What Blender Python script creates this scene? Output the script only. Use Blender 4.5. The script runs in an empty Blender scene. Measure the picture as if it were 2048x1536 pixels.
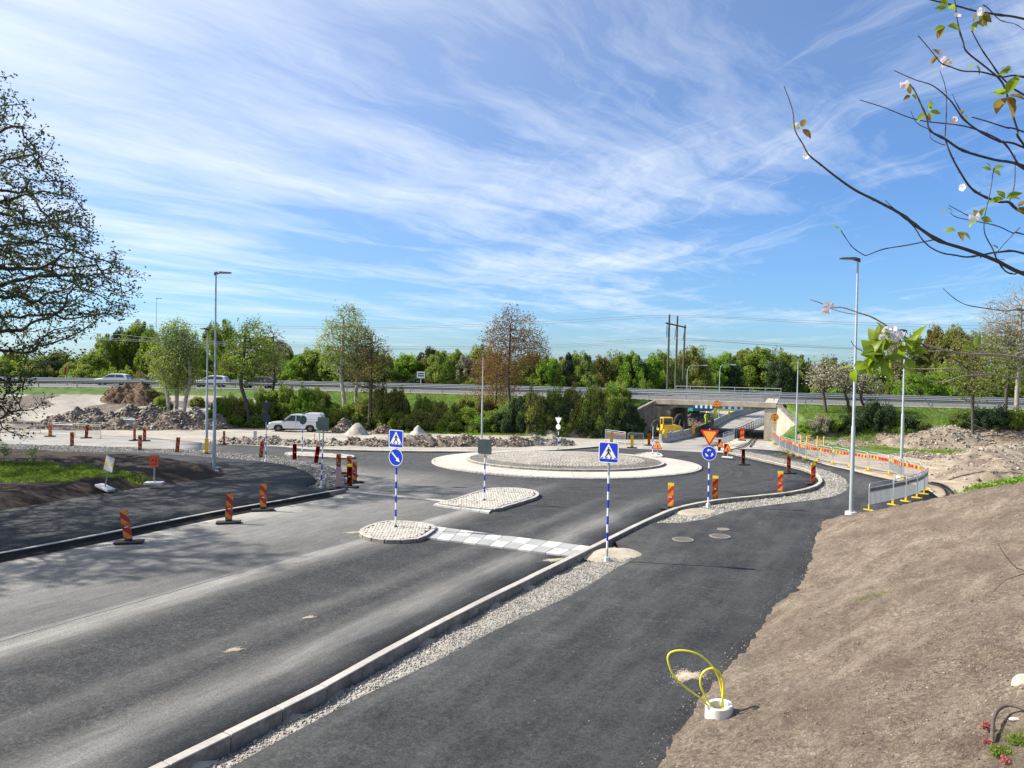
import bpy, bmesh, math, random
import numpy as np
from mathutils import Vector, Matrix, geometry

random.seed(7); rng = np.random.default_rng(7)
scene = bpy.context.scene
R = math.radians

# ---------------------------------------------------------------- camera
F, W2, H2, EYE = 1480.0, 1024.0, 768.0, 5.7
cam_d = bpy.data.cameras.new('camera'); cam = bpy.data.objects.new('camera', cam_d)
scene.collection.objects.link(cam); scene.camera = cam
cam_d.sensor_fit = 'HORIZONTAL'; cam_d.sensor_width = 36; cam_d.lens = F / 2048 * 36
cam_d.clip_start = 0.05; cam_d.clip_end = 12000
CAMROT = Matrix.Rotation(math.pi / 2 - math.atan(30 / F), 4, 'X') @ Matrix.Rotation(0.018, 4, 'Z')
cam.matrix_world = Matrix.Translation((0, 0, EYE)) @ CAMROT
CR3 = CAMROT.to_3x3()

# ---------------------------------------------------------------- light
SUN_EL, SUN_AZ = 40.0, -81.0          # azimuth clockwise from +Y
sdir = Vector((math.cos(R(SUN_EL)) * math.sin(R(SUN_AZ)), math.cos(R(SUN_EL)) * math.cos(R(SUN_AZ)), math.sin(R(SUN_EL))))
sun_d = bpy.data.lights.new('sun', 'SUN'); sun_d.energy = 5.0; sun_d.angle = R(0.53); sun_d.color = (1.0, .945, .85)
sun = bpy.data.objects.new('sun', sun_d); scene.collection.objects.link(sun)
sun.rotation_euler = (-sdir).to_track_quat('-Z', 'Y').to_euler()

class NT:
    """small helper to write node trees"""
    def __init__(s, tree): s.t = tree; s.t.nodes.clear()
    def n(s, kind, out=0, props=None, **ins):
        nd = s.t.nodes.new(kind)
        for k, v in (props or {}).items(): setattr(nd, k, v)
        for k, v in ins.items():
            key = int(k[1:]) if k[0] == 'i' and k[1:].isdigit() else k.replace('_', ' ')
            s.set(nd.inputs[key], v)
        return nd.outputs[out]
    def set(s, sock, v):
        if isinstance(v, bpy.types.NodeSocket): s.t.links.new(v, sock)
        elif isinstance(v, (tuple, list)) and len(v) == 3 and sock.type == 'RGBA': sock.default_value = (*v, 1)
        else: sock.default_value = v
    def m(s, op, a, b=0.0, c=0.0, clamp=False): return s.n('ShaderNodeMath', props={'operation': op, 'use_clamp': clamp}, i0=a, i1=b, i2=c)
    def dot(s, a, v): return s.n('ShaderNodeVectorMath', out=1, props={'operation': 'DOT_PRODUCT'}, i0=a, i1=v)
    def mix(s, f, a, b, mode='MIX'):
        nd = s.t.nodes.new('ShaderNodeMix'); nd.data_type = 'RGBA'; nd.blend_type = mode
        s.set(nd.inputs[0], f); s.set(nd.inputs[6], a); s.set(nd.inputs[7], b); return nd.outputs[2]
    def ramp(s, f, pts):
        nd = s.t.nodes.new('ShaderNodeValToRGB'); s.set(nd.inputs[0], f); e = nd.color_ramp.elements
        while len(e) < len(pts): e.new(1)
        for q, (p, c) in zip(e, pts):
            q.position = p; q.color = (c, c, c, 1) if isinstance(c, (int, float)) else (*c, 1)
        return nd.outputs[0]
    def noise(s, vec, scale, detail=4, rough=.55, dist=0, out=0): return s.n('ShaderNodeTexNoise', out=out, Vector=vec, Scale=scale, Detail=detail, Roughness=rough, Distortion=dist)
    def along(s, v, deg, lo, sh=1.0): return s.n('ShaderNodeMapping', props={'vector_type': 'TEXTURE'}, Vector=v, Rotation=(0, 0, R(deg)), Scale=(lo, sh, 1.0))
    def mapr(s, f, a, b, c=0.0, d=1.0): return s.n('ShaderNodeMapRange', Value=f, From_Min=a, From_Max=b, To_Min=c, To_Max=d)

world = bpy.data.worlds.new('World'); scene.world = world; world.use_nodes = True
w = NT(world.node_tree)
sky = w.t.nodes.new('ShaderNodeTexSky'); sky.sky_type = 'NISHITA'; sky.sun_disc = False
sky.sun_elevation = R(SUN_EL); sky.sun_rotation = R(SUN_AZ % 360); sky.altitude = 0; sky.air_density = 1.0; sky.dust_density = .6; sky.ozone_density = 3.0
tc = w.n('ShaderNodeTexCoord', out=0)
sep = w.t.nodes.new('ShaderNodeSeparateXYZ'); w.set(sep.inputs[0], tc)
zz = w.m('MAXIMUM', w.m('ADD', sep.outputs[2], .03), .03)
px_, py_ = w.m('DIVIDE', sep.outputs[0], zz), w.m('DIVIDE', sep.outputs[1], zz)
def lin(a, b, c=0.0): return w.m('ADD', w.m('ADD', w.m('MULTIPLY', px_, a), w.m('MULTIPLY', py_, b)), c)
cl = lambda x, y: w.n('ShaderNodeCombineXYZ', X=x, Y=y, Z=0.0)
# cirrus bands along ~50 degrees in the cloud plane
s1, t1 = lin(.64, .77), lin(-.77, .64)
wob = w.noise(cl(lin(1, 0), lin(0, 1)), .9, 3)
c1 = w.noise(cl(w.m('MULTIPLY', s1, .45), w.m('ADD', w.m('MULTIPLY', t1, 1.6), w.m('MULTIPLY', wob, 1.3))), 1.0, 9, .62, .3)
s2, t2 = lin(-.22, .975), lin(.975, .22)
c2 = w.noise(cl(w.m('MULTIPLY', s2, .6), w.m('ADD', w.m('MULTIPLY', t2, 3.2), w.m('MULTIPLY', wob, 2.6))), 1.3, 9, .66, .5)
c3 = w.noise(cl(lin(1, 0, 3.1), lin(0, 1, 1.7)), .42, 3, .5)
leftw = w.mapr(sep.outputs[0], -.60, .55, 1.0, 0.0)                       # thicker veil towards the left
highw = w.mapr(sep.outputs[2], .05, .45, 0.0, 1.0)
fine = w.noise(cl(w.m('MULTIPLY', s1, 1.2), w.m('MULTIPLY', t1, 5.0)), 2.2, 8, .7, .4)
cov = w.m('ADD', w.m('MULTIPLY', leftw, w.m('ADD', w.m('MULTIPLY', highw, .32), .17)), -.180)
cov = w.m('ADD', cov, w.m('MULTIPLY', w.m('SUBTRACT', c3, .5), .7))
a1 = w.mapr(w.m('ADD', w.m('ADD', c1, cov), w.m('MULTIPLY', w.m('SUBTRACT', fine, .5), .20)), .38, .80)
a2 = w.m('MULTIPLY', w.mapr(w.m('ADD', c2, w.m('MULTIPLY', w.m('SUBTRACT', c3, .5), .9)), .5, .86), w.mapr(sep.outputs[0], -.25, .2, .12, .7))
al = w.m('ADD', w.m('MULTIPLY', a1, .95), w.m('MULTIPLY', a2, .75), clamp=True)
al = w.m('MULTIPLY', al, w.mapr(sep.outputs[2], .0, .10, .15, 1.0))
tint = w.mix(1.0, sky.outputs[0], (0.62, .90, 1.24), 'MULTIPLY')
veil = w.m('ADD', w.m('MULTIPLY', leftw, w.m('ADD', w.m('MULTIPLY', highw, .42), .03)), w.m('MULTIPLY', w.mapr(c3, .46, .66), .05))
skyc = w.mix(w.m('ADD', w.m('MULTIPLY', al, w.m('SUBTRACT', .80, w.m('MULTIPLY', veil, .7))), veil), tint, (7.4, 7.9, 8.4))
bg = w.n('ShaderNodeBackground', Color=skyc, Strength=0.076)
wo = w.t.nodes.new('ShaderNodeOutputWorld'); w.set(wo.inputs[0], bg)

vs = scene.view_settings; vs.view_transform = 'Standard'; vs.look = 'None'; vs.gamma = 1; vs.exposure = 0.88; vs.use_curve_mapping = False
scene.cycles.use_denoising = True; scene.cycles.max_bounces = 6; scene.cycles.transparent_max_bounces = 8

# ---------------------------------------------------------------- numpy noise
_P = rng.permutation(4096)
def vnoise(x, y):
    x = np.asarray(x, float); y = np.asarray(y, float)
    xi = np.floor(x).astype(int); yi = np.floor(y).astype(int); fx = x - xi; fy = y - yi
    fx = fx * fx * (3 - 2 * fx); fy = fy * fy * (3 - 2 * fy)
    h = lambda a, b: _P[(_P[a & 4095] + b) & 4095] / 2047.5 - 1
    return (h(xi, yi) * (1 - fx) + h(xi + 1, yi) * fx) * (1 - fy) + (h(xi, yi + 1) * (1 - fx) + h(xi + 1, yi + 1) * fx) * fy
def fbm(x, y, sc, oc=4, g=.5):
    s = 0; a = 1; t = 0
    for i in range(oc):
        s = s + a * vnoise(x / sc * 2 ** i + 17.3 * i, y / sc * 2 ** i + 9.1 * i); t += a; a *= g
    return s / t

# ---------------------------------------------------------------- terrain functions
def H0(x, y): return -.03 * np.clip(np.asarray(y, float) - 40, 0, 42) + 0 * np.asarray(x, float)
def ray(px, py): return (CR3 @ Vector(((px - W2) / F, -(py - H2) / F, -1)))
def G(px, py, off=0.0):
    """point of the gently falling site plane seen at a pixel of the photograph"""
    d = ray(px, py); z = 0.0
    for _ in range(12):
        t = (z + off - EYE) / d.z; p = (d.x * t, d.y * t); z = float(H0(*p))
    return (p[0], p[1])
def GL(pts, off=0.0): return [G(a, b, off) for a, b in pts]
def at(px, py, Y):
    d = ray(px, py); t = Y / d.y; return Vector((d.x * t, Y, EYE + d.z * t))

def seg_dist(x, y, line):
    """signed distance (positive on the right of the direction of travel) to a polyline"""
    x = np.asarray(x, float); y = np.asarray(y, float); best = np.full(x.shape, 1e9); sg = np.ones(x.shape)
    for (ax, ay), (bx, by) in zip(line[:-1], line[1:]):
        dx, dy = bx - ax, by - ay; L = dx * dx + dy * dy
        t = np.clip(((x - ax) * dx + (y - ay) * dy) / L, 0, 1)
        qx, qy = x - ax - t * dx, y - ay - t * dy; d = np.hypot(qx, qy); m = d < best
        best = np.where(m, d, best); sg = np.where(m, np.sign(dy * (x - ax) - dx * (y - ay)), sg)
    return best * np.where(sg == 0, 1, sg)
def inside(x, y, poly):
    x = np.asarray(x, float); y = np.asarray(y, float); c = np.zeros(x.shape, bool); n = len(poly)
    for i in range(n):
        (x0, y0), (x1, y1) = poly[i], poly[i - 1]
        if y0 == y1: continue
        c ^= ((y0 > y) != (y1 > y)) & (x < (x1 - x0) * (y - y0) / (y1 - y0) + x0)
    return c
def smooth_line(pts, n=6, closed=False):
    P = [Vector(p) for p in pts]; out = []; m = len(P)
    for i in range(m if closed else m - 1):
        g = (lambda k: P[k % m]) if closed else (lambda k: P[min(max(k, 0), m - 1)])
        p0, p1, p2, p3 = g(i - 1), g(i), g(i + 1), g(i + 2)
        for k in range(n):
            t = k / n
            out.append(tuple(.5 * ((2 * p1) + (p2 - p0) * t + (2 * p0 - 5 * p1 + 4 * p2 - p3) * t * t + (3 * p1 - p0 - 3 * p2 + p3) * t ** 3)))
    if not closed: out.append(tuple(P[-1]))
    return out
def resample(pts, step, closed=False):
    P = [Vector(p) for p in pts] + ([Vector(pts[0])] if closed else [])
    L = [0]
    for a, b in zip(P[:-1], P[1:]): L.append(L[-1] + (b - a).length)
    n = max(1, round(L[-1] / step)); out = []; k = 0
    for i in range(n + (0 if closed else 1)):
        s = L[-1] * i / n
        while k < len(L) - 2 and L[k + 1] < s: k += 1
        t = (s - L[k]) / max(1e-9, L[k + 1] - L[k]); out.append(tuple(P[k].lerp(P[k + 1], min(1, t))))
    return out

HM = 2.65     # level of the motorway
MW = smooth_line([(-190, 52), (-140, 63), (-95, 75), (-58.5, 84.5), (-35.5, 90.2), (-19.4, 88.6), (-4.3, 85.5), (12.4, 81.1), (26.5, 75.6), (39, 73.5), (52, 70), (80, 61), (120, 42), (160, 18)], 5)
BL, BR_ = Vector((16.3, 79.4)), Vector((26.5, 75.6))      # near corners of the bridge deck
BU = (BR_ - BL).normalized(); BV = Vector((-BU.y, BU.x)); BLEN = (BR_ - BL).length; BDEP = 15.0
def terrain(x, y, detail=True):
    x = np.asarray(x, float); y = np.asarray(y, float)
    h = H0(x, y); s = seg_dist(x, y, MW)
    L = 8.5 + 7.0 * np.clip((-27 - x) / 7, 0, 1)
    up = np.where(s > 0, HM + (h - HM) * np.clip(s / L, 0, 1), np.where(s > -BDEP - 1, HM - .06, HM - .06 - (-s - BDEP - 1) * .22))
    up = np.where(s < -BDEP - 12, np.maximum(up, .6), up)
    a = (x - BL.x) * BU.x + (y - BL.y) * BU.y; b = (x - BL.x) * BV.x + (y - BL.y) * BV.y
    bb = np.clip(b, -3.1, 0)
    al, ar = -1.5 + bb * .855, BLEN + 1.15 - bb * .60
    ins = (a > al) & (a < ar) & (b < 18) & (b > -16)
    qa = np.hypot(np.minimum(a + 3.6, 99), np.maximum(b + 3.1, 0)); qb = np.hypot(a - BLEN - 2.7, np.maximum(b + 3.4, 0))
    lim = h + np.maximum(0, 2.05 - .72 * np.minimum(qa, qb))
    z = np.where(ins, np.minimum(np.maximum(up, h), lim), np.maximum(up, h))
    # road cutting beyond the bridge
    rd = np.abs(seg_dist(x, y, [(BL.x + BU.x * 5.4 + BV.x * t, BL.y + BU.y * 5.4 + BV.y * t) for t in (16, 40, 80)] ))
    z = np.where((b >= 15) & (b < 75) & (rd < 22), np.minimum(z, np.maximum(h, h + (rd - 13) * .4)), z)
    if detail:
        far = np.clip((y - 52) / 8, 0, 1)
        z = z + fbm(x, y, 3.5, 4) * .10 * far * np.where(np.abs(s + 7.5) < 9.5, 0, 1)
        z = z + fbm(x, y, 140, 3) * np.clip((y - 250) / 300, 0, 1) * 5
    return z
def TZ(x, y): return float(terrain(np.array([x]), np.array([y]))[0])

# hill of raked soil on the right, its foot following the edge of the footpath
HILL_EDGE = GL([(1180, 1700), (1300, 1536), (1380, 1425), (1440, 1345), (1490, 1285), (1540, 1215), (1590, 1178), (1615, 1120), (1630, 1065), (1645, 1043), (1700, 1031), (1748, 1022), (1800, 1012), (1870, 1003)])
HILL_EDGE = [(-1.2, 5.0), (-4.5, -2)][::-1] + HILL_EDGE + [(26, 32.5), (40, 33.5), (60, 30)]
def hill(x, y, detail=True):
    x = np.asarray(x, float); y = np.asarray(y, float)
    d = seg_dist(x, y, HILL_EDGE)
    back = np.clip(31.5 - y, 0, 40)
    d = d + fbm(x, y, .7, 4) * .08 * (np.abs(d) < 1.5); z = .36 * np.where(d > 0, d, d * .8)
    z = np.where(z > 1.9, 1.9 + (z - 1.9) * .55, z)
    z = z + 2.2 * np.exp(-((x - 1.5) ** 2 + (y + 1.2) ** 2) / 9)
    if detail:
        e = np.clip(np.abs(d) / .5, .25, 1)
        u = .48 * x + .88 * y; v = .88 * x - .48 * y
        z = z + fbm(x, y, 1.8, 3) * .08 * e + fbm(u * .45 + v * .35, v, .34, 3) * .055 * e + fbm(x + 40, y, .15, 2) * .028
    return z

# ---------------------------------------------------------------- object helpers
def link(name, me, parent=None):
    o = bpy.data.objects.new(name, me); scene.collection.objects.link(o)
    if parent is not None: o.parent = parent
    return o
def thing(name, label, cat, loc=(0, 0, 0), rotz=0.0, group=None, rot=None):
    o = link(name, None); o.location = loc; o.rotation_euler = rot or (0, 0, rotz)
    o['label'] = label; o['category'] = cat; o.empty_display_size = .3
    if group: o['group'] = group
    return o
def tag(o, label, cat, group=None):
    o['label'] = label; o['category'] = cat
    if group: o['group'] = group
    return o
def kind(o, k): o['kind'] = k; return o
def dup(root, loc, rotz=0.0, label=None, rot=None, scale=None):
    r = root.copy(); scene.collection.objects.link(r); r.location = loc; r.rotation_euler = rot or (0, 0, rotz)
    if label: r['label'] = label
    if scale: r.scale = scale if isinstance(scale, tuple) else (scale,) * 3
    for ch in list(root.children):
        c = ch.copy(); scene.collection.objects.link(c); c.parent = r
        for g in ch.children:
            d = g.copy(); scene.collection.objects.link(d); d.parent = c
    return r
def npmesh(name, V, Fq, mats=(), smooth=False, col=None, mi=None):
    """mesh from numpy arrays; Fq is (n,3) or (n,4) or a list of such arrays"""
    me = bpy.data.meshes.new(name); Fs = Fq if isinstance(Fq, list) else [Fq]
    Fs = [np.asarray(f, np.int32) for f in Fs if len(f)]
    V = np.asarray(V, np.float32); me.vertices.add(len(V)); me.vertices.foreach_set('co', V.ravel())
    tot = np.concatenate([np.full(len(f), f.shape[1], np.int32) for f in Fs]); idx = np.concatenate([f.ravel() for f in Fs])
    me.loops.add(len(idx)); me.loops.foreach_set('vertex_index', idx)
    me.polygons.add(len(tot)); st = np.concatenate([[0], np.cumsum(tot)[:-1]]).astype(np.int32)
    me.polygons.foreach_set('loop_start', st); me.polygons.foreach_set('loop_total', tot)
    if smooth: me.polygons.foreach_set('use_smooth', np.ones(len(tot), bool))
    if mi is not None: me.polygons.foreach_set('material_index', np.asarray(mi, np.int32))
    me.update(calc_edges=True)
    for m in mats: me.materials.append(m)
    if col is not None:
        ca = me.color_attributes.new('tone', 'FLOAT_COLOR', 'POINT'); c = np.ones((len(V), 4), np.float32); c[:, :col.shape[1]] = col
        ca.data.foreach_set('color', c.ravel())
    return me

class MB:
    """collects simple solids, builds them as ONE mesh"""
    def __init__(s): s.v = []; s.f = []; s.m = []; s.n = 0
    def add(s, V, Fa, mi=0):
        s.v += [tuple(p) for p in V]; s.f += [tuple(i + s.n for i in q) for q in Fa]; s.m += [mi] * len(Fa); s.n += len(V); return s
    def box(s, x0, x1, y0, y1, z0, z1, mi=0, M=None):
        V = [Vector(p) for p in ((x0, y0, z0), (x1, y0, z0), (x1, y1, z0), (x0, y1, z0), (x0, y0, z1), (x1, y0, z1), (x1, y1, z1), (x0, y1, z1))]
        if M: V = [M @ p for p in V]
        return s.add(V, [(0, 3, 2, 1), (4, 5, 6, 7), (0, 1, 5, 4), (1, 2, 6, 5), (2, 3, 7, 6), (3, 0, 4, 7)], mi)
    def loft(s, rings, mi=0, caps=True):
        n = len(rings[0]); V = [p for r in rings for p in r]; Fa = []
        for k in range(len(rings) - 1):
            for i in range(n): j = (i + 1) % n; Fa.append((k * n + i, k * n + j, (k + 1) * n + j, (k + 1) * n + i))
        if caps: Fa.append(tuple(range(n))[::-1]); Fa.append(tuple((len(rings) - 1) * n + i for i in range(n)))
        return s.add(V, Fa, mi)
    def tube(s, pts, rad, n=8, mi=0, caps=True):
        P = [Vector(p) for p in pts]; rr = rad if isinstance(rad, (list, tuple)) else [rad] * len(P); rings = []
        up = None
        for i, p in enumerate(P):
            d = (P[min(i + 1, len(P) - 1)] - P[max(i - 1, 0)]).normalized()
            if up is None: up = Vector((0, 0, 1)) if abs(d.z) < .9 else Vector((1, 0, 0))
            a = d.cross(up).normalized(); b = a.cross(d).normalized(); up = b
            rings.append([p + (a * math.cos(2 * math.pi * k / n) + b * math.sin(2 * math.pi * k / n)) * rr[i] for k in range(n)])
        return s.loft(rings, mi, caps)
    def cyl(s, x, y, z0, z1, r0, r1=None, n=12, mi=0): return s.tube([(x, y, z0), (x, y, z1)], [r0, r0 if r1 is None else r1], n, mi)
    def prism(s, pts, y0, y1, mi=0, plane='xz'):
        f = {'xz': lambda a, b, c: (a, c, b), 'xy': lambda a, b, c: (a, b, c), 'yz': lambda a, b, c: (c, a, b)}[plane]
        n = len(pts); V = [f(a, b, y0) for a, b in pts] + [f(a, b, y1) for a, b in pts]
        Fa = [tuple(range(n)), tuple(range(n, 2 * n))[::-1]] + [(i, i + n, (i + 1) % n + n, (i + 1) % n) for i in range(n)]
        return s.add(V, Fa, mi)
    def build(s, name, mats, parent=None, smooth=False, bevel=0, seg=1):
        me = bpy.data.meshes.new(name); me.from_pydata(s.v, [], s.f)
        for m in (mats if isinstance(mats, (list, tuple)) else [mats]): me.materials.append(m)
        me.polygons.foreach_set('material_index', s.m); me.update()
        bm = bmesh.new(); bm.from_mesh(me)
        if bevel: bmesh.ops.bevel(bm, geom=bm.edges[:], offset=bevel, segments=seg, affect='EDGES', profile=.6)
        bmesh.ops.recalc_face_normals(bm, faces=bm.faces[:])
        bm.to_mesh(me); bm.free()
        if smooth:
            me.polygons.foreach_set('use_smooth', [True] * len(me.polygons)); me.set_sharp_from_angle(angle=R(38))
        return link(name, me, parent)

# ---------------------------------------------------------------- materials
MATS = {}
def principled(name, col, rough=.6, metal=0.0, coat=0.0, var=.0, vscale=6.0, bump=0.0, bscale=30.0, spec=.5, trans=0.0, local=True):
    if name in MATS: return MATS[name]
    m = bpy.data.materials.new(name); m.use_nodes = True; t = NT(m.node_tree)
    o = t.t.nodes.new('ShaderNodeOutputMaterial'); b = t.t.nodes.new('ShaderNodeBsdfPrincipled'); t.set(o.inputs[0], b.outputs[0])
    vec = t.n('ShaderNodeTexCoord', out=3) if local else t.n('ShaderNodeNewGeometry', out=0)
    c = col
    if var:
        nz = t.noise(vec, vscale, 5, .6)
        c = t.mix(1.0, col, t.ramp(nz, [(.28, 1 - var), (.72, 1 + var * .6)]), 'MULTIPLY')
    t.set(b.inputs['Base Color'], c); b.inputs['Roughness'].default_value = rough; b.inputs['Metallic'].default_value = metal
    b.inputs['Coat Weight'].default_value = coat; b.inputs['Specular IOR Level'].default_value = spec
    if trans: b.inputs['Transmission Weight'].default_value = trans
    if bump:
        t.set(b.inputs['Normal'], t.n('ShaderNodeBump', Strength=bump, Distance=.02, Height=t.noise(vec, bscale, 4)))
    MATS[name] = m; return m
def earth(name, stops, scales, bump=.5, rough=.95, stretch=None, extra=None, speck=None, grain=None):
    """world-space mottled ground material: stops = colour ramp, scales = noise scales"""
    m = bpy.data.materials.new(name); m.use_nodes = True; t = NT(m.node_tree)
    o = t.t.nodes.new('ShaderNodeOutputMaterial'); b = t.t.nodes.new('ShaderNodeBsdfPrincipled'); t.set(o.inputs[0], b.outputs[0])
    g = t.n('ShaderNodeNewGeometry', out=0); v = g
    if stretch: v = t.n('ShaderNodeMapping', Vector=g, Rotation=(0, 0, stretch[0]), Scale=stretch[1])
    acc = None; wt = [.5, .3, .2]
    for i, s in enumerate(scales):
        q = t.m('MULTIPLY', t.noise(v if i == 0 else g, s, 5, .62), wt[i] / sum(wt[:len(scales)])); acc = q if acc is None else t.m('ADD', acc, q)
    c = t.ramp(acc, [(.5 + (p_ - .5) * .5, q_) for p_, q_ in stops])
    if grain:
        for gs, ga in ((grain[0], grain[1]), (grain[0] * .45, grain[1] * .6), (grain[0] * 2.1, grain[1])):
            vc = t.n('ShaderNodeTexVoronoi', out=1, Vector=g, Scale=gs); r_ = t.n('ShaderNodeSeparateColor', Color=vc)
            c = t.mix(1.0, c, t.mix(r_, (1 - ga,) * 3, (1 + ga,) * 3), 'MULTIPLY')
    if speck:
        vo = t.n('ShaderNodeTexVoronoi', Vector=g, Scale=speck[0]); c = t.mix(t.m('MULTIPLY', t.m('LESS_THAN', vo, speck[1]), speck[3]), c, speck[2])
    if extra: c = extra(t, g, c)
    t.set(b.inputs['Base Color'], c); b.inputs['Roughness'].default_value = rough; b.inputs['Specular IOR Level'].default_value = .25
    hgt = t.m('ADD', t.noise(g, scales[-1] * 1.0, 6, .7), t.m('MULTIPLY', t.noise(g, scales[-1] * 5, 3, .6), .35))
    t.set(b.inputs['Normal'], t.n('ShaderNodeBump', Strength=bump, Distance=.05, Height=hgt))
    MATS[name] = m; return m

RD = (.483, .876)                      # direction of the main road
def uv(t, g): return t.m('ADD', t.dot(g, (-.876, .483, 0)), -(3.46 * .876 + 13.0 * .483)), t.dot(g, (.483, .876, 0))
def road_extra(t, g, c):
    u, v = uv(t, g)
    wv = t.along(g, 61.1, 9.0)
    nz = t.noise(wv, 1.0, 8, .68); u2 = t.m('ADD', u, t.m('MULTIPLY', t.m('SUBTRACT', nz, .5), 1.5))
    band = t.ramp(t.m('DIVIDE', u2, 15.0), [(0, .12), (.045, .25), (.075, .55), (.12, .18), (.155, .03), (.20, .20), (.235, .03), (.34, .02), (.385, .22), (.435, .80), (.46, .50), (.468, .30), (.55, .36), (.66, .52), (.76, .56), (.85, .80), (.90, 1.0)])
    fade = t.mapr(v, 26.0, 34.0, 1.0, 0.06)
    dust = t.m('MULTIPLY', band, fade)
    patch = t.noise(g, .35, 5, .65)
    dust = t.m('MULTIPLY', dust, t.mapr(patch, .25, .7, .75, 1.15))
    sp = t.noise(g, 26, 4, .8); dust = t.m('MULTIPLY', dust, t.mapr(sp, .35, .65, .45, 1.35), clamp=True); dust = t.m('MULTIPLY', dust, t.mapr(t.noise(t.along(g, 61.1, 5.0), 4, 6, .75), .3, .7, .6, 1.25), clamp=True)
    c = t.mix(dust, c, (.38, .365, .335))
    # seams between the paving runs
    sw = t.m('ADD', u, t.m('MULTIPLY', t.m('SUBTRACT', t.noise(g, 2.0, 4), .5), .10))
    seam = t.m('LESS_THAN', t.m('ABSOLUTE', t.m('SUBTRACT', sw, 6.86)), .022)
    seam = t.m('MULTIPLY', seam, t.m('LESS_THAN', v, 27.8))
    c = t.mix(t.m('MULTIPLY', seam, .75), c, (.02, .02, .02))
    # tyre arcs around the roundabout
    rr = t.n('ShaderNodeVectorMath', out=1, props={'operation': 'DISTANCE'}, i0=g, i1=(3.45, 46.8, -.1))
    arc = t.noise(t.n('ShaderNodeCombineXYZ', X=t.m('ADD', rr, t.m('MULTIPLY', t.noise(g, .12, 2), 3.0)), Y=0.0, Z=0.0), 2.4, 5, .7)
    arcm = t.m('MULTIPLY', t.mapr(arc, .42, .75), t.m('MULTIPLY', t.m('LESS_THAN', rr, 24.0), t.mapr(v, 27, 34, 0.0, .22)))
    c = t.mix(arcm, c, (.22, .215, .21))
    pt = t.m('MULTIPLY', t.mapr(t.noise(g, .5, 8, .75), .54, .74), .14)
    return t.mix(pt, c, (.20, .19, .175))
A_NEW = [(.25, (.022, .023, .025)), (.5, (.034, .035, .037)), (.75, (.054, .054, .055))]
M_road = earth('asphalt_road', A_NEW, [1.2, 8, 55], .45, .85, extra=road_extra, grain=(32, .50))
def path_extra(t, g, c):
    wv = t.along(g, 61.1, 7.0)
    d = t.m('MULTIPLY', t.mapr(t.noise(wv, 1.4, 8, .7), .42, .75), .26)
    c = t.mix(d, c, (.17, .165, .155))
    s2 = t.m('MULTIPLY', t.mapr(t.noise(t.along(g, -25, 3.0, .35), 1.3, 3, .4), .68, .78), .16)
    c = t.mix(s2, c, (.24, .23, .21))
    sp = t.m('MULTIPLY', t.m('LESS_THAN', t.n('ShaderNodeTexVoronoi', Vector=g, Scale=2.6), .035), .6)
    return t.mix(sp, c, (.5, .46, .4))
M_path = earth('asphalt_path', [(.25, (.021, .023, .025)), (.5, (.034, .036, .038)), (.75, (.053, .054, .055))], [.9, 9, 60], .5, .85, extra=path_extra, grain=(34, .36))
M_old = earth('old_asphalt', [(.25, (.20, .19, .175)), (.5, (.275, .26, .24)), (.75, (.35, .33, .305))], [.5, 3, 30], .25, .9)
M_mw = earth('motorway_asphalt', [(.3, (.10, .10, .10)), (.7, (.16, .158, .155))], [.3, 5, 20], .15)
M_gravel = earth('gravel', [(.25, (.20, .185, .16)), (.5, (.36, .335, .295)), (.75, (.52, .49, .44))], [1.5, 12, 30], .8, speck=(22, .18, (.10, .095, .085), .6))
M_gdark = earth('gravel_grey', [(.25, (.10, .095, .088)), (.5, (.18, .17, .155)), (.75, (.30, .285, .26))], [1.2, 10, 30], .8)
M_sand = earth('sand', [(.25, (.28, .235, .175)), (.5, (.40, .345, .265)), (.75, (.50, .445, .355))], [1.2, 9, 40], .5)
def hill_extra(t, g, c):
    wv = t.along(g, 40, 3.2, .6)
    d = t.m('MULTIPLY', t.mapr(t.noise(wv, 1.0, 8, .72), .50, .70), .62)
    c = t.mix(d, c, (.40, .33, .25))
    p = t.m('MULTIPLY', t.mapr(t.noise(g, .45, 6, .65), .48, .64), .42)
    c = t.mix(p, c, (.17, .125, .095))
    dk = t.m('MULTIPLY', t.mapr(t.noise(g, 9, 4, .7), .60, .72), .5)
    return t.mix(dk, c, (.11, .08, .06))
M_hill = earth('raked_soil', [(.25, (.13, .098, .070)), (.5, (.190, .148, .110)), (.75, (.29, .235, .18))], [.8, 10, 34], 1.0, speck=(26, .10, (.46, .40, .32), .6), extra=hill_extra, grain=(26, .30))
M_soil = earth('dark_topsoil', [(.25, (.026, .019, .015)), (.5, (.050, .036, .028)), (.75, (.092, .068, .052))], [.9, 8, 25], 1.0, stretch=(0, (.35, 1, 1)))
M_brown = earth('brown_earth', [(.25, (.10, .07, .05)), (.5, (.19, .145, .11)), (.75, (.34, .28, .22))], [.9, 5, 14], 1.0)
M_rubble = earth('rubble_earth', [(.25, (.12, .10, .085)), (.5, (.24, .21, .18)), (.75, (.42, .38, .33))], [1.2, 6, 15], 1.0)
M_peat = earth('peat_earth', [(.25, (.07, .042, .026)), (.5, (.13, .082, .052)), (.75, (.20, .14, .09))], [.7, 4, 14], .9)
M_conc = earth('apron_concrete', [(.25, (.38, .35, .305)), (.5, (.455, .42, .37)), (.75, (.52, .48, .43))], [.4, 3, 40], .15, .85)
M_kerb = earth('kerb_granite', [(.25, (.32, .30, .265)), (.5, (.405, .38, .34)), (.75, (.49, .455, .41))], [1.0, 9, 60], .25, .85)
M_sett = earth('pale_setts', [(.25, (.33, .30, .26)), (.5, (.44, .405, .355)), (.75, (.54, .50, .44))], [1.5, 10, 50], .4)
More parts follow.
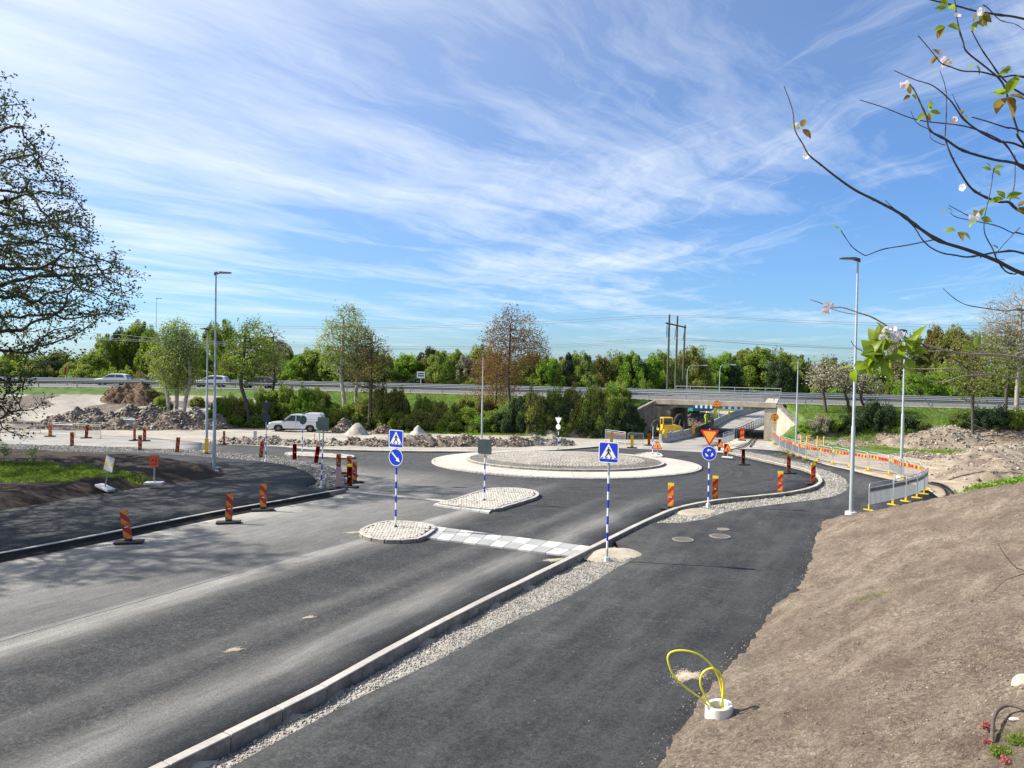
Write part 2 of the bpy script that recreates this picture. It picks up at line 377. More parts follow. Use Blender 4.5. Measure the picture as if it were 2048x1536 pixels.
M_settd = earth('dark_setts', [(.25, (.11, .103, .095)), (.5, (.17, .16, .145)), (.75, (.24, .225, .205))], [1.5, 10, 50], .4)
M_settt = earth('tan_setts', [(.25, (.23, .207, .178)), (.5, (.32, .29, .25)), (.75, (.41, .375, .33))], [1.5, 10, 50], .4)
def joint_mat(): return earth('joint_sand', [(.3, (.28, .25, .21)), (.7, (.36, .325, .275))], [2, 20], .3)
M_joint = joint_mat()
M_dirt = earth('tan_dirt', [(.25, (.13, .098, .07)), (.5, (.25, .20, .15)), (.75, (.38, .32, .25))], [.7, 4, 16], 1.0)
M_bitumen = earth('fresh_bitumen', [(.25, (.008, .008, .009)), (.5, (.014, .014, .015)), (.75, (.028, .028, .028))], [2, 12, 50], .5)
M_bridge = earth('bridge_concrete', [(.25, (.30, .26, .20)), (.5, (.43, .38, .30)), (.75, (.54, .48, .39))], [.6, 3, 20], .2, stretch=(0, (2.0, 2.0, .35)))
M_bridged = earth('stained_shaded_concrete', [(.25, (.10, .088, .075)), (.5, (.20, .18, .155)), (.75, (.32, .29, .25))], [.8, 3, 20], .3, stretch=(0, (2.5, 2.5, .3)))  # darker twin of bridge_concrete; left wing and abutment carry their shade in it
M_wood = principled('impregnated_wood', (.16, .12, .085), .9, var=.4, vscale=3)
M_galv = principled('galvanised_steel', (.37, .405, .42), .5, .3, var=.15, vscale=8)
M_rail = principled('weathered_rail', (.30, .315, .33), .55, .4)
M_galvd = principled('dull_zinc', (.55, .58, .60), .6, .15, var=.2, vscale=4)
M_black = principled('black_rubber', (.028, .027, .027), .85, var=.35, bump=.3)
M_dgrey = principled('dark_grey_paint', (.045, .052, .055), .5)
M_sgn_b = principled('sign_blue', (.004, .035, .52), .38, spec=.5)
M_white = principled('sign_white', (.80, .80, .80), .4)
M_blk = principled('sign_black', (.012, .012, .012), .5)
M_red = principled('sign_red', (.55, .012, .02), .4)
M_red2 = principled('board_red', (.60, .035, .02), .45, var=.12)
M_yel = principled('board_yellow', (.93, .66, .035), .45, var=.10)
M_orange = principled('sign_orange', (.92, .36, .03), .45)
M_yelp = principled('yellow_paint', (.85, .55, .02), .5, var=.12)
M_signback = principled('sign_back_green_grey', (.055, .085, .078), .6, var=.12)
M_signback2 = principled('sign_back_blue_grey', (.035, .045, .055), .6)
M_whitep = principled('white_paint', (.78, .79, .80), .25, coat=.6)
M_silver = principled('silver_paint', (.62, .64, .66), .28, .35, coat=.6)
M_glass = principled('dark_window_glass', (.02, .028, .03), .06, spec=.8)
M_tyre = principled('tyre_rubber', (.02, .02, .02), .85)
M_rim = principled('alloy_rim', (.25, .25, .26), .35, .8)
M_exy = principled('excavator_yellow', (.80, .50, .04), .5, var=.15, vscale=2)
M_teal = principled('excavator_teal', (.01, .17, .17), .45, var=.15)
M_hiviz = principled('hi_vis_yellow', (.60, .85, .03), .8)
M_skin = principled('skin', (.55, .34, .25), .6)
M_cable = principled('yellow_plastic_hose', (.80, .72, .02), .32, coat=.2)
M_concl = principled('precast_concrete', (.60, .59, .56), .8, var=.18, vscale=10, bump=.25, bscale=60)
M_concb = principled('barrier_concrete', (.42, .42, .40), .85, var=.2, vscale=2)
M_bark = principled('tree_bark', (.075, .062, .05), .95, var=.35, vscale=3, bump=.6, bscale=12)
M_barkp = principled('pale_bark', (.30, .27, .23), .9, var=.35, vscale=3)
M_birch = principled('birch_bark', (.42, .39, .35), .8, var=.7, vscale=2.2)
def leafmat(name, c1, c2, tr=.45, rough=.6, tint=(1.25, 1.35, .6)):
    m = bpy.data.materials.new(name); m.use_nodes = True; t = NT(m.node_tree)
    o = t.t.nodes.new('ShaderNodeOutputMaterial')
    at_ = t.t.nodes.new('ShaderNodeAttribute'); at_.attribute_name = 'tone'
    oi = t.t.nodes.new('ShaderNodeObjectInfo')
    f = t.m('ADD', t.m('MULTIPLY', at_.outputs[2], .8), t.m('MULTIPLY', oi.outputs[5], .2))
    c = t.mix(f, c1, c2)
    b = t.t.nodes.new('ShaderNodeBsdfPrincipled'); t.set(b.inputs['Base Color'], c); b.inputs['Roughness'].default_value = rough; b.inputs['Specular IOR Level'].default_value = .3
    tr_ = t.n('ShaderNodeBsdfTranslucent', Color=t.mix(1.0, c, tint, 'MULTIPLY'))
    t.set(o.inputs[0], t.n('ShaderNodeMixShader', Fac=tr, i1=b.outputs[0], i2=tr_)); MATS[name] = m; return m
L_green = leafmat('leaf_green', (.075, .118, .022), (.27, .34, .06))
L_bright = leafmat('leaf_bright', (.09, .17, .02), (.26, .40, .05))
L_olive = leafmat('leaf_olive', (.10, .115, .03), (.29, .30, .09))
L_dark = leafmat('leaf_dark', (.022, .045, .020), (.065, .105, .04), .3)
L_pine = leafmat('needle_dark', (.010, .022, .014), (.03, .05, .028), .15)
L_brown = leafmat('leaf_brown', (.12, .055, .022), (.30, .17, .075), .4)
L_rust = leafmat('leaf_rusty_green', (.10, .08, .025), (.22, .19, .06), .4)
L_blos = leafmat('blossom_white', (.13, .135, .06), (.50, .46, .36), .35, tint=(1.1, 1.1, .85))
L_bare = leafmat('bud_grey', (.16, .13, .09), (.36, .31, .21), .2)
L_birch = leafmat('leaf_birch', (.095, .14, .028), (.31, .37, .09))
L_big = leafmat('leaf_big_tree', (.035, .048, .016), (.10, .125, .038), .3)
L_cherry = leafmat('leaf_cherry', (.10, .16, .02), (.30, .38, .05), .5, .4)
L_cherryb = leafmat('leaf_cherry_bronze', (.16, .09, .025), (.30, .22, .05), .45, .4)
L_petal = leafmat('petal', (.70, .64, .65), (.80, .76, .77), .4, tint=(1, .95, .97))
L_grass = leafmat('grass_blade', (.085, .14, .02), (.27, .36, .06), .45)
L_reds = leafmat('red_bloom', (.36, .07, .08), (.55, .20, .19), .3, tint=(1, .9, .9))

# ================================================================ SETTING
def cdt_sheet(name, poly, mat, off=0.0, step=2.0, zfun=None, skirt=.18, parent=None, k='structure', edge_step=1.2):
    P = resample([tuple(p[:2]) for p in poly], edge_step, closed=True)
    xs = [p[0] for p in P]; ys = [p[1] for p in P]
    gx = np.arange(math.floor(min(xs) / step) * step, max(xs), step); gy = np.arange(math.floor(min(ys) / step) * step, max(ys), step)
    X, Y = np.meshgrid(gx, gy); X = X.ravel(); Y = Y.ravel(); d = np.abs(seg_dist(X, Y, P + [P[0]]))
    m = inside(X, Y, P) & (d > step * .35)
    pts = [Vector(p) for p in P] + [Vector((a, b)) for a, b in zip(X[m], Y[m])]
    n = len(P); r = geometry.delaunay_2d_cdt(pts, [(i, (i + 1) % n) for i in range(n)], [list(range(n))], 1, 1e-5)
    V2 = np.array([tuple(v) for v in r[0]]); Fa = [tuple(f) for f in r[2]]
    z = (zfun or (lambda x, y: H0(x, y)))(V2[:, 0], V2[:, 1]) + off
    V = np.column_stack([V2, z]); T = np.array(Fa, np.int32)
    a, b, c = V[T[:, 0]], V[T[:, 1]], V[T[:, 2]]; cr = np.cross(b - a, c - a)[:, 2]; T[cr < 0] = T[cr < 0][:, ::-1]
    fl = [T]
    if skirt:
        e = np.concatenate([T[:, [0, 1]], T[:, [1, 2]], T[:, [2, 0]]]); key = {}
        for i, j in e: key[(i, j)] = 1
        bd = [(i, j) for i, j in key if (j, i) not in key]; m0 = len(V)
        used = sorted({i for q in bd for i in q}); mp = {i: m0 + k2 for k2, i in enumerate(used)}
        V = np.vstack([V, V[used] - np.array([0, 0, skirt])]); fl.append(np.array([(j, i, mp[i], mp[j]) for i, j in bd], np.int32))
    o = link(name, npmesh(name, V, fl, [mat]), parent)
    if k: kind(o, k)
    return o
def off_line(line, d):
    """line moved sideways by d (positive = right of travel)"""
    out = []
    for i, p in enumerate(line):
        a = Vector(line[max(i - 1, 0)][:2]); b = Vector(line[min(i + 1, len(line) - 1)][:2]); t = (b - a).normalized()
        out.append((p[0] + t.y * d, p[1] - t.x * d))
    return out

KR = [(-8.3, 4.2)] + smooth_line(GL([(630, 1380), (900, 1232), (1190, 1090), (1245, 1063), (1290, 1041), (1350, 1016), (1420, 1001), (1500, 992), (1570, 985), (1615, 976), (1637, 967), (1641, 957), (1628, 945), (1600, 935), (1540, 922), (1490, 911), (1455, 903), (1437, 895)], .14), 4)
KL = [(-24.3, -1)] + smooth_line(GL([(0, 1105), (200, 1068), (400, 1028), (560, 1000), (655, 983), (690, 977)], .19), 3)
KF = smooth_line(GL([(636, 897), (700, 899), (800, 901), (950, 902), (1050, 901), (1120, 898), (1196, 892)], .12), 4)
GE3 = GL([(692, 968), (688, 952), (655, 934), (600, 921), (540, 913), (450, 907), (400, 903)])       # gravel edge left of the roundabout

P_road = KR + GL([(1440, 907), (1330, 900), (1250, 897), (1190, 893)]) + [p for p in KF[::-1]] + GL([(560, 893), (450, 889), (405, 885)]) + GE3[::-1] + KL[::-1]
P_oldL = GL([(405, 885), (290, 874), (120, 867), (0, 861), (-250, 850), (-250, 884), (0, 890), (107, 893), (180, 894), (300, 898), (400, 903)])
BAR = [(13.2, 66.6), (13.7, 67.8), (19.4, 79.2), (24.2, 90.4), (29.9, 105), (36.3, 119.8), (43, 133), (53, 152)]
RAIL = [(17.6, 64.2), (19.4, 68), (24.1, 78.6), (28.6, 88.8), (34.6, 101), (42, 117), (50, 133), (60, 150)]
P_oldR = GL([(1250, 897), (1330, 900), (1440, 907)]) + RAIL + BAR[::-1]
FOOT_L = [(17.8, 64.2), (19.6, 68), (24.3, 78.6), (28.8, 88.8), (34.8, 101)]
FOOT_R = [(26.2, 64), (27.2, 70), (26.4, 75.8), (31.0, 88.6), (37.2, 101)]
P_foot = GL([(1455, 902), (1500, 903), (1560, 904)]) + FOOT_R + FOOT_L[::-1]
S1R = [(-5.9, 3.4)] + GL([(455, 1542), (650, 1434), (720, 1397), (859, 1333), (999, 1259), (1138, 1195), (1266, 1120), (1287, 1108)])
G2 = smooth_line(GL([(1308, 1046), (1388, 1045), (1465, 1022), (1560, 1009), (1655, 997), (1690, 984), (1697, 968), (1678, 950), (1620, 930), (1560, 916), (1500, 904), (1470, 899)]), 3)
hs = off_line(HILL_EDGE, 1.3)
P_path = S1R + GL([(1222, 1088)]) + GL([(1262, 1068)]) + G2 + smooth_line(GL([(1500, 898), (1560, 903), (1600, 914), (1650, 930), (1700, 941), (1760, 956), (1840, 973), (1868, 990)]), 3) + hs[::-1][3:]
KRi = off_line(KR, .12)
ks = [p for p in KRi if p[1] < 24.6]; k2 = [p for p in KRi if p[1] > 27.0]
P_g1 = S1R + [G(1222, 1088)] + ks[::-1]
P_g2 = G2 + k2[::-1]
LIN = smooth_line(GL([(-300, 905), (0, 905), (100, 909), (150, 912), (300, 920), (400, 930), (438, 938), (452, 945), (448, 951), (420, 957), (300, 972), (150, 996), (0, 1021), (-250, 1065)], .18), 4)   # inner edge, round the soil bed
LOUT = GL([(606, 974), (627, 967), (632, 960), (620, 947), (580, 932), (530, 924), (450, 917), (300, 906), (107, 903), (0, 898), (-300, 896)], .15)
P_lpath = KL[:-2] + GL([(660, 981)], .15) + LOUT + LIN[:-1] + [(-34, 10)]
P_g3 = GL([(660, 981), (686, 976)]) + GE3 + GL([(300, 898), (180, 894), (107, 893), (0, 890), (-250, 884), (-250, 895)]) + [p for p in LOUT[::-1][1:]]
PAVED = [P_road, P_oldL, P_oldR, P_foot, P_path, P_g1, P_g2, P_lpath, P_g3]

# ---- the one ground sheet, dense near the site and growing towards the horizon
def axis(lo, hi, st, far, gr=1.22):
    a = list(np.arange(lo, hi + 1e-6, st)); s = st
    while a[-1] < far: s *= gr; a.append(a[-1] + s)
    s = st; b = []
    x = lo
    while x > -far: s *= gr; x -= s; b.append(x)
    return np.array(b[::-1] + a)
gx = axis(-62, 62, .45, 6000); gy = np.concatenate([-axis(0, 8, 2, 3000)[::-1][:0], np.array([-4000, -1500, -500, -200, -80, -40, -20, -10, -4, 0]), np.arange(2, 30, .5), np.arange(30, 96, .33), 96 + np.cumsum(.4 * 1.12 ** np.arange(72))])
gy = gy[gy < 7000]
X, Y = np.meshgrid(gx, gy); Z = terrain(X, Y)
pv = np.zeros(X.shape, bool)
for P in PAVED: pv |= inside(X, Y, P)
Z = np.where(pv, Z - .24, Z)
Z = np.where((seg_dist(X, Y, HILL_EDGE) > 1.5) & (Y < 30), Z - .3, Z)
Z = np.where(inside(X, Y, LIN + [(-60, 12), (-60, 60)]), np.minimum(Z, -.1), Z)
s_ = seg_dist(X, Y, MW); nz = fbm(X, Y, 6, 3); n2 = fbm(X + 60, Y, 2.2, 3)
px_s = W2 + F * X / np.maximum(Y, 1)
a_ = (X - BL.x) * BU.x + (Y - BL.y) * BU.y; b_ = (X - BL.x) * BV.x + (Y - BL.y) * BV.y
emb = np.clip((10.2 + nz * 1.6 - s_) / 1.2, 0, 1)
siteL = np.clip((-26.5 + nz * 2 - X) / 2.5, 0, 1) * (s_ > 3)        # excavated plateau on the left has no grass
grass = np.where(s_ < -BDEP, 1, emb) * (1 - siteL)
grass = np.where((X > 26) & (Y > 58) & (s_ > 3), np.clip((17 + n2 * 4 - s_ + np.clip(X - 40, 0, 20) * .3) / 2, 0, 1), grass)
grass = np.where(Y > 110, 1, grass); grass = np.where((a_ > -.5) & (a_ < BLEN + .5) & (b_ > -9) & (b_ < 60), 0, grass)
tan = np.clip((X - 20 + nz * 3) / 3, 0, 1) * np.clip((s_ - 4) / 3, 0, 1)
dark = np.clip((fbm(X, Y, 4, 4) - .05) * 4, 0, 1) * np.maximum(siteL * np.clip((20 - s_) / 4, 0, 1), .30 * tan)
dark = np.maximum(dark, ((a_ > -1) & (a_ < 6) & (b_ > -8) & (b_ < 40)) * .9)
nx, ny = len(gx), len(gy); I = np.arange(nx * ny).reshape(ny, nx)
Q = np.stack([I[:-1, :-1], I[:-1, 1:], I[1:, 1:], I[1:, :-1]], -1).reshape(-1, 4)
def ground_extra(t, g, c):
    a = t.t.nodes.new('ShaderNodeAttribute'); a.attribute_name = 'tone'
    sp = t.t.nodes.new('ShaderNodeSeparateColor'); t.set(sp.inputs[0], a.outputs[0])
    ed = t.m('MULTIPLY', t.m('SUBTRACT', t.noise(g, 3, 5, .65), .5), .9)
    tanc = t.ramp(t.noise(g, .9, 6, .65), [(.25, (.22, .165, .115)), (.5, (.38, .30, .22)), (.75, (.54, .45, .34))])
    drk = t.ramp(t.noise(g, 1.4, 6, .65), [(.3, (.075, .06, .05)), (.7, (.22, .185, .155))])
    gr = t.ramp(t.noise(g, .8, 7, .7), [(.25, (.030, .060, .014)), (.5, (.075, .13, .026)), (.75, (.15, .21, .05))])
    gate = lambda ch: t.mapr(t.m('ADD', ch, ed), .35, .65)
    c = t.mix(gate(sp.outputs[1]), c, tanc); c = t.mix(gate(sp.outputs[2]), c, drk); return t.mix(gate(sp.outputs[0]), c, gr)
M_ground = earth('site_ground', [(.25, (.24, .215, .18)), (.5, (.335, .305, .26)), (.75, (.42, .385, .335))], [.35, 3, 18], .5, extra=ground_extra)
for q in ('Clip',): pass
o = link('ground', npmesh('ground', np.column_stack([X.ravel(), Y.ravel(), Z.ravel()]), Q, [M_ground], smooth=True, col=np.column_stack([grass.ravel(), tan.ravel(), dark.ravel()]))); kind(o, 'structure')

wob = lambda amp, sc: (lambda x, y: H0(x, y) + fbm(x, y, sc, 3) * amp)
cdt_sheet('road', P_road, M_road)
cdt_sheet('side_road', P_oldL, M_old, -.01)
cdt_sheet('underpass_road', P_oldR, M_old, -.012)
cdt_sheet('underpass_footpath', P_foot, M_gravel, -.02, zfun=wob(.02, 2))
cdt_sheet('footpath', P_path, M_path, .03)
cdt_sheet('cycle_path', P_lpath, M_path, .17)
g1z = lambda x, y: H0(x, y) - .06 + np.clip(np.abs(seg_dist(x, y, KR)) / .9, 0, 1) * .14 + fbm(x, y, .7, 3) * .05
cdt_sheet('gravel_verge', P_g1, M_gravel, -.07, .22, g1z, skirt=.1, edge_step=.4)
cdt_sheet('gravel_verge', P_g2, M_gravel, -.03, .4, wob(.05, 1.2), skirt=.1, edge_step=.5)
cdt_sheet('gravel_verge', P_g3, M_gdark, .06, .6, wob(.06, 1.5), skirt=.2, edge_step=.8)
# centre line of the road through the underpass
cl_ = [tuple(Vector(a).lerp(Vector(b), .50)) for a, b in zip(resample(BAR, 4)[3:], resample(RAIL, 4)[3:])]
cdt_sheet('lane_line', off_line(cl_, -.06) + off_line(cl_, .06)[::-1], M_whitep, .012, zfun=None, skirt=0, step=3)

# ---- hill of soil on the right
hx = np.concatenate([np.arange(-6, 0, .25), np.arange(0, 18, .075), np.arange(18, 60, .35)]); hy = np.concatenate([np.arange(-12, 5, .5), np.arange(5, 33, .075), np.arange(33, 34.5, .3)])
X, Y = np.meshgrid(hx, hy); D = seg_dist(X, Y, HILL_EDGE); Z = hill(X, Y)
I = np.arange(X.size).reshape(X.shape); Q = np.stack([I[:-1, :-1], I[:-1, 1:], I[1:, 1:], I[1:, :-1]], -1).reshape(-1, 4)
ok = (D.ravel() > -.45); near = X.ravel() / np.maximum(Y.ravel(), .1) < .86
Q = Q[ok[Q].all(1) & (near | (X.ravel() > 18) | (Y.ravel() < 5))[Q].all(1)]
u_, inv = np.unique(Q, return_inverse=True); V = np.column_stack([X.ravel(), Y.ravel(), Z.ravel()])[u_]
kind(link('soil_slope', npmesh('soil_slope', V, inv.reshape(Q.shape), [M_hill], smooth=True)), 'structure')

# ---- dark soil bed on the left
bx = np.arange(-48, -12, .16); by = np.arange(22, 52, .16)
X, Y = np.meshgrid(bx, by); LB = LIN + [(-60, 15), (-60, 60)]; D = np.abs(seg_dist(X, Y, LIN + [(-60, 18)])) * np.where(inside(X, Y, LB), 1, -1)
Z = H0(X, Y) + .15 + np.clip(D * .3, -.3, .42) + fbm(X * .45, Y, .8, 4) * .13 * np.clip(D + .2, 0, 1) + fbm(X, Y, .25, 2) * .03
I = np.arange(X.size).reshape(X.shape); Q = np.stack([I[:-1, :-1], I[:-1, 1:], I[1:, 1:], I[1:, :-1]], -1).reshape(-1, 4)
Q = Q[(D.ravel() > -.3)[Q].all(1)]; u_, inv = np.unique(Q, return_inverse=True)
kind(link('soil_bed', npmesh('soil_bed', np.column_stack([X.ravel(), Y.ravel(), Z.ravel()])[u_], inv.reshape(Q.shape), [M_soil], smooth=True)), 'structure')
def bedz(x, y): return H0(x, y) + .45

# ---- kerbs laid stone by stone
STONES = {}
M_kerbs = earth('shaded_kerb_side', [(.25, (.13, .115, .095)), (.5, (.22, .20, .17)), (.75, (.33, .305, .265))], [3, 9, 40], .3)  # darker colour for side faces: the kerb's shaded side is painted in
def stone_mesh(L, wd, dp, mat, bev=.012):
    k = (round(L, 2), wd, dp, mat.name)
    if k not in STONES:
        o = MB().box(-L / 2 + .006, L / 2 - .006, -wd / 2, wd / 2, -dp, 0).build('stone', mat, bevel=bev); STONES[k] = o.data
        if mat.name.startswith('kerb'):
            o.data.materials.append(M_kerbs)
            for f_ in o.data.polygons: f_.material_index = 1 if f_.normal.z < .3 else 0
        bpy.data.objects.remove(o)
    return STONES[k]
def kerb(line, top, wd=.19, dp=.30, step=1.0, mat=None, closed=False, name='kerb'):
    P = resample(line, step, closed); root = kind(link(name, None), 'structure'); pts = P + ([P[0]] if closed else [])
    for a, b in zip(pts[:-1], pts[1:]):
        L = math.hypot(b[0] - a[0], b[1] - a[1]); o = link('kerb_stone', stone_mesh(L, wd, dp, mat or M_kerb), root)
        za, zb = float(H0(*a)) + top, float(H0(*b)) + top
        o.location = ((a[0] + b[0]) / 2, (a[1] + b[1]) / 2, (za + zb) / 2 + random.uniform(-.004, .004)); o.rotation_euler = (0, -math.atan2(zb - za, L), math.atan2(b[1] - a[1], b[0] - a[0]) + random.uniform(-.004, .004))
    return root
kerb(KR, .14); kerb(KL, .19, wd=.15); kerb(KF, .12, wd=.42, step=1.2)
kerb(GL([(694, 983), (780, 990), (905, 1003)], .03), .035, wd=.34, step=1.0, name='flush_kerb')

def setts(name, poly, top, mat, size=.11, parent=None, zf=None, ang=0.0, rings=None):
    """small paving stones inside a polygon (or on concentric rings), one mesh"""
    if rings:
        cx, cy, r0, r1 = rings; xs = []; ys = []; an = []
        r = r0 + size / 2
        while r < r1:
            n = int(2 * math.pi * r / size); th = np.arange(n) / n * 2 * math.pi + rng.random(); xs.append(cx + r * np.cos(th)); ys.append(cy + r * np.sin(th)); an.append(th); r += size
        x = np.concatenate(xs); y = np.concatenate(ys); th = np.concatenate(an)
    else:
        P = np.array([p[:2] for p in poly]); c = P.mean(0); R2 = np.abs(P - c).max() * 1.6; g = np.arange(-R2, R2, size)
        A, B = np.meshgrid(g, g); A = A + (np.arange(len(g)) % 2)[:, None] * size * .5; A = A.ravel(); B = B.ravel()
        x = c[0] + A * math.cos(ang) - B * math.sin(ang); y = c[1] + A * math.sin(ang) + B * math.cos(ang)
        m = inside(x, y, [tuple(p) for p in P]) & (np.abs(seg_dist(x, y, [tuple(p) for p in P] + [tuple(P[0])])) > size * .45); x = x[m]; y = y[m]; th = np.full(len(x), ang)
    n = len(x); x = x + rng.normal(0, size * .05, n); y = y + rng.normal(0, size * .05, n); th = th + rng.normal(0, .06, n)
    z = (zf(x, y) if zf else H0(x, y)) + top + rng.normal(0, .005, n)
    h1 = size * rng.uniform(.455, .488, n); h0 = h1 * .86
    q = np.array([(-1, -1), (1, -1), (1, 1), (-1, 1)]); V = np.zeros((n, 8, 3))
    for i, (a, b) in enumerate(q):
        for lvl, (hh, dz) in enumerate(((h1, -.022), (h0, 0))):
            lx, ly = a * hh * rng.uniform(.92, 1.05, n), b * hh * rng.uniform(.92, 1.05, n)
            V[:, lvl * 4 + i, 0] = x + lx * np.cos(th) - ly * np.sin(th); V[:, lvl * 4 + i, 1] = y + lx * np.sin(th) + ly * np.cos(th); V[:, lvl * 4 + i, 2] = z + dz * .6
    fb = np.array([(4, 5, 6, 7), (0, 1, 5, 4), (1, 2, 6, 5), (2, 3, 7, 6), (3, 0, 4, 7)]); Fa = (fb[None] + (np.arange(n) * 8)[:, None, None]).reshape(-1, 4)
    return kind(link(name, npmesh(name, V.reshape(-1, 3), Fa, [mat]), parent), 'stuff')

def island(pix, label_ang, step=.5, size=.12):
    W = smooth_line(GL(pix, .13), 3, closed=True)
    root = kind(link('traffic_island', None), 'structure')
    cdt_sheet('bedding', off_poly(W, -.05), M_joint, .10, 1.0, parent=root, k=None, edge_step=.4)
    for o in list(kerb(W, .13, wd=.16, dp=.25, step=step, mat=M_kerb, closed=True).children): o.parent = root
    bpy.data.objects.remove(bpy.data.objects[[o.name for o in scene.collection.objects if o.name.startswith('kerb') and o.type == 'EMPTY'][-1]])
    setts('setts', off_poly(W, -.09), .128, M_sett, size, root, ang=label_ang)
    return root
def off_poly(W, d):
    c = Vector((sum(p[0] for p in W) / len(W), sum(p[1] for p in W) / len(W)))
    P = off_line(list(W) + [W[0], W[1]], 1)[1:len(W) + 1]; s = 0
    area = sum(W[i - 1][0] * W[i][1] - W[i][0] * W[i - 1][1] for i in range(len(W)))
    k = d if area > 0 else -d       # negative d shrinks
    out = off_line([W[-1]] + list(W) + [W[0]], k)[1:-1]
    return out
island([(722, 1063), (733, 1053), (765, 1043), (800, 1041), (868, 1050), (846, 1072), (822, 1077), (778, 1079), (738, 1073)], R(30))
island([(880, 1005), (912, 997), (968, 979), (1005, 975), (1050, 977), (1074, 984), (1070, 993), (1036, 1004), (1004, 1013), (985, 1017)], R(30))
island([(571, 906), (590, 903), (640, 905), (690, 908), (706, 911), (700, 915), (650, 913), (590, 910)], 0, .7, .16)
island([(1265, 911), (1290, 905), (1310, 904), (1322, 908), (1318, 914), (1290, 915)], 0, .7, .16)

ln = [p for p in off_line(KL, .075)][:-3]; fo = off_line(KL, .42)[:-3]; n = len(ln)
V = [(x, y, float(H0(x, y)) + .165) for x, y in ln] + [(a + (c - a) * .3, b + (d - b) * .3, float(H0(a, b)) + .06) for (a, b), (c, d) in zip(ln, fo)] + [(x, y, float(H0(x, y)) + .006) for x, y in fo]
kind(link('bitumen_edge', npmesh('bitumen_edge', V, np.array([(k * n + i, (k + 1) * n + i, (k + 1) * n + i + 1, k * n + i + 1) for k in range(2) for i in range(n - 1)]), [M_bitumen])), 'structure')
# flagstones in front of the larger island, and the chequered crossing slabs
def slab_grid(name, c4, nu, nv, top, mats, gap=.012, th=.10, mfun=None):
    root = kind(link(name, None), 'structure'); A, B, C, D = [Vector(p) for p in c4]      # A-B far edge, D-C near edge
    for i in range(nu):
        for j in range(nv):
            f = lambda u, v: A.lerp(B, u).lerp(D.lerp(C, u), v)
            eu, ev = gap / (B - A).length, gap / (D - A).length
            q = [f(i / nu + eu, j / nv + ev), f((i + 1) / nu - eu, j / nv + ev), f((i + 1) / nu - eu, (j + 1) / nv - ev), f(i / nu + eu, (j + 1) / nv - ev)]
            c = sum(q, Vector((0, 0))) / 4; z = float(H0(*c)); b = MB(); b.prism([(p.x - c.x, p.y - c.y) for p in q], -th, random.uniform(-.003, .003), plane='xy')
            o = b.build('slab', (mfun(i, j) if mfun else mats), root); o.location = (c.x, c.y, z + top)
    return root
M_slabg = earth('grey_slab', [(.25, (.26, .26, .255)), (.5, (.32, .32, .315)), (.75, (.37, .37, .36))], [1, 9, 60], .2)
M_slabw = earth('pale_slab', [(.25, (.40, .39, .365)), (.5, (.49, .48, .455)), (.75, (.57, .56, .535))], [1, 9, 60], .2)
slab_grid('crossing_slabs', GL([(868, 1052), (1192, 1094), (1150, 1113), (848, 1074)], .05), 11, 2, .05, None, mfun=lambda i, j: M_slabw if (i + j) % 2 == 0 else M_slabg)
slab_grid('flagstones', GL([(880, 1004), (987, 1017), (978, 1025), (866, 1009)], .06), 6, 1, .07, M_slabw)

# ---- roundabout
RC = (3.45, 46.8)
root = kind(link('roundabout_apron', None), 'structure'); NS = 22
for i in range(NS):
    a0 = 2 * math.pi * i / NS + .0018 + .13; a1 = 2 * math.pi * (i + 1) / NS - .0018 + .13; V = []; Fq = []; n = 6; rs = (6.22, 8.22)
    for r in rs:
        for zt in (.10, -.1):
            for k in range(n + 1):
                a = a0 + (a1 - a0) * k / n; x, y = RC[0] + r * math.cos(a), RC[1] + r * math.sin(a); V.append((x, y, float(H0(x, y)) + zt + (.04 if r < 7 else 0)))
    m = n + 1
    for k in range(n): Fq += [(k, k + 2 * m, k + 1 + 2 * m, k + 1), (k + 2 * m, k + 3 * m, k + 1 + 3 * m, k + 1 + 2 * m)]
    Fq += [(0, m, 3 * m, 2 * m), (n, 2 * m + n, 3 * m + n, m + n)]
    MB().add(V, Fq).build('concrete_slab', M_conc, root)
ring = lambda r, n: [(RC[0] + r * math.cos(2 * math.pi * k / n), RC[1] + r * math.sin(2 * math.pi * k / n)) for k in range(n)]
kerb(ring(8.33, 90), .09, wd=.17, dp=.3, step=.28, closed=True, mat=M_sett, name='apron_edge')
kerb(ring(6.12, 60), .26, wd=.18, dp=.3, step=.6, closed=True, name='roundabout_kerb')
root = kind(link('roundabout_island', None), 'structure')
dome = lambda x, y: H0(x, y) + .24 + .28 * (1 - np.clip(((x - RC[0]) ** 2 + (y - RC[1]) ** 2) / 36, 0, 1))
cdt_sheet('bedding', ring(6.03, 60), M_joint, -.03, .5, dome, parent=root, k=None)
setts('dark_setts', None, 0, M_settd, .16, root, dome, rings=(*RC, 4.95, 6.0))
setts('tan_setts', None, 0, M_settt, .19, root, dome, rings=(*RC, .2, 4.95))

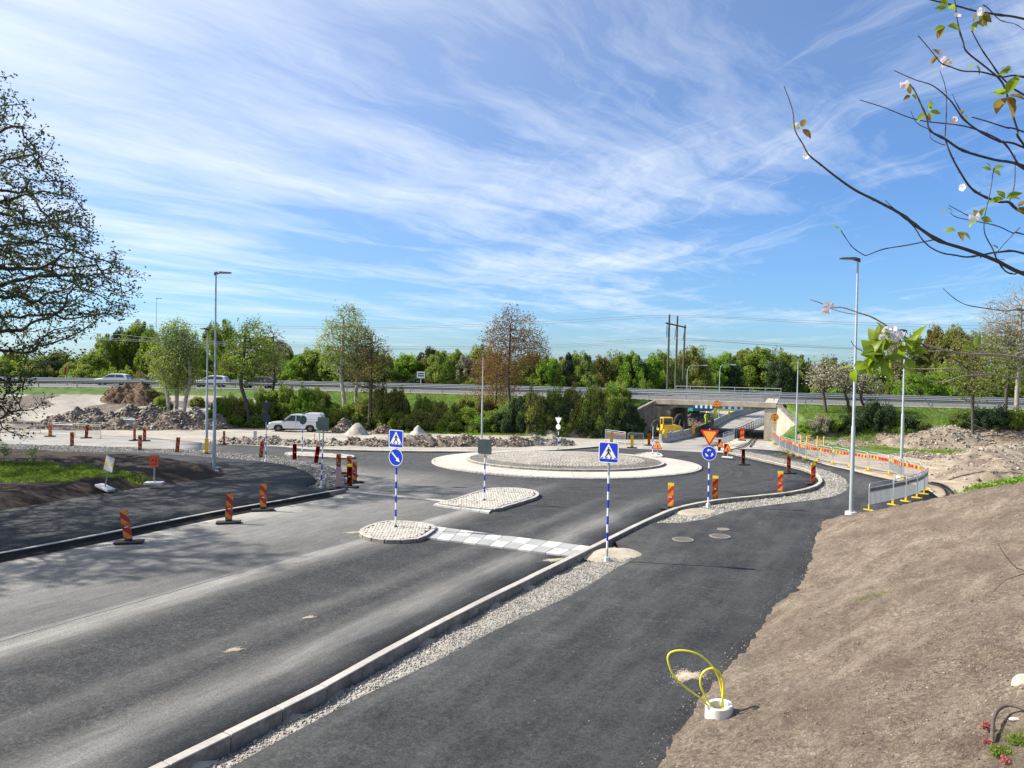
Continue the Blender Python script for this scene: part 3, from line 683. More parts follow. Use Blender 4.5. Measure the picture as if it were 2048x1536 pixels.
# ---- motorway
def strip(name, d0, d1, z, mat, k='structure', parent=None, line=None):
    ln = resample(line or MW, 3); A = off_line(ln, -d0); B = off_line(ln, -d1); n = len(ln)
    V = [(x, y, z) for x, y in A] + [(x, y, z) for x, y in B]; Fq = np.array([(i, i + 1, n + i + 1, n + i) for i in range(n - 1)])
    o = link(name, npmesh(name, V, Fq, [mat]), parent); kind(o, k); return o
strip('motorway', 0, BDEP, HM, M_mw); strip('shoulder', 0, 1.9, HM + .006, M_old)
for d in (2.0, 6.9, 8.6, 14.4): strip('edge_line', d, d + .18, HM + .008, M_whitep)
def guardrail(d, label, z0=HM, line=None, group='steel guardrails along the motorway', two=False):
    ln = [p for p in resample(off_line(resample(line or MW, 1.5), -d), 4.0)]
    r = thing('guardrail', label, 'guardrail', (0, 0, 0), group=group); b = MB()
    prof = [(0, .78), (.05, .74), (.05, .69), (0, .65), (.05, .61), (.05, .55), (0, .51), (-.012, .51), (-.012, .78)]
    rings = []
    for i, p in enumerate(ln):
        a = Vector(ln[max(i - 1, 0)]); c = Vector(ln[min(i + 1, len(ln) - 1)]); t = (c - a).normalized(); nrm = Vector((t.y, -t.x))
        rings.append([(p[0] + nrm.x * q * 1.6, p[1] + nrm.y * q * 1.6, z0 + zz_) for q, zz_ in prof])
    b.loft(rings); b.build('rail', M_rail, r)
    pm = MB().box(-.05, .05, -.04, .04, -.3, .74).build('post', M_galv, r); first = True
    for p in ln:
        if abs(p[0]) > .72 * p[1] + 4: continue
        o = pm if first else link('post', pm.data, r); first = False; o.location = (p[0], p[1], z0)
    return r
guardrail(.35, 'near steel guardrail along the motorway shoulder above the green bank')
guardrail(7.5, 'middle steel guardrail between the two motorway carriageways')
guardrail(15.2, 'far steel guardrail in front of the woodland behind the motorway')

# ---- bridge (frame of its own: x along the motorway edge, y through the passage)
BM = Matrix(((BU.x, BV.x, 0, BL.x), (BU.y, BV.y, 0, BL.y), (0, 0, 1, 0), (0, 0, 0, 1)))
br = thing('bridge', 'low concrete motorway bridge over the narrow underpass road', 'bridge'); br.matrix_world = BM
TOP = HM + .12; SOF = HM - .62
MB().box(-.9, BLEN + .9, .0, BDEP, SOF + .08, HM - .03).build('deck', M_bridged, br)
MB().box(-.95, BLEN + .55, -.12, .25, SOF + .18, HM + .10).build('edge_beam', M_bridge, br, bevel=.02)
MB().box(-.95, BLEN + .55, BDEP - .25, BDEP + .12, SOF + .18, HM + .10).build('edge_beam', M_bridge, br, bevel=.02)
MB().box(.1, BLEN - .2, .02, .42, SOF - .10, SOF + .175).build('cross_beam', M_bridged, br)
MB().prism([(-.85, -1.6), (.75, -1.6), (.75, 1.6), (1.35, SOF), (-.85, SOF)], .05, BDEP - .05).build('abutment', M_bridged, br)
MB().prism([(BLEN - .62, -1.6), (BLEN + .6, -1.6), (BLEN + .6, HM + .05), (BLEN - .62, HM + .05)], .0, BDEP - .05).build('abutment', M_bridge, br)
def wing(p0, p1, z0, z1, th, mat, mcap):
    d = (Vector(p1) - Vector(p0)); L = d.length; a = math.atan2(d.y, d.x)
    b = MB(); b.prism([(0, -1.8), (L, -1.8), (L, z1), (0, z0)], -th, 0); o = b.build('wing_wall', mat, br); o.location = (p0[0], p0[1], 0); o.rotation_euler.z = a
    c = MB(); c.prism([(-.1, z0 - .16), (L + .05, z1 - .16), (L + .05, z1 + .05), (-.1, z0 + .05)], -th - .08, .08); c = c.build('coping', mcap, o)
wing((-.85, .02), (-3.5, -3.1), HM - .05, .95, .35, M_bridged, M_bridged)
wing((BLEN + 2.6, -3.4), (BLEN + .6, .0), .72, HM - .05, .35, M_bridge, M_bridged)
def dz(a0, a1, n, cols, z0, z1):
    for i in range(n):
        u0 = a0 + (a1 - a0) * i / n; u1 = a0 + (a1 - a0) * (i + 1) / n
        MB().box(u0 + .01, u1 - .01, -.19, -.13, z0, z1).build('marker_panel', cols[i % 2], br)
M_bluep = principled('faded_blue', (.01, .06, .38), .5)
dz(3.1, 5.1, 8, (M_bluep, M_white), SOF - .10, SOF + .20); dz(6.1, 8.2, 7, (M_bridge, M_bluep), SOF - .10, SOF + .17)
# bridge railing
rl = thing('bridge_railing', 'grey steel railing along the near edge of the bridge deck', 'railing', group='railings on the bridge'); rl.matrix_world = BM
for d, zr in ((.0, .98), (.0, .62)): MB().tube([(-.9, d, HM + zr), (BLEN + .9, d, HM + zr)], .045 if zr > .9 else .03, 6).build('rail', M_galv, rl)
pm = MB().box(-.035, .035, -.04, .04, 0, .98)
pm = pm.build('post', M_galv, rl)
for i in range(8):
    o = pm if i == 0 else link('post', pm.data, rl); o.location = (-.8 + i * (BLEN + 1.6) / 7, 0, HM + .09)
r2 = dup(rl, (0, 0, 0), label='grey steel railing along the far edge of the bridge deck'); r2.matrix_world = BM @ Matrix.Translation((0, BDEP, .28))

# ================================================================ OBJECTS
def GT(px, py, lo=20, hi=260):
    """first point of the real terrain (banks and plateau too) seen at a pixel"""
    d = ray(px, py); ts = np.linspace(lo, hi, 1200); x, y, z = d.x * ts, d.y * ts, EYE + d.z * ts
    m = np.nonzero(z <= terrain(x, y, False))[0]; i = m[0] if len(m) else -1
    return (float(x[i]), float(y[i]), float(z[i]))
def P3(px, py, dz=0.0):
    p = G(px, py, dz); return (p[0], p[1], float(H0(*p)) + dz)
def clip_rect(poly, x0, x1, z0, z1):
    for ax, lim, s in ((0, x0, 1), (0, x1, -1), (1, z0, 1), (1, z1, -1)):
        out = []
        for i in range(len(poly)):
            a, b = poly[i - 1], poly[i]; ia, ib = (a[ax] - lim) * s >= 0, (b[ax] - lim) * s >= 0
            if ia != ib: t = (lim - a[ax]) / (b[ax] - a[ax]); out.append((a[0] + (b[0] - a[0]) * t, a[1] + (b[1] - a[1]) * t))
            if ib: out.append(b)
        poly = out
        if len(poly) < 3: return []
    return poly
def striped_board(w, h, pitch, slope, cols, name, parent, th=.03, z0=0.0, horizontal=False):
    """flat board whose two faces are divided into slanting red and yellow bands"""
    b = MB()
    for side, y in ((1, -th / 2), (-1, th / 2)):
        k = -40
        while k < 60:
            if horizontal: q = [(k * pitch, -1), ((k + 1) * pitch, -1), ((k + 1) * pitch, 3), (k * pitch, 3)]
            else: q = [(-1, k * pitch - slope), (1, k * pitch + slope), (1, (k + 1) * pitch + slope), (-1, (k + 1) * pitch - slope)]
            c = clip_rect(q, -w / 2, w / 2, 0, h)
            if c: b.add([(x, y, z + z0) for x, z in c], [tuple(range(len(c)))[::side]], (k % 2))
            k += 1
    b.add([(-w / 2, -th / 2, z0), (w / 2, -th / 2, z0), (w / 2, th / 2, z0), (-w / 2, th / 2, z0), (-w / 2, -th / 2, z0 + h), (w / 2, -th / 2, z0 + h), (w / 2, th / 2, z0 + h), (-w / 2, th / 2, z0 + h)], [(0, 1, 5, 4), (1, 2, 6, 5), (2, 3, 7, 6), (3, 0, 4, 7), (4, 5, 6, 7)], 1)
    o = b.build(name, cols, parent); bm = bmesh.new(); bm.from_mesh(o.data); bmesh.ops.remove_doubles(bm, verts=bm.verts, dist=1e-4); bmesh.ops.recalc_face_normals(bm, faces=bm.faces); bm.to_mesh(o.data); bm.free()
    return o

M_redd = principled('board_red_shaded', (.33, .018, .016), .6, var=.15); M_yeld = principled('board_yellow_shaded', (.66, .30, .03), .6, var=.12)  # darkened red and yellow: shade of the backlit boards is put into the colour
M_pink = principled('faded_board_pink', (.72, .50, .52), .6, var=.08); M_light = principled('grey_plate', (.62, .64, .64), .5)
def marker(style):
    t = thing('marker_board', 'x', 'marker board', group='red and yellow marker boards round the works')
    MB().box(-.42, .42, -.19, .19, 0, .07).build('base', M_black, t, bevel=.02)
    MB().box(-.10, .10, -.08, .08, .06, .14).build('socket', M_black, t, bevel=.01)
    cols = {'bright': (M_yel, M_red2), 'backlit': (M_yeld, M_redd), 'mirror': (M_yeld, M_redd), 'pink': (M_pink, M_pink), 'yellow': (M_yelp, M_yelp)}[style]
    striped_board(.24, .92, .20, {'bright': .75, 'backlit': -.75}.get(style, .75) * 1.3, cols, 'board', t, z0=.12)
    if style == 'bright': MB().box(-.122, .122, -.019, .019, .98, 1.10).build('cap', M_yel, t)
    if style in ('backlit', 'bright'): MB().box(-.05, .05, -.022, -.016, .50, .53).build('label', M_light, t)
    return t
PROTO = {}
def put_marker(px, py, style, label, rz=0.0, lean=0.0, first={}):
    x, y, z = P3(px, py, 0.015)
    if (25 < y < 40) and x < -5 and px < 660: pass
    if style not in PROTO: PROTO[style] = o = marker(style); o.location = (x, y, z); o['label'] = label
    else: o = dup(PROTO[style], (x, y, z), 0, label)
    o.rotation_euler = (0, 0, R(rz))
    for c in o.children:
        if c.name.split('.')[0] in ('board', 'label', 'socket'): c.rotation_euler = (0, R(lean), 0)
    return o
put_marker(258, 1086, 'backlit', 'leaning red and amber marker board on black base, nearest on the left kerb', 14, -9)
put_marker(457, 1046, 'backlit', 'upright red and amber marker board beside left kerb, second nearest', 16, 2)
put_marker(526, 1021, 'backlit', 'marker board with yellow top at the left kerb, third along the road', 14, 0)
put_marker(677, 979, 'pink', 'faded pale pink marker board at the corner of the left kerb', 8)
put_marker(699, 975, 'bright', 'bright orange striped marker board beside the pale pink one', -12)
put_marker(709, 966, 'backlit', 'dark red marker board right behind the bright striped one', 35)
put_marker(677, 947, 'backlit', 'brown shaded marker board behind the pale pink one', 20)
put_marker(698, 952, 'backlit', 'marker board half hidden behind the kerb corner boards', 28)
put_marker(631, 928, 'backlit', 'marker board leaning right in front of the long narrow island', 22, 8)
put_marker(589, 922, 'backlit', 'marker board left of the striped island pole on the gravel edge', 20)
put_marker(521, 916, 'backlit', 'marker board leaning against the dark sign pole by the cycle path', 25, 6)
put_marker(448, 889, 'backlit', 'narrow marker board seen edge on near the grey rubble', 75)
put_marker(413, 909, 'yellow', 'plain amber marker board standing left of the tall lamp post', 20)
put_marker(354, 906, 'backlit', 'marker board on the grey side road left of the amber board', 22, 4)
put_marker(280, 901, 'backlit', 'marker board on the gravel strip behind the orange square sign', 25)
put_marker(289, 882, 'backlit', 'marker board at far edge of side road, right of a pair', 20)
put_marker(269, 881, 'backlit', 'thin marker board at far edge of side road, left of a pair', 70)
put_marker(172, 876, 'backlit', 'leaning marker board in front of the left crowd barriers', 40, 5)
put_marker(144, 894, 'backlit', 'marker board on the side road nearest the low oak branches', 22)
put_marker(100, 873, 'backlit', 'marker board at the end of the left crowd barriers', 5)
put_marker(1341, 1019, 'bright', 'bright yellow and red marker board at start of right kerb curve', -22)
put_marker(1430, 1001, 'bright', 'bright marker board just right of the roundabout sign pole', -22)
put_marker(1560, 989, 'bright', 'bright marker board on the kerb at the outside of the bend', -20)
put_marker(1626, 968, 'bright', 'marker board at the tight tip of the right kerb bend', 4)
put_marker(1577, 947, 'backlit', 'marker board on the far side of the right kerb bend', 10)
put_marker(1486, 930, 'backlit', 'marker board on the kerb left of the crossing bend gravel', 10)
put_marker(1451, 917, 'backlit', 'marker board standing under the front roadworks triangle', 5)
put_marker(1439, 905, 'backlit', 'marker board standing under the road narrows triangle', 5)
put_marker(1264, 896, 'yellow', 'plain yellow board by the low barriers left of the works', -15)
put_marker(1298, 891, 'yellow', 'plain yellow board at the left end of the concrete barriers', -20)
put_marker(1319, 885, 'yellow', 'plain yellow board leaning on the first concrete barrier', -10, 4)
put_marker(1223, 887, 'yellow', 'plain yellow board in front of the dirt left of the barriers', -10)

# ---- concrete barrier line
gb = 'concrete barriers beside the underpass road'
t = thing('concrete_barrier', 'first grey concrete barrier of the curving row, nearest the triangular island', 'barrier', group=gb)
prof = [(-.30, 0), (.30, 0), (.24, .14), (.12, .30), (.09, .85), (-.09, .85), (-.12, .30), (-.24, .14)]
b = MB(); b.loft([[(x, y, z) for y, z in prof] for x in (-1.98, 1.98)]); b.build('body', M_concb, t, bevel=.02)
for xx in (-1.2, 1.2): MB().tube([(xx, -.14, .42), (xx, -.10, .42)], .07, 8).build('lifting_hole', M_black, t)
bl = resample(BAR[1:], 4.0); first = True
for a, c in list(zip(bl[:-1], bl[1:])):
    o = t if first else dup(t, (0, 0, 0), 0, 'long grey concrete road barrier in the middle of the curving row'); first = False; m = ((a[0] + c[0]) / 2, (a[1] + c[1]) / 2)
    o.location = (*m, float(H0(*m)) - .01); o.rotation_euler.z = math.atan2(c[1] - a[1], c[0] - a[0])
yb = None
for i, (px, py) in enumerate([(1331, 880), (1386, 868), (1424, 852), (1457, 838), (1498, 822)]):
    p = min(resample(BAR, .5), key=lambda q: abs(W2 + F * q[0] / q[1] - px)); z = float(H0(*p))
    lab = 'yellow plastic marker clipped on the barrier, number %s from the near end' % ('first', 'second', 'third', 'fourth', 'fifth')[i]
    lab = ['yellow marker clipped on the barrier in front of the excavator', 'yellow marker clipped on the barrier below the cab bucket', 'yellow marker clipped on the barrier beside the left worker', 'yellow marker clipped on the barrier right of both workers', 'yellow marker clipped on the farthest concrete barrier'][i]
    if yb is None:
        yb = thing('barrier_marker', lab, 'marker', group='yellow markers on the concrete barriers'); MB().box(-.16, .16, -.05, .05, .25, 1.15).build('panel', M_yelp, yb, bevel=.01); MB().box(-.26, .26, -.12, .12, .84, .94).build('clip', M_yelp, yb); o = yb
    else: o = dup(yb, (0, 0, 0), 0, lab)
    o.location = (p[0] + .08, p[1] - .22, z + .08); o.rotation_euler = (0, 0, R(20))

# ---- sign plates
def disc(r, n=36, cx=0, cz=0): return [(cx + r * math.cos(2 * math.pi * k / n), cz + r * math.sin(2 * math.pi * k / n)) for k in range(n)]
def rrect(w, h, r, n=5):
    out = []
    for cx, cz, a0 in ((w / 2 - r, h / 2 - r, 0), (-w / 2 + r, h / 2 - r, 90), (-w / 2 + r, -h / 2 + r, 180), (w / 2 - r, -h / 2 + r, 270)):
        out += [(cx + r * math.cos(R(a0 + 90 * k / n)), cz + r * math.sin(R(a0 + 90 * k / n))) for k in range(n + 1)]
    return out
def rtri(s, r, down=False, n=5):
    h = s * math.sqrt(3) / 2; sg = -1 if down else 1; c = [(0, 2 * h / 3), (-s / 2, -h / 3), (s / 2, -h / 3)]; out = []
    for i, (x, z) in enumerate(c):
        L = math.hypot(x, z); cx, cz = x * (L - 2 * r) / L, z * (L - 2 * r) / L; a = math.atan2(z, x)
        out += [(cx + r * math.cos(a + R(-60 + 120 * k / n)), (cz + r * math.sin(a + R(-60 + 120 * k / n)))) for k in range(n + 1)]
    return [(x, z * sg) for x, z in out]
def shape(name, pts, mat, parent, lvl, z=0.0, flip=False):
    y = -.016 - .0022 * lvl; o = MB(); o.prism([(a, b + z) for a, b in pts], y - .002, y); return o.build(name, mat, parent)
def limb(x0, z0, x1, z1, w0, w1):
    d = Vector((x1 - x0, z1 - z0)).normalized(); n = Vector((-d.y, d.x)); return [(x0 + n.x * w0, z0 + n.y * w0), (x0 - n.x * w0, z0 - n.y * w0), (x1 - n.x * w1, z1 - n.y * w1), (x1 + n.x * w1, z1 + n.y * w1)]
def walker(parent, z, s=1.0, lvl=3, ox=0.0):
    f = lambda P: [(ox + a * s, b * s) for a, b in P]
    shape('symbol', f(disc(.023, 12, .002, .150)), M_blk, parent, lvl, z)
    shape('symbol', f([(-.030, .118), (.028, .122), (.040, .09), (.026, .02), (.020, -.005), (-.026, -.005), (-.022, .05)]), M_blk, parent, lvl, z)
    for q in (limb(-.022, .11, -.048, .055, .011, .009), limb(-.048, .055, -.078, .040, .009, .007), limb(.030, .11, .062, .06, .011, .009), limb(.062, .06, .060, .02, .009, .007), limb(-.008, .005, -.055, -.070, .022, .014), limb(-.055, -.070, -.105, -.122, .014, .011), limb(.008, .005, .050, -.065, .022, .014), limb(.050, -.065, .098, -.122, .014, .011), limb(-.115, -.128, -.085, -.128, .008, .008), limb(.09, -.128, .122, -.128, .008, .008)):
        shape('symbol', f(q), M_blk, parent, lvl + 1, z)
def plate_ped(t, z):
    p = MB().prism([(a, b + z) for a, b in rrect(.62, .62, .05)], -.016, .0).build('plate', M_signback, t)
    shape('border', rrect(.62, .62, .05), M_white, p, 0, z); shape('field', rrect(.565, .565, .035), M_sgn_b, p, 1, z)
    shape('triangle', [(0, .262), (-.262, -.190), (.262, -.190)], M_white, p, 2, z); walker(p, z - .01)
    for x in (-.19, -.055, .065, .20):
        k = .02 if x < 0 else -.02; shape('crossing_bar', [(x - .032 - k, -.180), (x + .018 - k, -.180), (x + .032 + k * .5, -.142), (x - .012 + k * .5, -.142)], M_blk, p, 3, z)
    return p
def plate_disc(t, z, r=.305):
    p = MB().prism(disc(r, 40, 0, z), -.016, .0).build('plate', M_signback, t)
    shape('border', disc(r, 40), M_white, p, 0, z); shape('field', disc(r * .92, 40), M_sgn_b, p, 1, z); return p
def plate_keep(t, z):
    p = plate_disc(t, z); d = Vector((.78, -.63)).normalized(); n = Vector((-d.y, d.x)); a, b, c = Vector((-.17, .165)), Vector((.055, -.055)), Vector((.165, -.145))
    Q = [a + n * .026, a - n * .026, b - n * .026, b - n * .085, c + d * .02, b + n * .085, b + n * .026]
    shape('arrow', [(q.x, q.y) for q in Q], M_white, p, 2, z); return p
def plate_round(t, z):
    p = plate_disc(t, z)
    for k in range(3):
        a0 = R(70 + 120 * k); pts = []; ri, ro, rm = .115, .165, .14
        for i in range(6): a = a0 - R(12 * i) + R(20); pts.append((ro * math.cos(a), ro * math.sin(a)))
        a1 = a0 - R(60) + R(20); pts = [(r_ * math.cos(a0 + R(s_) ), r_ * math.sin(a0 + R(s_))) for r_, s_ in [(.165, -10), (.170, 10), (.168, 30), (.205, 30), (.14, 68), (.075, 30), (.115, 30), (.118, 10), (.115, -10)]]
        shape('arrow', pts, M_white, p, 2, z)
    return p
def plate_yield(t, z, s=.80):
    p = MB().prism([(a, b + z) for a, b in rtri(s, .035, True)], -.016, .0).build('plate', M_signback, t)
    shape('border', rtri(s, .035, True), M_red, p, 0, z); shape('field', rtri(s * .72, .02, True), M_orange, p, 1, z); return p
def plate_back(kind_, w, mat=None):
    def f(t, z):
        mm = mat or M_signback; P = {'sq': rrect(w, w, .05), 'tri': rtri(w, .035, True), 'disc': disc(w / 2, 36)}[kind_]
        p = MB().prism([(a, b + z) for a, b in P], -.026, -.012).build('plate', mm, t)
        MB().box(-.05, .05, -.012, .03, z + .10, z + .14).build('clamp', M_galvd, p); MB().box(-.05, .05, -.012, .03, z - .14, z - .10).build('clamp', M_galvd, p); return p
    return f
def sign(px, py, h, plates, label, rz=-29, s0=.3, s1=2.2, base='block', scale=1.0, lean=(0, 0), dz=0.0, name='road_sign', z=None, group=None):
    loc = P3(px, py, dz) if z is None else z
    t = thing(name, label, 'road sign', loc, group=group); t.rotation_euler = (R(lean[1]), R(lean[0]), R(rz)); t.scale = (scale,) * 3
    b = MB(); zc = 0.0; k = 0; cuts = [0.0]
    if s1 > s0: cuts += list(np.arange(s0, s1 + .01, .245))
    cuts += [h]; cuts = sorted(set(cuts)); ring = lambda zz: [(.032 * math.cos(a) , .032 * math.sin(a) + .034, zz) for a in [2 * math.pi * i / 10 for i in range(10)]]
    for i, (a, c) in enumerate(zip(cuts[:-1], cuts[1:])):
        mi = 0 if (c > s1 + .05 or a < s0 - .01) or s1 <= s0 else (1 + (i % 2))
        b.loft([ring(a), ring(c)], mi, caps=(i in (0, len(cuts) - 2)))
    b.build('pole', (M_galv, M_sgn_b, M_white), t, smooth=False)
    if base == 'block': MB().tube([(0, .034, -.1), (0, .034, .12)], [.11, .09], 8).build('foot', M_concl, t)
    elif base == 'slab': MB().box(-.38, .38, -.16, .24, -.02, .09).build('foot', M_concl, t, bevel=.02)
    elif base == 'collar': MB().tube([(0, .034, -.02), (0, .034, .05)], .055, 10).build('foot', M_black, t)
    for f, zc in plates: f(t, zc)
    return t
sign(1213, 1122, 3.55, [(plate_ped, 3.25)], 'pedestrian crossing sign on the sandy mound by the right kerb', -27, .36, 2.6, dz=.02)
sign(790, 1054, 3.38, [(plate_ped, 3.08), (plate_keep, 2.44)], 'pedestrian crossing sign above blue keep right arrow on front island', -29, .12, 2.1, base='collar', dz=.12)
sign(1416, 1013, 3.30, [(plate_yield, 3.02), (plate_round, 2.26)], 'orange give way triangle above blue roundabout disc on striped pole', -24, .15, 1.95, dz=.03)
sign(968, 1001, 2.62, [(plate_back('sq', .62), 2.28)], 'square sign seen from its green back on the larger cobbled island', -20, .10, 2.0, base='collar', dz=.12)
sign(641, 978, 3.30, [(plate_back('sq', .62), 2.98)], 'square sign seen from its dark back, pole leaning beside the gravel tip', -22, .15, 2.0, lean=(2.2, 0), dz=.05)
sign(531, 923, 3.60, [(plate_back('tri', .74, M_signback2), 3.28), (plate_back('disc', .56, M_signback2), 2.62)], 'dark backs of triangle and disc signs on the pole by cycle path', -10, .15, 2.0, dz=.08)
sign(605, 905, 2.55, [(plate_back('disc', .60), 2.20)], 'round sign turned sideways on the long narrow island', 52, .10, 1.9, base='collar', dz=.1)
sign(638, 908, 2.2, [(plate_back('sq', .45), 1.95)], 'thin grey post with small plate behind the dark backed sign', -10, 0, 0, base='collar', dz=.1)
sign(1116, 898, 2.55, [(plate_back('tri', .62, M_light), 2.25), (plate_back('disc', .42, M_light), 1.72)], 'pale backs of triangle and disc signs beyond the roundabout', -38, .10, 1.7, base='collar', dz=.1)
sign(1306, 908, 2.05, [(plate_back('disc', .5), 1.75)], 'striped pole with edge-on disc on small triangular island', 78, .10, 1.5, base='collar', dz=.1)
def tri_work(t, z, s=.68, narrow=False):
    p = MB().prism([(a, b + z) for a, b in rtri(s, .03)], -.016, .0).build('plate', M_signback, t)
    shape('border', rtri(s, .03), M_red, p, 0, z); shape('field', rtri(s * .74, .015), M_orange, p, 1, z)
    if narrow:
        for sgn in (-1, 1): shape('symbol', [(sgn * .075, -.13), (sgn * .050, -.13), (sgn * .045, -.05), (sgn * .022, .0), (sgn * .022, .08), (sgn * .040, .08), (sgn * .045, .01), (sgn * .07, -.04)], M_blk, p, 2, z)
    else:
        shape('symbol', disc(.026, 12, -.005, .085), M_blk, p, 2, z)
        for q in (limb(-.01, .06, -.03, -.02, .028, .026), limb(-.03, -.02, -.01, -.08, .018, .012), limb(-.03, -.02, -.075, -.10, .018, .012), limb(-.01, -.08, .0, -.13, .012, .01), limb(-.005, .05, .06, .0, .012, .01), limb(.10, .05, -.0, -.07, .007, .007)): shape('symbol', q, M_blk, p, 2, z)
        shape('symbol', [(.03, -.13), (.15, -.13), (.12, -.09), (.085, -.065), (.05, -.09)], M_blk, p, 2, z)
    return p
work = lambda t, z: tri_work(t, z); narrow = lambda t, z: tri_work(t, z, .60, True)
sign(1315, 913, .75, [(work, .72)], 'small roadworks warning triangle on the triangular island by barriers', -24, 0, 0, base='slab', dz=.1)
sign(1455, 916, .8, [(work, .62)], 'front roadworks warning triangle where the right kerb starts', -24, 0, 0, base='slab', dz=.08)
sign(1441, 905, .8, [(narrow, .55)], 'road narrows warning triangle just behind the front roadworks triangle', -24, 0, 0, base='slab', dz=.08)
def plate_height(t, z, r=.36):
    p = MB().prism(disc(r, 36, 0, z), -.016, .0).build('plate', M_signback, t)
    shape('border', disc(r, 36), M_red, p, 0, z); shape('field', disc(r * .80, 36), M_orange, p, 1, z)
    shape('symbol', [(-.11, .265), (.11, .265), (0, .12)], M_blk, p, 2, z); shape('symbol', [(-.11, -.265), (.11, -.265), (0, -.12)], M_blk, p, 2, z)
    cu = bpy.data.curves.new('lettering', 'FONT'); cu.body = '3,6 m'; cu.size = .20; cu.align_x = 'CENTER'; cu.align_y = 'CENTER'; cu.extrude = .002; cu.offset = .004; cu.materials.append(M_blk)
    dgl = bpy.data.objects.new('l', cu); scene.collection.objects.link(dgl); bpy.context.view_layer.update(); lm = bpy.data.meshes.new_from_object(dgl.evaluated_get(bpy.context.evaluated_depsgraph_get())); bpy.data.objects.remove(dgl); o = link('lettering', lm, p); o.location = (0, -.026, z); o.rotation_euler = (R(90), 0, 0); return p
q = at(1434, 808.5, 76.75); t = thing('height_limit_sign', 'round orange height limit sign fixed to the bridge edge beam', 'road sign', tuple(q)); t.rotation_euler.z = R(-18); plate_height(t, 0, .36)
MB().box(-.04, .04, 0, .25, -.3, .3).build('bracket', M_galvd, t)
t = sign(1550, 872, 2.5, [(plate_height, 2.15)], 'round orange height limit sign on a pole by the right abutment', -15, 0, 0, scale=1.0)
MB().box(-.2, .2, -.03, -.01, 1.50, 1.72).build('subplate', M_orange, t)
t.location = (*[v for v in (at(1550, 825, 73.0))[:2]], float(H0(0, 73)) + .25)
for c in t.children:
    if c.name.startswith('foot'): c.location.z = -.2
def plate_prio(t, z):
    p = MB().prism([(a, b + z) for a, b in [(-.22, -.30), (.26, -.30), (.26, .30), (-.22, .30)]], -.03, -.014).build('plate', M_light, t)
    shape('symbol', [(-.21, -.12), (-.02, 0), (-.21, .12)], M_yelp, p, 7, z); shape('symbol', [(.25, -.12), (.07, 0), (.25, .12)], M_yelp, p, 7, z)
sign(208, 977, 1.25, [(plate_prio, 1.1)], 'tilted pale sign with yellow corners on the dark soil', -20, 0, 0, base='slab', dz=.35, lean=(15, 0))
def plate_orange(t, z):
    p = MB().prism([(a, b + z) for a, b in rrect(.40, .50, .03)], -.03, -.014).build('plate', M_signback, t); shape('field', rrect(.385, .485, .03), principled('diversion_orange', (.85, .10, .02), .5), p, 7, z)
    shape('symbol', limb(-.12, .02, .05, .02, .012, .012), M_blk, p, 8, z); shape('symbol', limb(.09, -.08, .09, .14, .02, .012), M_blk, p, 8, z); shape('symbol', limb(-.13, -.14, .13, -.14, .014, .014), M_blk, p, 8, z); shape('symbol', disc(.03, 10, -.05, .07), M_blk, p, 8, z)
sign(308, 968, 1.15, [(plate_orange, 1.02)], 'orange square diversion sign on a pole standing in dark soil', 8, 0, 0, base='slab', dz=.35)
# far small signs by the motorway
def far_sign(px, pt, pb, Y, shp, w, h, mat, label, mat2=None):
    top = at(px, pt, Y); bot = at(px, pb, Y); t = thing('roadside_sign', label, 'road sign', (top.x, Y, bot.z))
    L = top.z - bot.z; MB().tube([(0, .05, 0), (0, .05, L)], .05, 6).build('pole', M_galvd, t)
    P = disc(w / 2, 20, 0, L - w / 2) if shp == 'o' else [(-w / 2, L - h), (w / 2, L - h), (w / 2, L), (-w / 2, L)]
    p = MB().prism(P, -.03, 0).build('plate', mat, t)
    if mat2:
        for zz_ in (.3, .62): MB().box(-w * .36, w * .36, -.045, -.032, L - h * zz_ - .09, L - h * zz_ + .07).build('lettering', mat2, p)
far_sign(842, 743, 778, 104, 'r', 1.15, .95, M_white, 'white place name board behind the motorway rail', M_dgrey)
far_sign(284, 745, 772, 110, 'o', .62, .6, M_sgn_b, 'small blue round sign beside the motorway behind the white hatchback')
far_sign(300, 746, 772, 112, 'r', .62, .42, M_white, 'small white square sign right of the blue round sign')
far_sign(275, 744, 772, 112, 'r', .25, .9, M_light, 'narrow pale sign left of the blue round sign')
far_sign(131, 735, 765, 105, 'r', .3, 1.1, M_redd, 'thin red and white roadside post behind the motorway rail')

# ---- lamp posts
def lamp(loc, h, label, side=1, arm=.7, rz=0.0, base=True, name='lamp_post', sleeve=3.6, grp='straight grey lamp posts'):
    t = thing(name, label, 'lamp post', loc, R(rz), group=grp)
    MB().tube([(0, 0, 0), (0, 0, sleeve), (0, 0, sleeve + .06), (0, 0, h)], [.085, .08, .058, .038], 14).build('pole', M_galv, t, smooth=True)
    if base: MB().tube([(0, 0, -.35), (0, 0, .16)], [.27, .22], 16).build('foundation', M_concl, t, smooth=True)
    hd = MB(); s = side
    hd.loft([[(s * x, -w_, h + z0), (s * x, w_, h + z0), (s * x, w_ * .7, h + z1), (s * x, -w_ * .7, h + z1)] for x, w_, z0, z1 in ((-.09, .05, -.10, .06), (.10, .07, -.03, .10), (.18, .15, .0, .10), (arm, .13, .03, .075))]); hd.build('lamp_head', M_dgrey, t, bevel=.01)
    MB().box(s * .2 if s > 0 else s * (arm - .05), s * (arm - .05) if s > 0 else s * .2, -.10, .10, h - .008, h + .012).build('lens', M_light, t)
    return t
lamp(P3(428, 947, .17), 10.05, 'tall lamp post on the tip of the dark soil bed, arm to the right', 1, .75)
lamp(P3(413, 906), 8.25, 'lamp post just left of the tallest left one, beside side road', -1, .5)
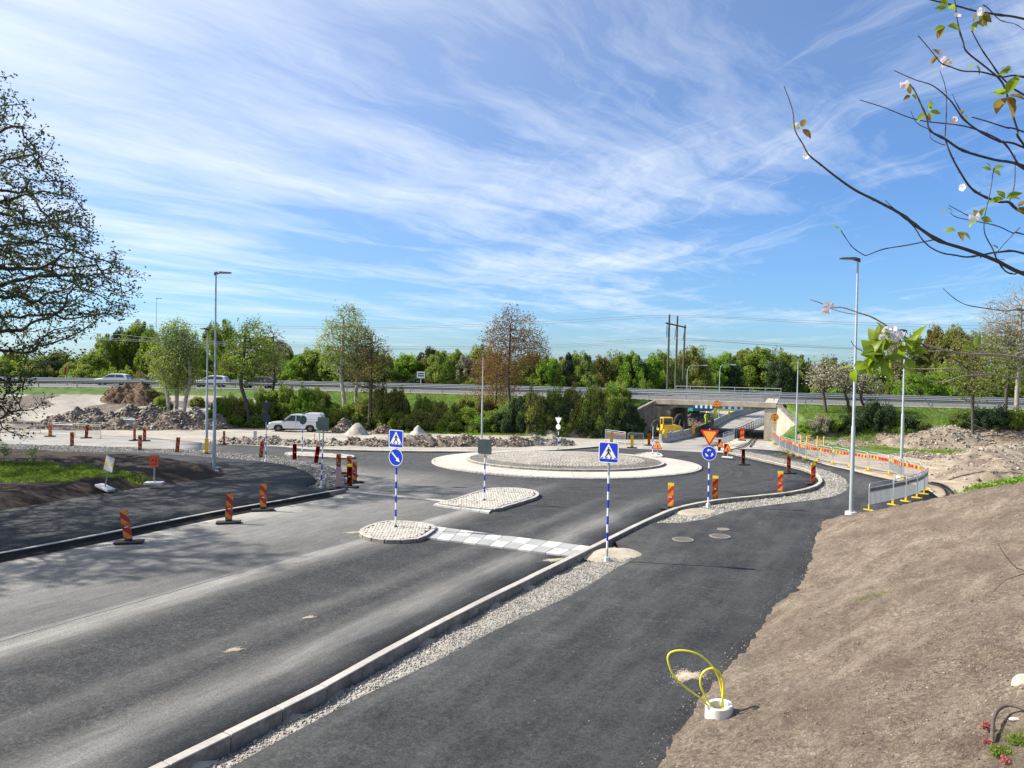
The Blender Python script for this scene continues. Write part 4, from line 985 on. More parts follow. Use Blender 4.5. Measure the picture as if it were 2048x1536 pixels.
lamp(P3(963.5, 881), 7.6, 'lamp post beyond the roundabout rising over the brown tree', 1, .25, rz=70)
lamp((*G(1592, 890), float(H0(0, 62)) - .1), 8.0, 'lamp post behind the curved barriers near the abutment', -1, .5)
lamp(P3(1702, 1031), 10.35, 'tall lamp post on concrete foot by the near crowd barriers', -1, .72)
lamp(P3(1802, 957), 8.25, 'lamp post in the excavated dirt right of the barriers', -1, .62)
def arm_lamp(px, ptop, pend, Y, label):
    top = at(px, ptop, Y); e = at(pend[0], pend[1], Y); z0 = TZ(top.x, Y); t = thing('bridge_lamp', label, 'lamp post', (top.x, Y, z0), group='curved arm lamps behind the bridge')
    H = top.z - z0; L = e.x - top.x; pts = [(0, 0, 0), (0, 0, H - 1.0)] + [(L * .22 * (1 - math.cos(R(a))), 0, H - 1.0 + 1.0 * math.sin(R(a))) for a in (25, 50, 75, 90)] + [(L, 0, H + .08)]
    MB().tube(pts, [.075, .06] + [.04] * 5, 8).build('pole', M_galv, t, smooth=True); MB().box(L - .1, L + .6, -.11, .11, H, H + .11).build('lamp_head', M_light, t, bevel=.04)
arm_lamp(1375, 731, (1407, 729), 104, 'curved arm lamp over the bridge, left one')
arm_lamp(1440, 730, (1464, 728), 108, 'curved arm lamp over the bridge, right one')
arm_lamp(1390, 735, (1402, 731), 122, 'smaller curved arm lamp between the two bridge lamps')
tp = at(313, 597, 140); lamp((tp.x, 140, .8), tp.z - .8, 'distant tall motorway mast above the left birches', 1, 1.0, name='lamp_post', base=False, sleeve=5)

M_bar = principled('barrier_bar_zinc', (.36, .38, .40), .6, .2)
# ---- crowd barriers
def barrier(a, b, label, style='striped', group='crowd barriers round the right footpath bend', zoff=0.03):
    A, B = Vector(a[:2]), Vector(b[:2]); L = (B - A).length - .05; t = thing('crowd_barrier', label, 'barrier', (*A, float(H0(*A)) + zoff), math.atan2(B.y - A.y, B.x - A.x), group)
    L = max(L, .6); f = MB(); h = 1.12; f.tube([(.02, 0, .12), (.02, 0, h - .12), (.05, 0, h - .03), (.14, 0, h), (L - .14, 0, h), (L - .05, 0, h - .03), (L - .02, 0, h - .12), (L - .02, 0, .12)], .021, 6)
    f.build('frame', M_galv, t, smooth=True)
    MB().tube([(.04, 0, h - .13), (L - .04, 0, h - .13)], .016, 5).build('rail', M_galv, t); MB().tube([(.04, 0, .22), (L - .04, 0, .22)], .016, 5).build('rail', M_galv, t)
    n = max(4, int(L / .11)); b_ = MB()
    for i in range(1, n): b_.box(L * i / n - .010, L * i / n + .010, -.009, .009, .22, h - .13)
    kind(b_.build('bars', M_bar, t), 'stuff')
    bd = striped_board(L - .12, .16, .17, 0, (M_yel, M_red2) if style == 'striped' else (M_dgrey, M_dgrey), 'board', t, th=.02, z0=0, horizontal=True); bd.location = (L / 2, .028, h - .34)
    for x in (.02, L - .02):
        ft = MB().box(x - .022, x + .022, -.022, .022, .03, .24).box(x - .02, x + .02, -.22, .22, 0, .035); ft.build('foot', M_yelp if style != 'orange' else M_orange, t)
    return t
FP = [(1737, 1022), (1786, 1011), (1812, 1004), (1834, 997), (1848, 989), (1855, 981), (1842, 970), (1805, 961), (1778, 951), (1736, 943), (1698, 936), (1664, 930), (1634, 925), (1611, 920), (1597, 915), (1584, 910), (1571, 905), (1559, 899), (1548, 890), (1544, 882)]
names = ['nearest grey crowd barrier with open bars by the tall lamp post', 'second crowd barrier from the tall lamp post on the near side', 'third crowd barrier from the tall lamp post with dull dark board', 'fourth crowd barrier on the near side of the footpath bend', 'fifth near barrier at the outside of the footpath bend', 'short crowd barrier turned edge on at the tip of the bend', 'striped crowd barrier just past the tip of the bend', 'striped crowd barrier in front of the right lamp post in dirt', 'striped barrier left of the right lamp post in dirt', 'striped barrier two panels left of the dirt lamp post', 'striped barrier directly right of the tall foreground lamp pole', 'striped barrier directly left of the tall foreground lamp pole', 'striped barrier three panels left of tall foreground lamp pole', 'striped barrier in front of the yellow trestle', 'striped barrier left of the yellow trestle', 'striped barrier right of the lamp behind the barriers', 'striped barrier left of the lamp behind the barriers', 'second to last barrier before the right abutment', 'last crowd barrier beside the right abutment of the bridge']
for i, (p, q) in enumerate(zip(FP[:-1], FP[1:])): barrier(G(*p), G(*q), names[i], 'plain' if i < 5 else 'striped')
gl = 'crowd barriers along the left side road'
barrier(G(103, 872), G(147, 874), 'left crowd barrier of two beside the side road', 'striped', gl); barrier(G(149, 875), G(203, 877), 'right crowd barrier of two beside the side road', 'striped', gl)
barrier(G(-30, 864), G(12, 865), 'striped crowd barrier at the left picture edge', 'striped', gl); barrier(G(13, 865), G(48, 866), 'striped crowd barrier behind the low hanging branches', 'striped', gl); barrier(G(49, 866), G(82, 867), 'striped crowd barrier left of the gap behind the branches', 'striped', gl)
barrier(G(235, 858), G(271, 860), 'lone grey crowd barrier in front of the rubble heaps', 'plain', gl)
barrier(G(1210, 884), G(1252, 889), 'crowd barrier leaning by the dirt pile left of the works', 'striped', 'barriers left of the concrete barriers'); barrier(G(1255, 893), G(1288, 894), 'crowd barrier between the yellow boards', 'plain', 'barriers left of the concrete barriers')
barrier(G(1446, 893), G(1458, 889), 'pale crowd barrier at the start of the underpass footpath', 'plain', 'barriers at the footpath railing'); barrier(G(1459, 889), G(1468, 885), 'crowd barrier next to the orange board by the footpath railing', 'plain', 'barriers at the footpath railing')
# railing beside the underpass footpath
rr = thing('footpath_railing', 'galvanised railing between the underpass road and its footpath', 'railing'); ln = resample([(23.2, 76.8), (24.1, 78.8), (28.6, 88.8), (34.6, 101)], 1.5)
for zr, ra in ((1.0, .035), (.68, .022), (.36, .022)): MB().tube([(x, y, float(H0(x, y)) + zr) for x, y in ln], ra, 6).build('rail', M_galv, rr)
pm = MB().box(-.03, .03, -.03, .03, 0, 1.0).build('post', M_galv, rr)
for i, (x, y) in enumerate(ln): o = pm if i == 0 else link('post', pm.data, rr); o.location = (x, y, float(H0(x, y)))
ob = thing('lane_divider_board', 'orange striped board at the end of the footpath railing', 'marker board', P3(1484, 881), R(-35)); striped_board(.42, 1.15, .28, .3, (M_orange, M_red2), 'board', ob, z0=.1); MB().box(-.35, .35, -.2, .2, 0, .1).build('base', M_black, ob)
# yellow trestle, white pipe, stone bollard
tr = thing('yellow_trestle', 'yellow steel trestle standing in the dirt behind the barriers', 'trestle', (*G(1624, 899), float(H0(0, 58))))
for x in (-.95, -.45, .45, 1.0): MB().box(x - .04, x + .04, -.04, .04, 0, 1.0).build('leg', M_yelp, tr)
MB().box(-.95, 1.0, -.05, .05, .10, .20).build('beam', M_yelp, tr); MB().box(-1.0, .6, .05, .13, .32, .40).build('beam', M_yelp, tr)
wp = thing('white_pipe', 'long white plastic pipe lying on the dirt bank', 'pipe', (*G(1676, 874), float(H0(0, 72)) + .25), R(-4)); MB().tube([(-1.9, 0, 0), (1.9, 0, .05)], .11, 12).build('tube', M_concl, wp, smooth=True); MB().tube([(1.6, 0, .046), (1.95, 0, .05)], .14, 12).build('socket', M_concl, wp)
bo = thing('stone_bollard', 'square pale stone post beside the grey rubble', 'bollard', P3(510, 885), R(12)); MB().box(-.12, .12, -.12, .12, -.1, .92).build('post', M_concl, bo, bevel=.015); MB().box(-.125, .125, -.125, .125, .92, .95).build('cap', M_concl, bo)

for i_, (px_2, py_2) in enumerate([(629, 893), (634, 896)]):
    st = thing('orange_stake', ['thin orange survey stake left of its twin by the narrow island', 'thin orange survey stake right of its twin by the narrow island'][i_], 'stake', P3(px_2, py_2)); MB().box(-.025, .025, -.02, .02, 0, 1.0 - .25 * i_).build('lath', M_orange, st); MB().box(-.03, .03, -.025, -.018, .55, .62).build('ribbon', M_red2, st)
for P_, lab_ in (([(1509, 872), (1503, 879), (1494, 888), (1486, 893), (1468, 898), (1452, 900)], 'black cable lying across the underpass footpath, left one'), ([(1515, 873), (1510, 880), (1503, 888), (1500, 893)], 'black cable lying across the underpass footpath, right one'), ([(1855, 966), (1872, 969), (1886, 976), (1893, 986), (1894, 998)], 'black plastic pipe curving through the dirt outside the barriers'), ([(1862, 965), (1880, 968), (1897, 976), (1905, 987), (1905, 998)], 'outer black plastic pipe curving beside the first one')):
    o = MB().tube(smooth_line([P3(a, b, .07) for a, b in P_], 5), .05, 7).build('black_pipe', M_black, smooth=True); tag(o, lab_, 'pipe')
# ---- manhole gratings in the footpath, sand spills on the asphalt
def grate(px, py, r, label, slots=True):
    x, y, z = P3(px, py, .04); t = thing('manhole_cover', label, 'manhole cover', (x, y, z), R(25), 'covers in the footpath')
    ring_ = MB(); n = 28
    V = [(rr_ * math.cos(2 * math.pi * k / n), rr_ * math.sin(2 * math.pi * k / n), zz_) for rr_, zz_ in ((r * 1.15, 0), (r * 1.12, .012), (r * .92, .012), (r * .92, -.02)) for k in range(n)]
    ring_.add(V, [(j * n + i, j * n + (i + 1) % n, (j + 1) * n + (i + 1) % n, (j + 1) * n + i) for j in range(3) for i in range(n)]); ring_.build('rim', M_iron, t)
    if slots:
        MB().prism(disc(r * .93, 24), -.03, -.003, plane='xy').build('pit', M_blk, t)
        for k in range(-3, 4):
            u = k * r * .27; L = math.sqrt(max(0, (r * .9) ** 2 - u * u)); MB().box(-L, L, u - r * .07, u + r * .07, -.02, .012).build('bar', M_iron, t)
    else: MB().prism(disc(r * .9, 24), -.02, .006, plane='xy').build('lid', M_iron, t)
M_iron = principled('dusty_cast_iron', (.20, .18, .155), .75, var=.3, vscale=12)
grate(1366, 1079, .32, 'sandy slotted drain cover on the left of the group of three'); grate(1440, 1072.5, .32, 'slotted drain cover on the right of the group of three'); grate(1447, 1058.5, .20, 'small solid lid behind the right drain cover', False)
def spill(px, py, rx, ry, label, mat=None, z0=0.0, ang=29):
    x, y = G(px, py, z0); n = int(9000 * (rx * ry * 4) ** .5 + 600); a = rng.random(n) * 6.283; q = np.abs(rng.normal(0, .42, n)); k = 1 + .3 * np.sin(3 * a + rng.random() * 6) + .2 * np.sin(5 * a + rng.random() * 6)
    lx, ly = rx * q * k * np.cos(a), ry * q * k * np.sin(a); c, s_ = math.cos(R(ang)), math.sin(R(ang)); P = np.column_stack([lx * c - ly * s_, lx * s_ + ly * c, np.full(n, .006) + .012 * np.exp(-q * q * 8)])
    me = stones('sand_patch', P, (.005, .014), mat or M_sandp); o = link('sand_patch', me); o.location = (x, y, float(H0(x, y)) + z0); tag(o, label, 'sand', 'small patches of spilled sand'); return o
def heap(line, hw, hh, mat, label, name='earth_heap', cat='earth heap', res=.16, rocks=0, rmat=None, rs=(.06, .2), zf=None, rough=.25, world=False, grp=None, steep=1.0):
    """mound of loose material along a polyline, with separate stones lying on it"""
    L = [p[:2] for p in line] if world else [G(*p) for p in line]
    if len(L) == 1: L = [L[0], (L[0][0] + .02, L[0][1])]
    xs = [p[0] for p in L]; ys = [p[1] for p in L]; e = hw * 1.15
    X, Y = np.meshgrid(np.arange(min(xs) - e, max(xs) + e, res), np.arange(min(ys) - e, max(ys) + e, res)); D = np.abs(seg_dist(X, Y, L)); sd = rng.random() * 50
    q = np.clip(1 - (D / (hw * (1 + .25 * fbm(X + sd, Y, hw * 1.2, 3)))) ** 1.15, -.2, 1); zf = zf or (lambda x, y: terrain(x, y, False))
    Z = zf(X, Y) + hh * (q * (1 + .5 * fbm(X, Y + sd, hw * .9, 3)) + rough * fbm(X + sd, Y, hw * .3, 4) * np.clip(q * 3, 0, 1)) - .02
    I = np.arange(X.size).reshape(X.shape); Q = np.stack([I[:-1, :-1], I[:-1, 1:], I[1:, 1:], I[1:, :-1]], -1).reshape(-1, 4); Q = Q[(q.ravel() > -.12)[Q].all(1)]
    u_, inv = np.unique(Q, return_inverse=True); c0 = np.array([np.mean(xs), np.mean(ys), float(zf(np.array([np.mean(xs)]), np.array([np.mean(ys)]))[0])])
    t = thing(name, label, cat, tuple(c0), group=grp); link('mound', npmesh('mound', np.column_stack([X.ravel(), Y.ravel(), Z.ravel()])[u_] - c0, inv.reshape(Q.shape), [mat], smooth=True), t)
    if rocks:
        ok = np.nonzero(q.ravel() > .02)[0]; i = rng.choice(ok, rocks); P = np.column_stack([X.ravel()[i], Y.ravel()[i], Z.ravel()[i]]) - c0; P[:, :2] += rng.normal(0, res * .5, (rocks, 2))
        kind(link('stones', stones('stones', P, rs, rmat or mat), t), 'stuff')
    return t
def stones(name, P, rs, mat, flat=.7):
    """many small angular stones as one mesh"""
    n = len(P); base = np.array([(1, 0, 0), (-1, 0, 0), (0, 1, 0), (0, -1, 0), (0, 0, 1), (0, 0, -1)], float); s = rng.uniform(rs[0], rs[1], n) ** 1.0
    V = base[None] * s[:, None, None] * rng.uniform(.55, 1.1, (n, 6, 1)) + rng.normal(0, .18, (n, 6, 3)) * s[:, None, None]; V[..., 2] *= flat
    th = rng.random(n) * 6.28; c, q = np.cos(th), np.sin(th); Vx = V[..., 0] * c[:, None] - V[..., 1] * q[:, None]; Vy = V[..., 0] * q[:, None] + V[..., 1] * c[:, None]
    V = np.stack([Vx, Vy, V[..., 2]], -1) + P[:, None]; fb = np.array([(0, 2, 4), (2, 1, 4), (1, 3, 4), (3, 0, 4), (2, 0, 5), (1, 2, 5), (3, 1, 5), (0, 3, 5)])
    tone = np.repeat(rng.random(n), 6)[:, None] * np.ones((1, 3)); Fa = (fb[None] + (np.arange(n) * 6)[:, None, None]).reshape(-1, 3)
    return npmesh(name, V.reshape(-1, 3), Fa, [mat], col=tone)
def stonemat(name, c1, c2, c3):
    m = bpy.data.materials.new(name); m.use_nodes = True; t = NT(m.node_tree); o = t.t.nodes.new('ShaderNodeOutputMaterial'); b = t.t.nodes.new('ShaderNodeBsdfPrincipled'); t.set(o.inputs[0], b.outputs[0])
    a = t.t.nodes.new('ShaderNodeAttribute'); a.attribute_name = 'tone'; t.set(b.inputs['Base Color'], t.ramp(a.outputs[2], [(0, c1), (.5, c2), (1, c3)])); b.inputs['Roughness'].default_value = .9; return m
M_stone = stonemat('crushed_stone', (.13, .12, .10), (.30, .28, .245), (.52, .49, .44)); M_stoneg = stonemat('grey_stone', (.10, .095, .09), (.22, .21, .195), (.40, .385, .36)); M_clod = stonemat('soil_clod', (.10, .072, .052), (.19, .148, .112), (.31, .25, .195)); M_rock = stonemat('rubble_stone', (.075, .062, .05), (.20, .172, .142), (.42, .38, .33))
def scatter_in(poly, n, zf, rs, mat, name='loose_stones', off=.0, wfun=None):
    P = np.array([p[:2] for p in poly]); lo, hi = P.min(0), P.max(0); x = rng.uniform(lo[0], hi[0], n * 6); y = rng.uniform(lo[1], hi[1], n * 6)
    m = inside(x, y, [tuple(p) for p in P]) & (x < .8 * y + 1) & (x > -.8 * y - 1)
    if wfun is not None: m &= wfun(x, y) > rng.random(len(x))
    x, y = x[m][:n], y[m][:n]; return kind(link(name, stones(name, np.column_stack([x, y, zf(x, y) + off]), rs, mat)), 'stuff')
scatter_in(P_g1, 30000, g1z, (.009, .028), M_stone, off=-.06, wfun=lambda x, y: np.clip(y / 24, .3, 1))
scatter_in(P_g1, 6000, g1z, (.02, .05), M_stoneg, off=-.062, wfun=lambda x, y: np.clip(1.1 - np.abs(seg_dist(x, y, KR)) * 1.3, 0, 1))
scatter_in(P_g2, 15000, wob(.05, 1.2), (.018, .05), M_stone, off=-.015); scatter_in(P_g3, 9000, wob(.06, 1.5), (.025, .07), M_stoneg, off=.075)
M_sandp = stonemat('sand_grains', (.34, .28, .20), (.45, .385, .29), (.56, .50, .40))
spill(468, 1300, .16, .10, 'small pale sand patch in the middle of the near lane'); spill(618, 1235, .14, .07, 'faint sand patch on the lane above the nearest one')
spill(1108, 1120, .38, .16, 'sand patch by the kerb in front of chequered slabs'); spill(708, 1065, .42, .14, 'sand spill at the left tip of the front island')
spill(1375, 1352, .36, .22, 'sand spill on the footpath behind the yellow hoses', z0=.03)
# clods on the soil slope
def hill_clods(n, rs, mat):
    Y = rng.uniform(6.5, 31, n * 4) ** 1.0; X = rng.uniform(.1, .80, n * 4) * Y; w_ = rng.random(n * 4) < np.clip(9 / Y, .15, 1) ; d = seg_dist(X, Y, HILL_EDGE); m = (d > -.18) & w_ & (fbm(X, Y, .9, 3) + rng.normal(0, .25, n * 4) > 0); X, Y = X[m][:n], Y[m][:n]
    return kind(link('soil_clods', stones('soil_clods', np.column_stack([X, Y, np.maximum(hill(X, Y), .03) + .002]), rs, mat)), 'stuff')
hill_clods(14000, (.006, .018), M_clod); hill_clods(1100, (.015, .036), M_clod); hill_clods(350, (.006, .014), M_stone)
# loose clods fallen on the asphalt edge
e_ = resample(HILL_EDGE[2:], .1); P = np.array(e_)[rng.integers(0, len(e_), 1600)] + rng.normal(0, .13, (1600, 2)); kind(link('soil_clods', stones('soil_clods', np.column_stack([P, np.full(1600, .035)]), (.006, .02), M_clod)), 'stuff')

heap([(1215, 1108), (1250, 1107)], .95, .13, M_sand, 'low sand mound round the foot of the crossing sign', 'sand_mound', 'sand mound', .08, zf=lambda x, y: H0(x, y) - .01, rough=.1)
heap([(1375, 1024), (1400, 1020)], .7, .10, M_sand, 'small sand mound at the foot of the give way sign', 'sand_mound', 'sand mound', .1, zf=lambda x, y: H0(x, y) - .01, rough=.1)
# heaps beyond the side road and roundabout
def hp(line, top, hwpx, mat, label, **k):
    line2 = [GT(*q) for q in line]; s = F / line2[0][1]; return heap(line2, hwpx / s, (line[0][1] - top) / s * k.pop('hs', 1.0), mat, label, world=True, **k)
GR = 'rubble heaps on the left of the site'
hp([(105, 856), (180, 857), (260, 857), (340, 857), (425, 858)], 832, 40, M_brown, 'long low bank of brown rubble along the foot of the left heaps', rocks=1700, rmat=M_rock, rs=(.05, .24), grp=GR, name='rubble_heap', cat='rubble heap', rough=.5)
hp([(150, 848), (185, 848)], 812, 40, M_rubble, 'grey rubble heap nearest the left edge, behind the barriers', rocks=900, rmat=M_rock, rs=(.06, .22), grp=GR, name='rubble_heap', cat='rubble heap')
hp([(222, 854)], 826, 34, M_brown, 'brown rubble heap behind the lone grey barrier', rocks=600, rmat=M_rock, rs=(.06, .24), grp=GR, name='rubble_heap', cat='rubble heap')
hp([(262, 850), (300, 851)], 814, 36, M_brown, 'long stony rubble heap in the middle of the row', rocks=1100, rmat=M_rock, rs=(.06, .26), grp=GR, name='rubble_heap', cat='rubble heap')
hp([(335, 854), (360, 853)], 822, 30, M_brown, 'brown rubble heap at the foot of the leaning birches', rocks=700, rmat=M_rock, rs=(.06, .22), grp=GR, name='rubble_heap', cat='rubble heap')
hp([(393, 850)], 812, 27, M_rubble, 'steep rubble heap left of the two lamp posts', rocks=500, rmat=M_rock, rs=(.06, .22), grp=GR, name='rubble_heap', cat='rubble heap')
hp([(436, 856)], 834, 28, M_brown, 'low brown earth heap between the lamp posts', rocks=300, rmat=M_rock, rs=(.05, .15), grp=GR)
for (px, py, hw, hh, lab) in ((252, 796, 2.7, 1.7, 'dark brown peat heap on the sandy plateau, left peak'), (285, 797, 2.9, 1.5, 'dark brown peat heap on the sandy plateau, right peak')):
    g = GT(px, py); heap([g], hw, hh, M_peat, lab, 'peat_heap', 'earth heap', world=True, rough=.42, rocks=400, rmat=M_peat, rs=(.05, .16))
g0, g1 = GT(0, 812), GT(120, 808)
GB = 'brown dirt banks behind the roundabout'
for i, (a, b, tp_, lab, mt) in enumerate([((445, 886), (500, 888), 876, 'low grey rubble left of the stone bollard', M_rubble), ((520, 888), (560, 889), 877, 'low grey rubble right of the stone bollard', M_rubble), ((575, 890), (625, 892), 880, 'sandy rubble in front of the white pickup', M_rubble), ((645, 890), (668, 891), 880, 'small sandy heap below the dark backed sign', M_sand), ((700, 890), (760, 892), 877, 'brown dirt bank left of the blue crossing sign', M_brown), ((785, 892), (860, 893), 876, 'brown dirt bank right of the blue crossing sign', M_brown), ((885, 893), (950, 893), 875, 'brown dirt bank left of the middle lamp post', M_brown), ((985, 892), (1045, 892), 876, 'brown dirt bank right of the middle lamp post', M_brown), ((1070, 891), (1125, 890), 878, 'grey gravel bank at the end of the row', M_rubble)]):
    hp([a, b], tp_, 26, mt, lab, rocks=450, rmat=M_rock, rs=(.04, .15), grp=GB, rough=.45, zf=lambda x, y: H0(x, y) - .03, hs=1.25)
GS = 'spoil heaps in front of the green bank'
hp([(712, 869)], 845, 26, M_gravel, 'pale gravel heap right of the white pickup', grp=GS, name='gravel_heap', cat='gravel heap'); hp([(687, 864)], 838, 26, M_brown, 'stony brown heap behind the pale gravel heap', rocks=300, rmat=M_rock, grp=GS)
hp([(836, 873)], 850, 24, M_gravel, 'rounded pale gravel heap right of the blue crossing sign', grp=GS, name='gravel_heap', cat='gravel heap'); hp([(765, 868)], 852, 26, M_peat, 'dark earth heap between the two pale gravel heaps', grp=GS, rocks=100, rmat=M_rock)
hp([(1063, 870)], 851, 18, M_sand, 'orange sand heap left of the pale backed sign', grp=GS, name='sand_heap', cat='sand heap'); hp([(1100, 871)], 852, 22, M_sand, 'sand heap directly behind the pale backed sign', grp=GS, name='sand_heap', cat='sand heap'); hp([(1138, 868), (1150, 868)], 846, 26, M_brown, 'brown root filled heap right of the pale backed sign', rocks=350, rmat=M_rock, grp=GS); hp([(1195, 872), (1215, 872)], 858, 26, M_rubble, 'low rubble heap before the barriers left of bridge', rocks=300, rmat=M_rock, grp=GS)
GRR = 'dirt banks on the right of the site'
hp([(1840, 884), (1915, 886)], 862, 75, M_dirt, 'broad pale dirt mound below the young tree on the right', rocks=700, rmat=M_rock, rs=(.05, .2), grp=GRR, rough=.3)
hp([(1985, 886), (2060, 884)], 868, 70, M_brown, 'brown dirt bank at the right picture edge', rocks=500, rmat=M_rock, rs=(.05, .2), grp=GRR, rough=.4)
hp([(1960, 925), (2060, 905)], 900, 90, M_dirt, 'rough slope of loose earth right of the dirt lamp post', rocks=600, rmat=M_rock, rs=(.05, .18), grp=GRR, rough=.4); hp([(1990, 958), (2090, 945)], 925, 120, M_dirt, 'pale heap of spoil just behind the raked soil slope', rocks=700, rmat=M_rock, rs=(.04, .15), grp=GRR, rough=.35)
hp([(1660, 888), (1790, 897)], 886, 60, M_dirt, 'low sandy ridge behind the striped barriers', rocks=300, rmat=M_rock, rs=(.05, .15), grp=GRR, rough=.4); hp([(1835, 912), (1880, 920)], 902, 40, M_brown, 'reddish dirt trench edge right of the dirt lamp post', rocks=400, rmat=M_rock, rs=(.05, .18), grp=GRR, rough=.5)
hp([(1355, 872), (1375, 868)], 861, 22, M_brown, 'dug up earth between the yellow excavator and the barriers', rocks=300, rmat=M_rock, rs=(.06, .2), grp='earth dug up by the bridge'); heap([(21.3, 96), (24.5, 104)], 3.0, .9, M_peat, 'dark excavated earth behind the barriers under the bridge', rocks=300, rmat=M_rock, world=True, grp='earth dug up by the bridge', rs=(.1, .3)); heap([(26, 116), (33, 124)], 3.5, .5, M_sand, 'sandy fill beyond the bridge beside the barriers', world=True, grp='earth dug up by the bridge')

# ================================================================ VEHICLES, MACHINES, PEOPLE
def lerp(a, b, t): return a + (b - a) * t
def wheel(parent, x, y, r, w=.22, side=1):
    t = MB(); prof = [(r * .62, -w / 2), (r * .93, -w / 2), (r, -w * .32), (r, w * .32), (r * .93, w / 2), (r * .62, w / 2)]; n = 20
    V = [(q * math.cos(2 * math.pi * k / n), h, q * math.sin(2 * math.pi * k / n)) for q, h in prof for k in range(n)]
    t.add(V, [(j * n + i, j * n + (i + 1) % n, (j + 1) * n + (i + 1) % n, (j + 1) * n + i) for j in range(5) for i in range(n)]); o = t.build('wheel', M_tyre, parent, smooth=True); o.location = (x, y, r)
    rim = MB(); rim.prism(disc(r * .62, 20), -w * .30, w * .30)
    for k in range(6):
        a = 2 * math.pi * k / 6; rim.prism([(r * .1 * math.cos(a + 1.2), r * .1 * math.sin(a + 1.2)), (r * .60 * math.cos(a + .14), r * .60 * math.sin(a + .14)), (r * .60 * math.cos(a - .14), r * .60 * math.sin(a - .14)), (r * .1 * math.cos(a - 1.2), r * .1 * math.sin(a - 1.2))], -w * .40 if side < 0 else w * .3, -w * .3 if side < 0 else w * .40, 1)
    rim.build('rim', (M_black, M_rim), o)
def car_shell(t, L, Wd, lower, upper, paint, glass_side, wheels, wr, tumble=.82):
    """body from a side outline with wheel arches, narrower glasshouse on top"""
    out = list(lower); top = [p for p in out]
    arches = []
    bot = .26; pts = [(L / 2 - .05, bot)]
    for wx in sorted(wheels, reverse=True):
        for k in range(9): a = R(180 * k / 8); pts.append((wx + (wr + .08) * math.cos(a), max(bot, wr + (wr + .08) * math.sin(a) * 1.0)))
    pts.append((-L / 2 + .05, bot)); ring = lower + pts[::-1] if False else lower + pts
    b = MB(); hw = Wd / 2; V = []; n = len(ring)
    for y, k in ((-hw + .07, .985), (-hw, 1.0), (hw, 1.0), (hw - .07, .985)):
        pass
    secs = [(-hw, .0), (-hw * .5, .02), (hw * .5, .02), (hw, .0)]
    b.loft([[(x, -hw + .05, z) for x, z in ring], [(x, -hw, z - (.03 if z > .8 else 0)) for x, z in ring]][::-1] if False else [[(x * .99, -hw + .0, z - (.06 if z > .75 else 0)) for x, z in ring], [(x, -hw + .10, z) for x, z in ring], [(x, hw - .10, z) for x, z in ring], [(x * .99, hw, z - (.06 if z > .75 else 0)) for x, z in ring]])
    body = b.build('body', paint, t, smooth=True)
    c = MB(); zt = max(z for _, z in upper); zb = min(z for _, z in upper); f = lambda z: hw * lerp(.965, tumble, (z - zb) / (zt - zb))
    c.loft([[(x, -f(z), z) for x, z in upper], [(x, -f(z) + .06, z + (.025 if z > zt - .2 else 0)) for x, z in upper], [(x, f(z) - .06, z + (.025 if z > zt - .2 else 0)) for x, z in upper], [(x, f(z), z) for x, z in upper]]); c.build('cabin', paint, t, smooth=True)
    for P in glass_side:
        for sgn in (-1, 1): MB().add([(x, sgn * (f(z) + .006), z) for x, z in P], [tuple(range(len(P)))]).build('window', M_glass, t)
    for wx in wheels:
        for sgn in (-1, 1): wheel(t, wx, sgn * (hw - .12), wr, .24, sgn)
    return f, body
def glass_quad(t, a, b, f, name='windscreen', inset=.08, out=.012):
    d = Vector((b[0] - a[0], 0, b[1] - a[1])).normalized(); n = Vector((d.z, 0, -d.x)); n = n if n.z > 0 else -n; P = []
    for (x, z), sg in ((a, 1), (a, -1), (b, -1), (b, 1)): P.append((x + n.x * out, sg * (f(z) - inset), z + n.z * out))
    MB().add(P, [(0, 1, 2, 3)]).build(name, M_glass, t)
def box_part(t, name, mat, *b, bev=.0): return MB().box(*b).build(name, mat, t, bevel=bev)
def hatchback(label, px, py, Y, rz, paint, group='cars driving on the motorway'):
    p = at(px, py, Y); t = thing('car', label, 'car', (p.x, Y, HM + .01), R(rz), group)
    lower = [(-2.15, .30), (-2.17, .62), (-2.10, .98), (-1.2, .96), (.75, .94), (1.75, .80), (2.10, .66), (2.16, .42), (2.14, .30)]
    upper = [(-2.05, .94), (-1.82, 1.36), (-1.2, 1.47), (-.2, 1.48), (.25, 1.40), (1.05, .92)]
    f, b = car_shell(t, 4.3, 1.78, lower, upper, paint, [[(-1.72, 1.0), (-1.55, 1.33), (-.62, 1.38), (-.62, 1.0)], [(-.54, 1.0), (-.54, 1.38), (.20, 1.33), (.80, 1.0)]], (-1.30, 1.32), .32)
    glass_quad(t, (.30, 1.38), (.98, .97), f); glass_quad(t, (-2.02, 1.0), (-1.84, 1.33), f, 'rear_window')
    for s in (-1, 1): box_part(t, 'headlight', M_light, 1.98, 2.13, s * .62 - .14, s * .62 + .14, .60, .74, bev=.02); box_part(t, 'tail_light', M_red, -2.19, -2.10, s * .72 - .08, s * .72 + .08, .74, .98); box_part(t, 'wing_mirror', M_blk, .55, .68, s * .98 - .08, s * .98 + .08, .98, 1.08)
    return t
hatchback('white hatchback on the motorway above the peat heaps', 226, 767, 97.5, 186, M_whitep)
hatchback('dark blue car on the motorway half hidden by the birch stems', 313, 768, 97, 186, principled('dark_blue_paint', (.02, .05, .12), .3, coat=.6))
hatchback('white car on the motorway behind the two left lamp posts', 423, 770, 96.5, 184, M_whitep)
hatchback('dark grey car on the motorway behind the bent tree', 517, 773, 95.0, 181, principled('dark_grey_car_paint', (.07, .07, .08), .3, coat=.6))
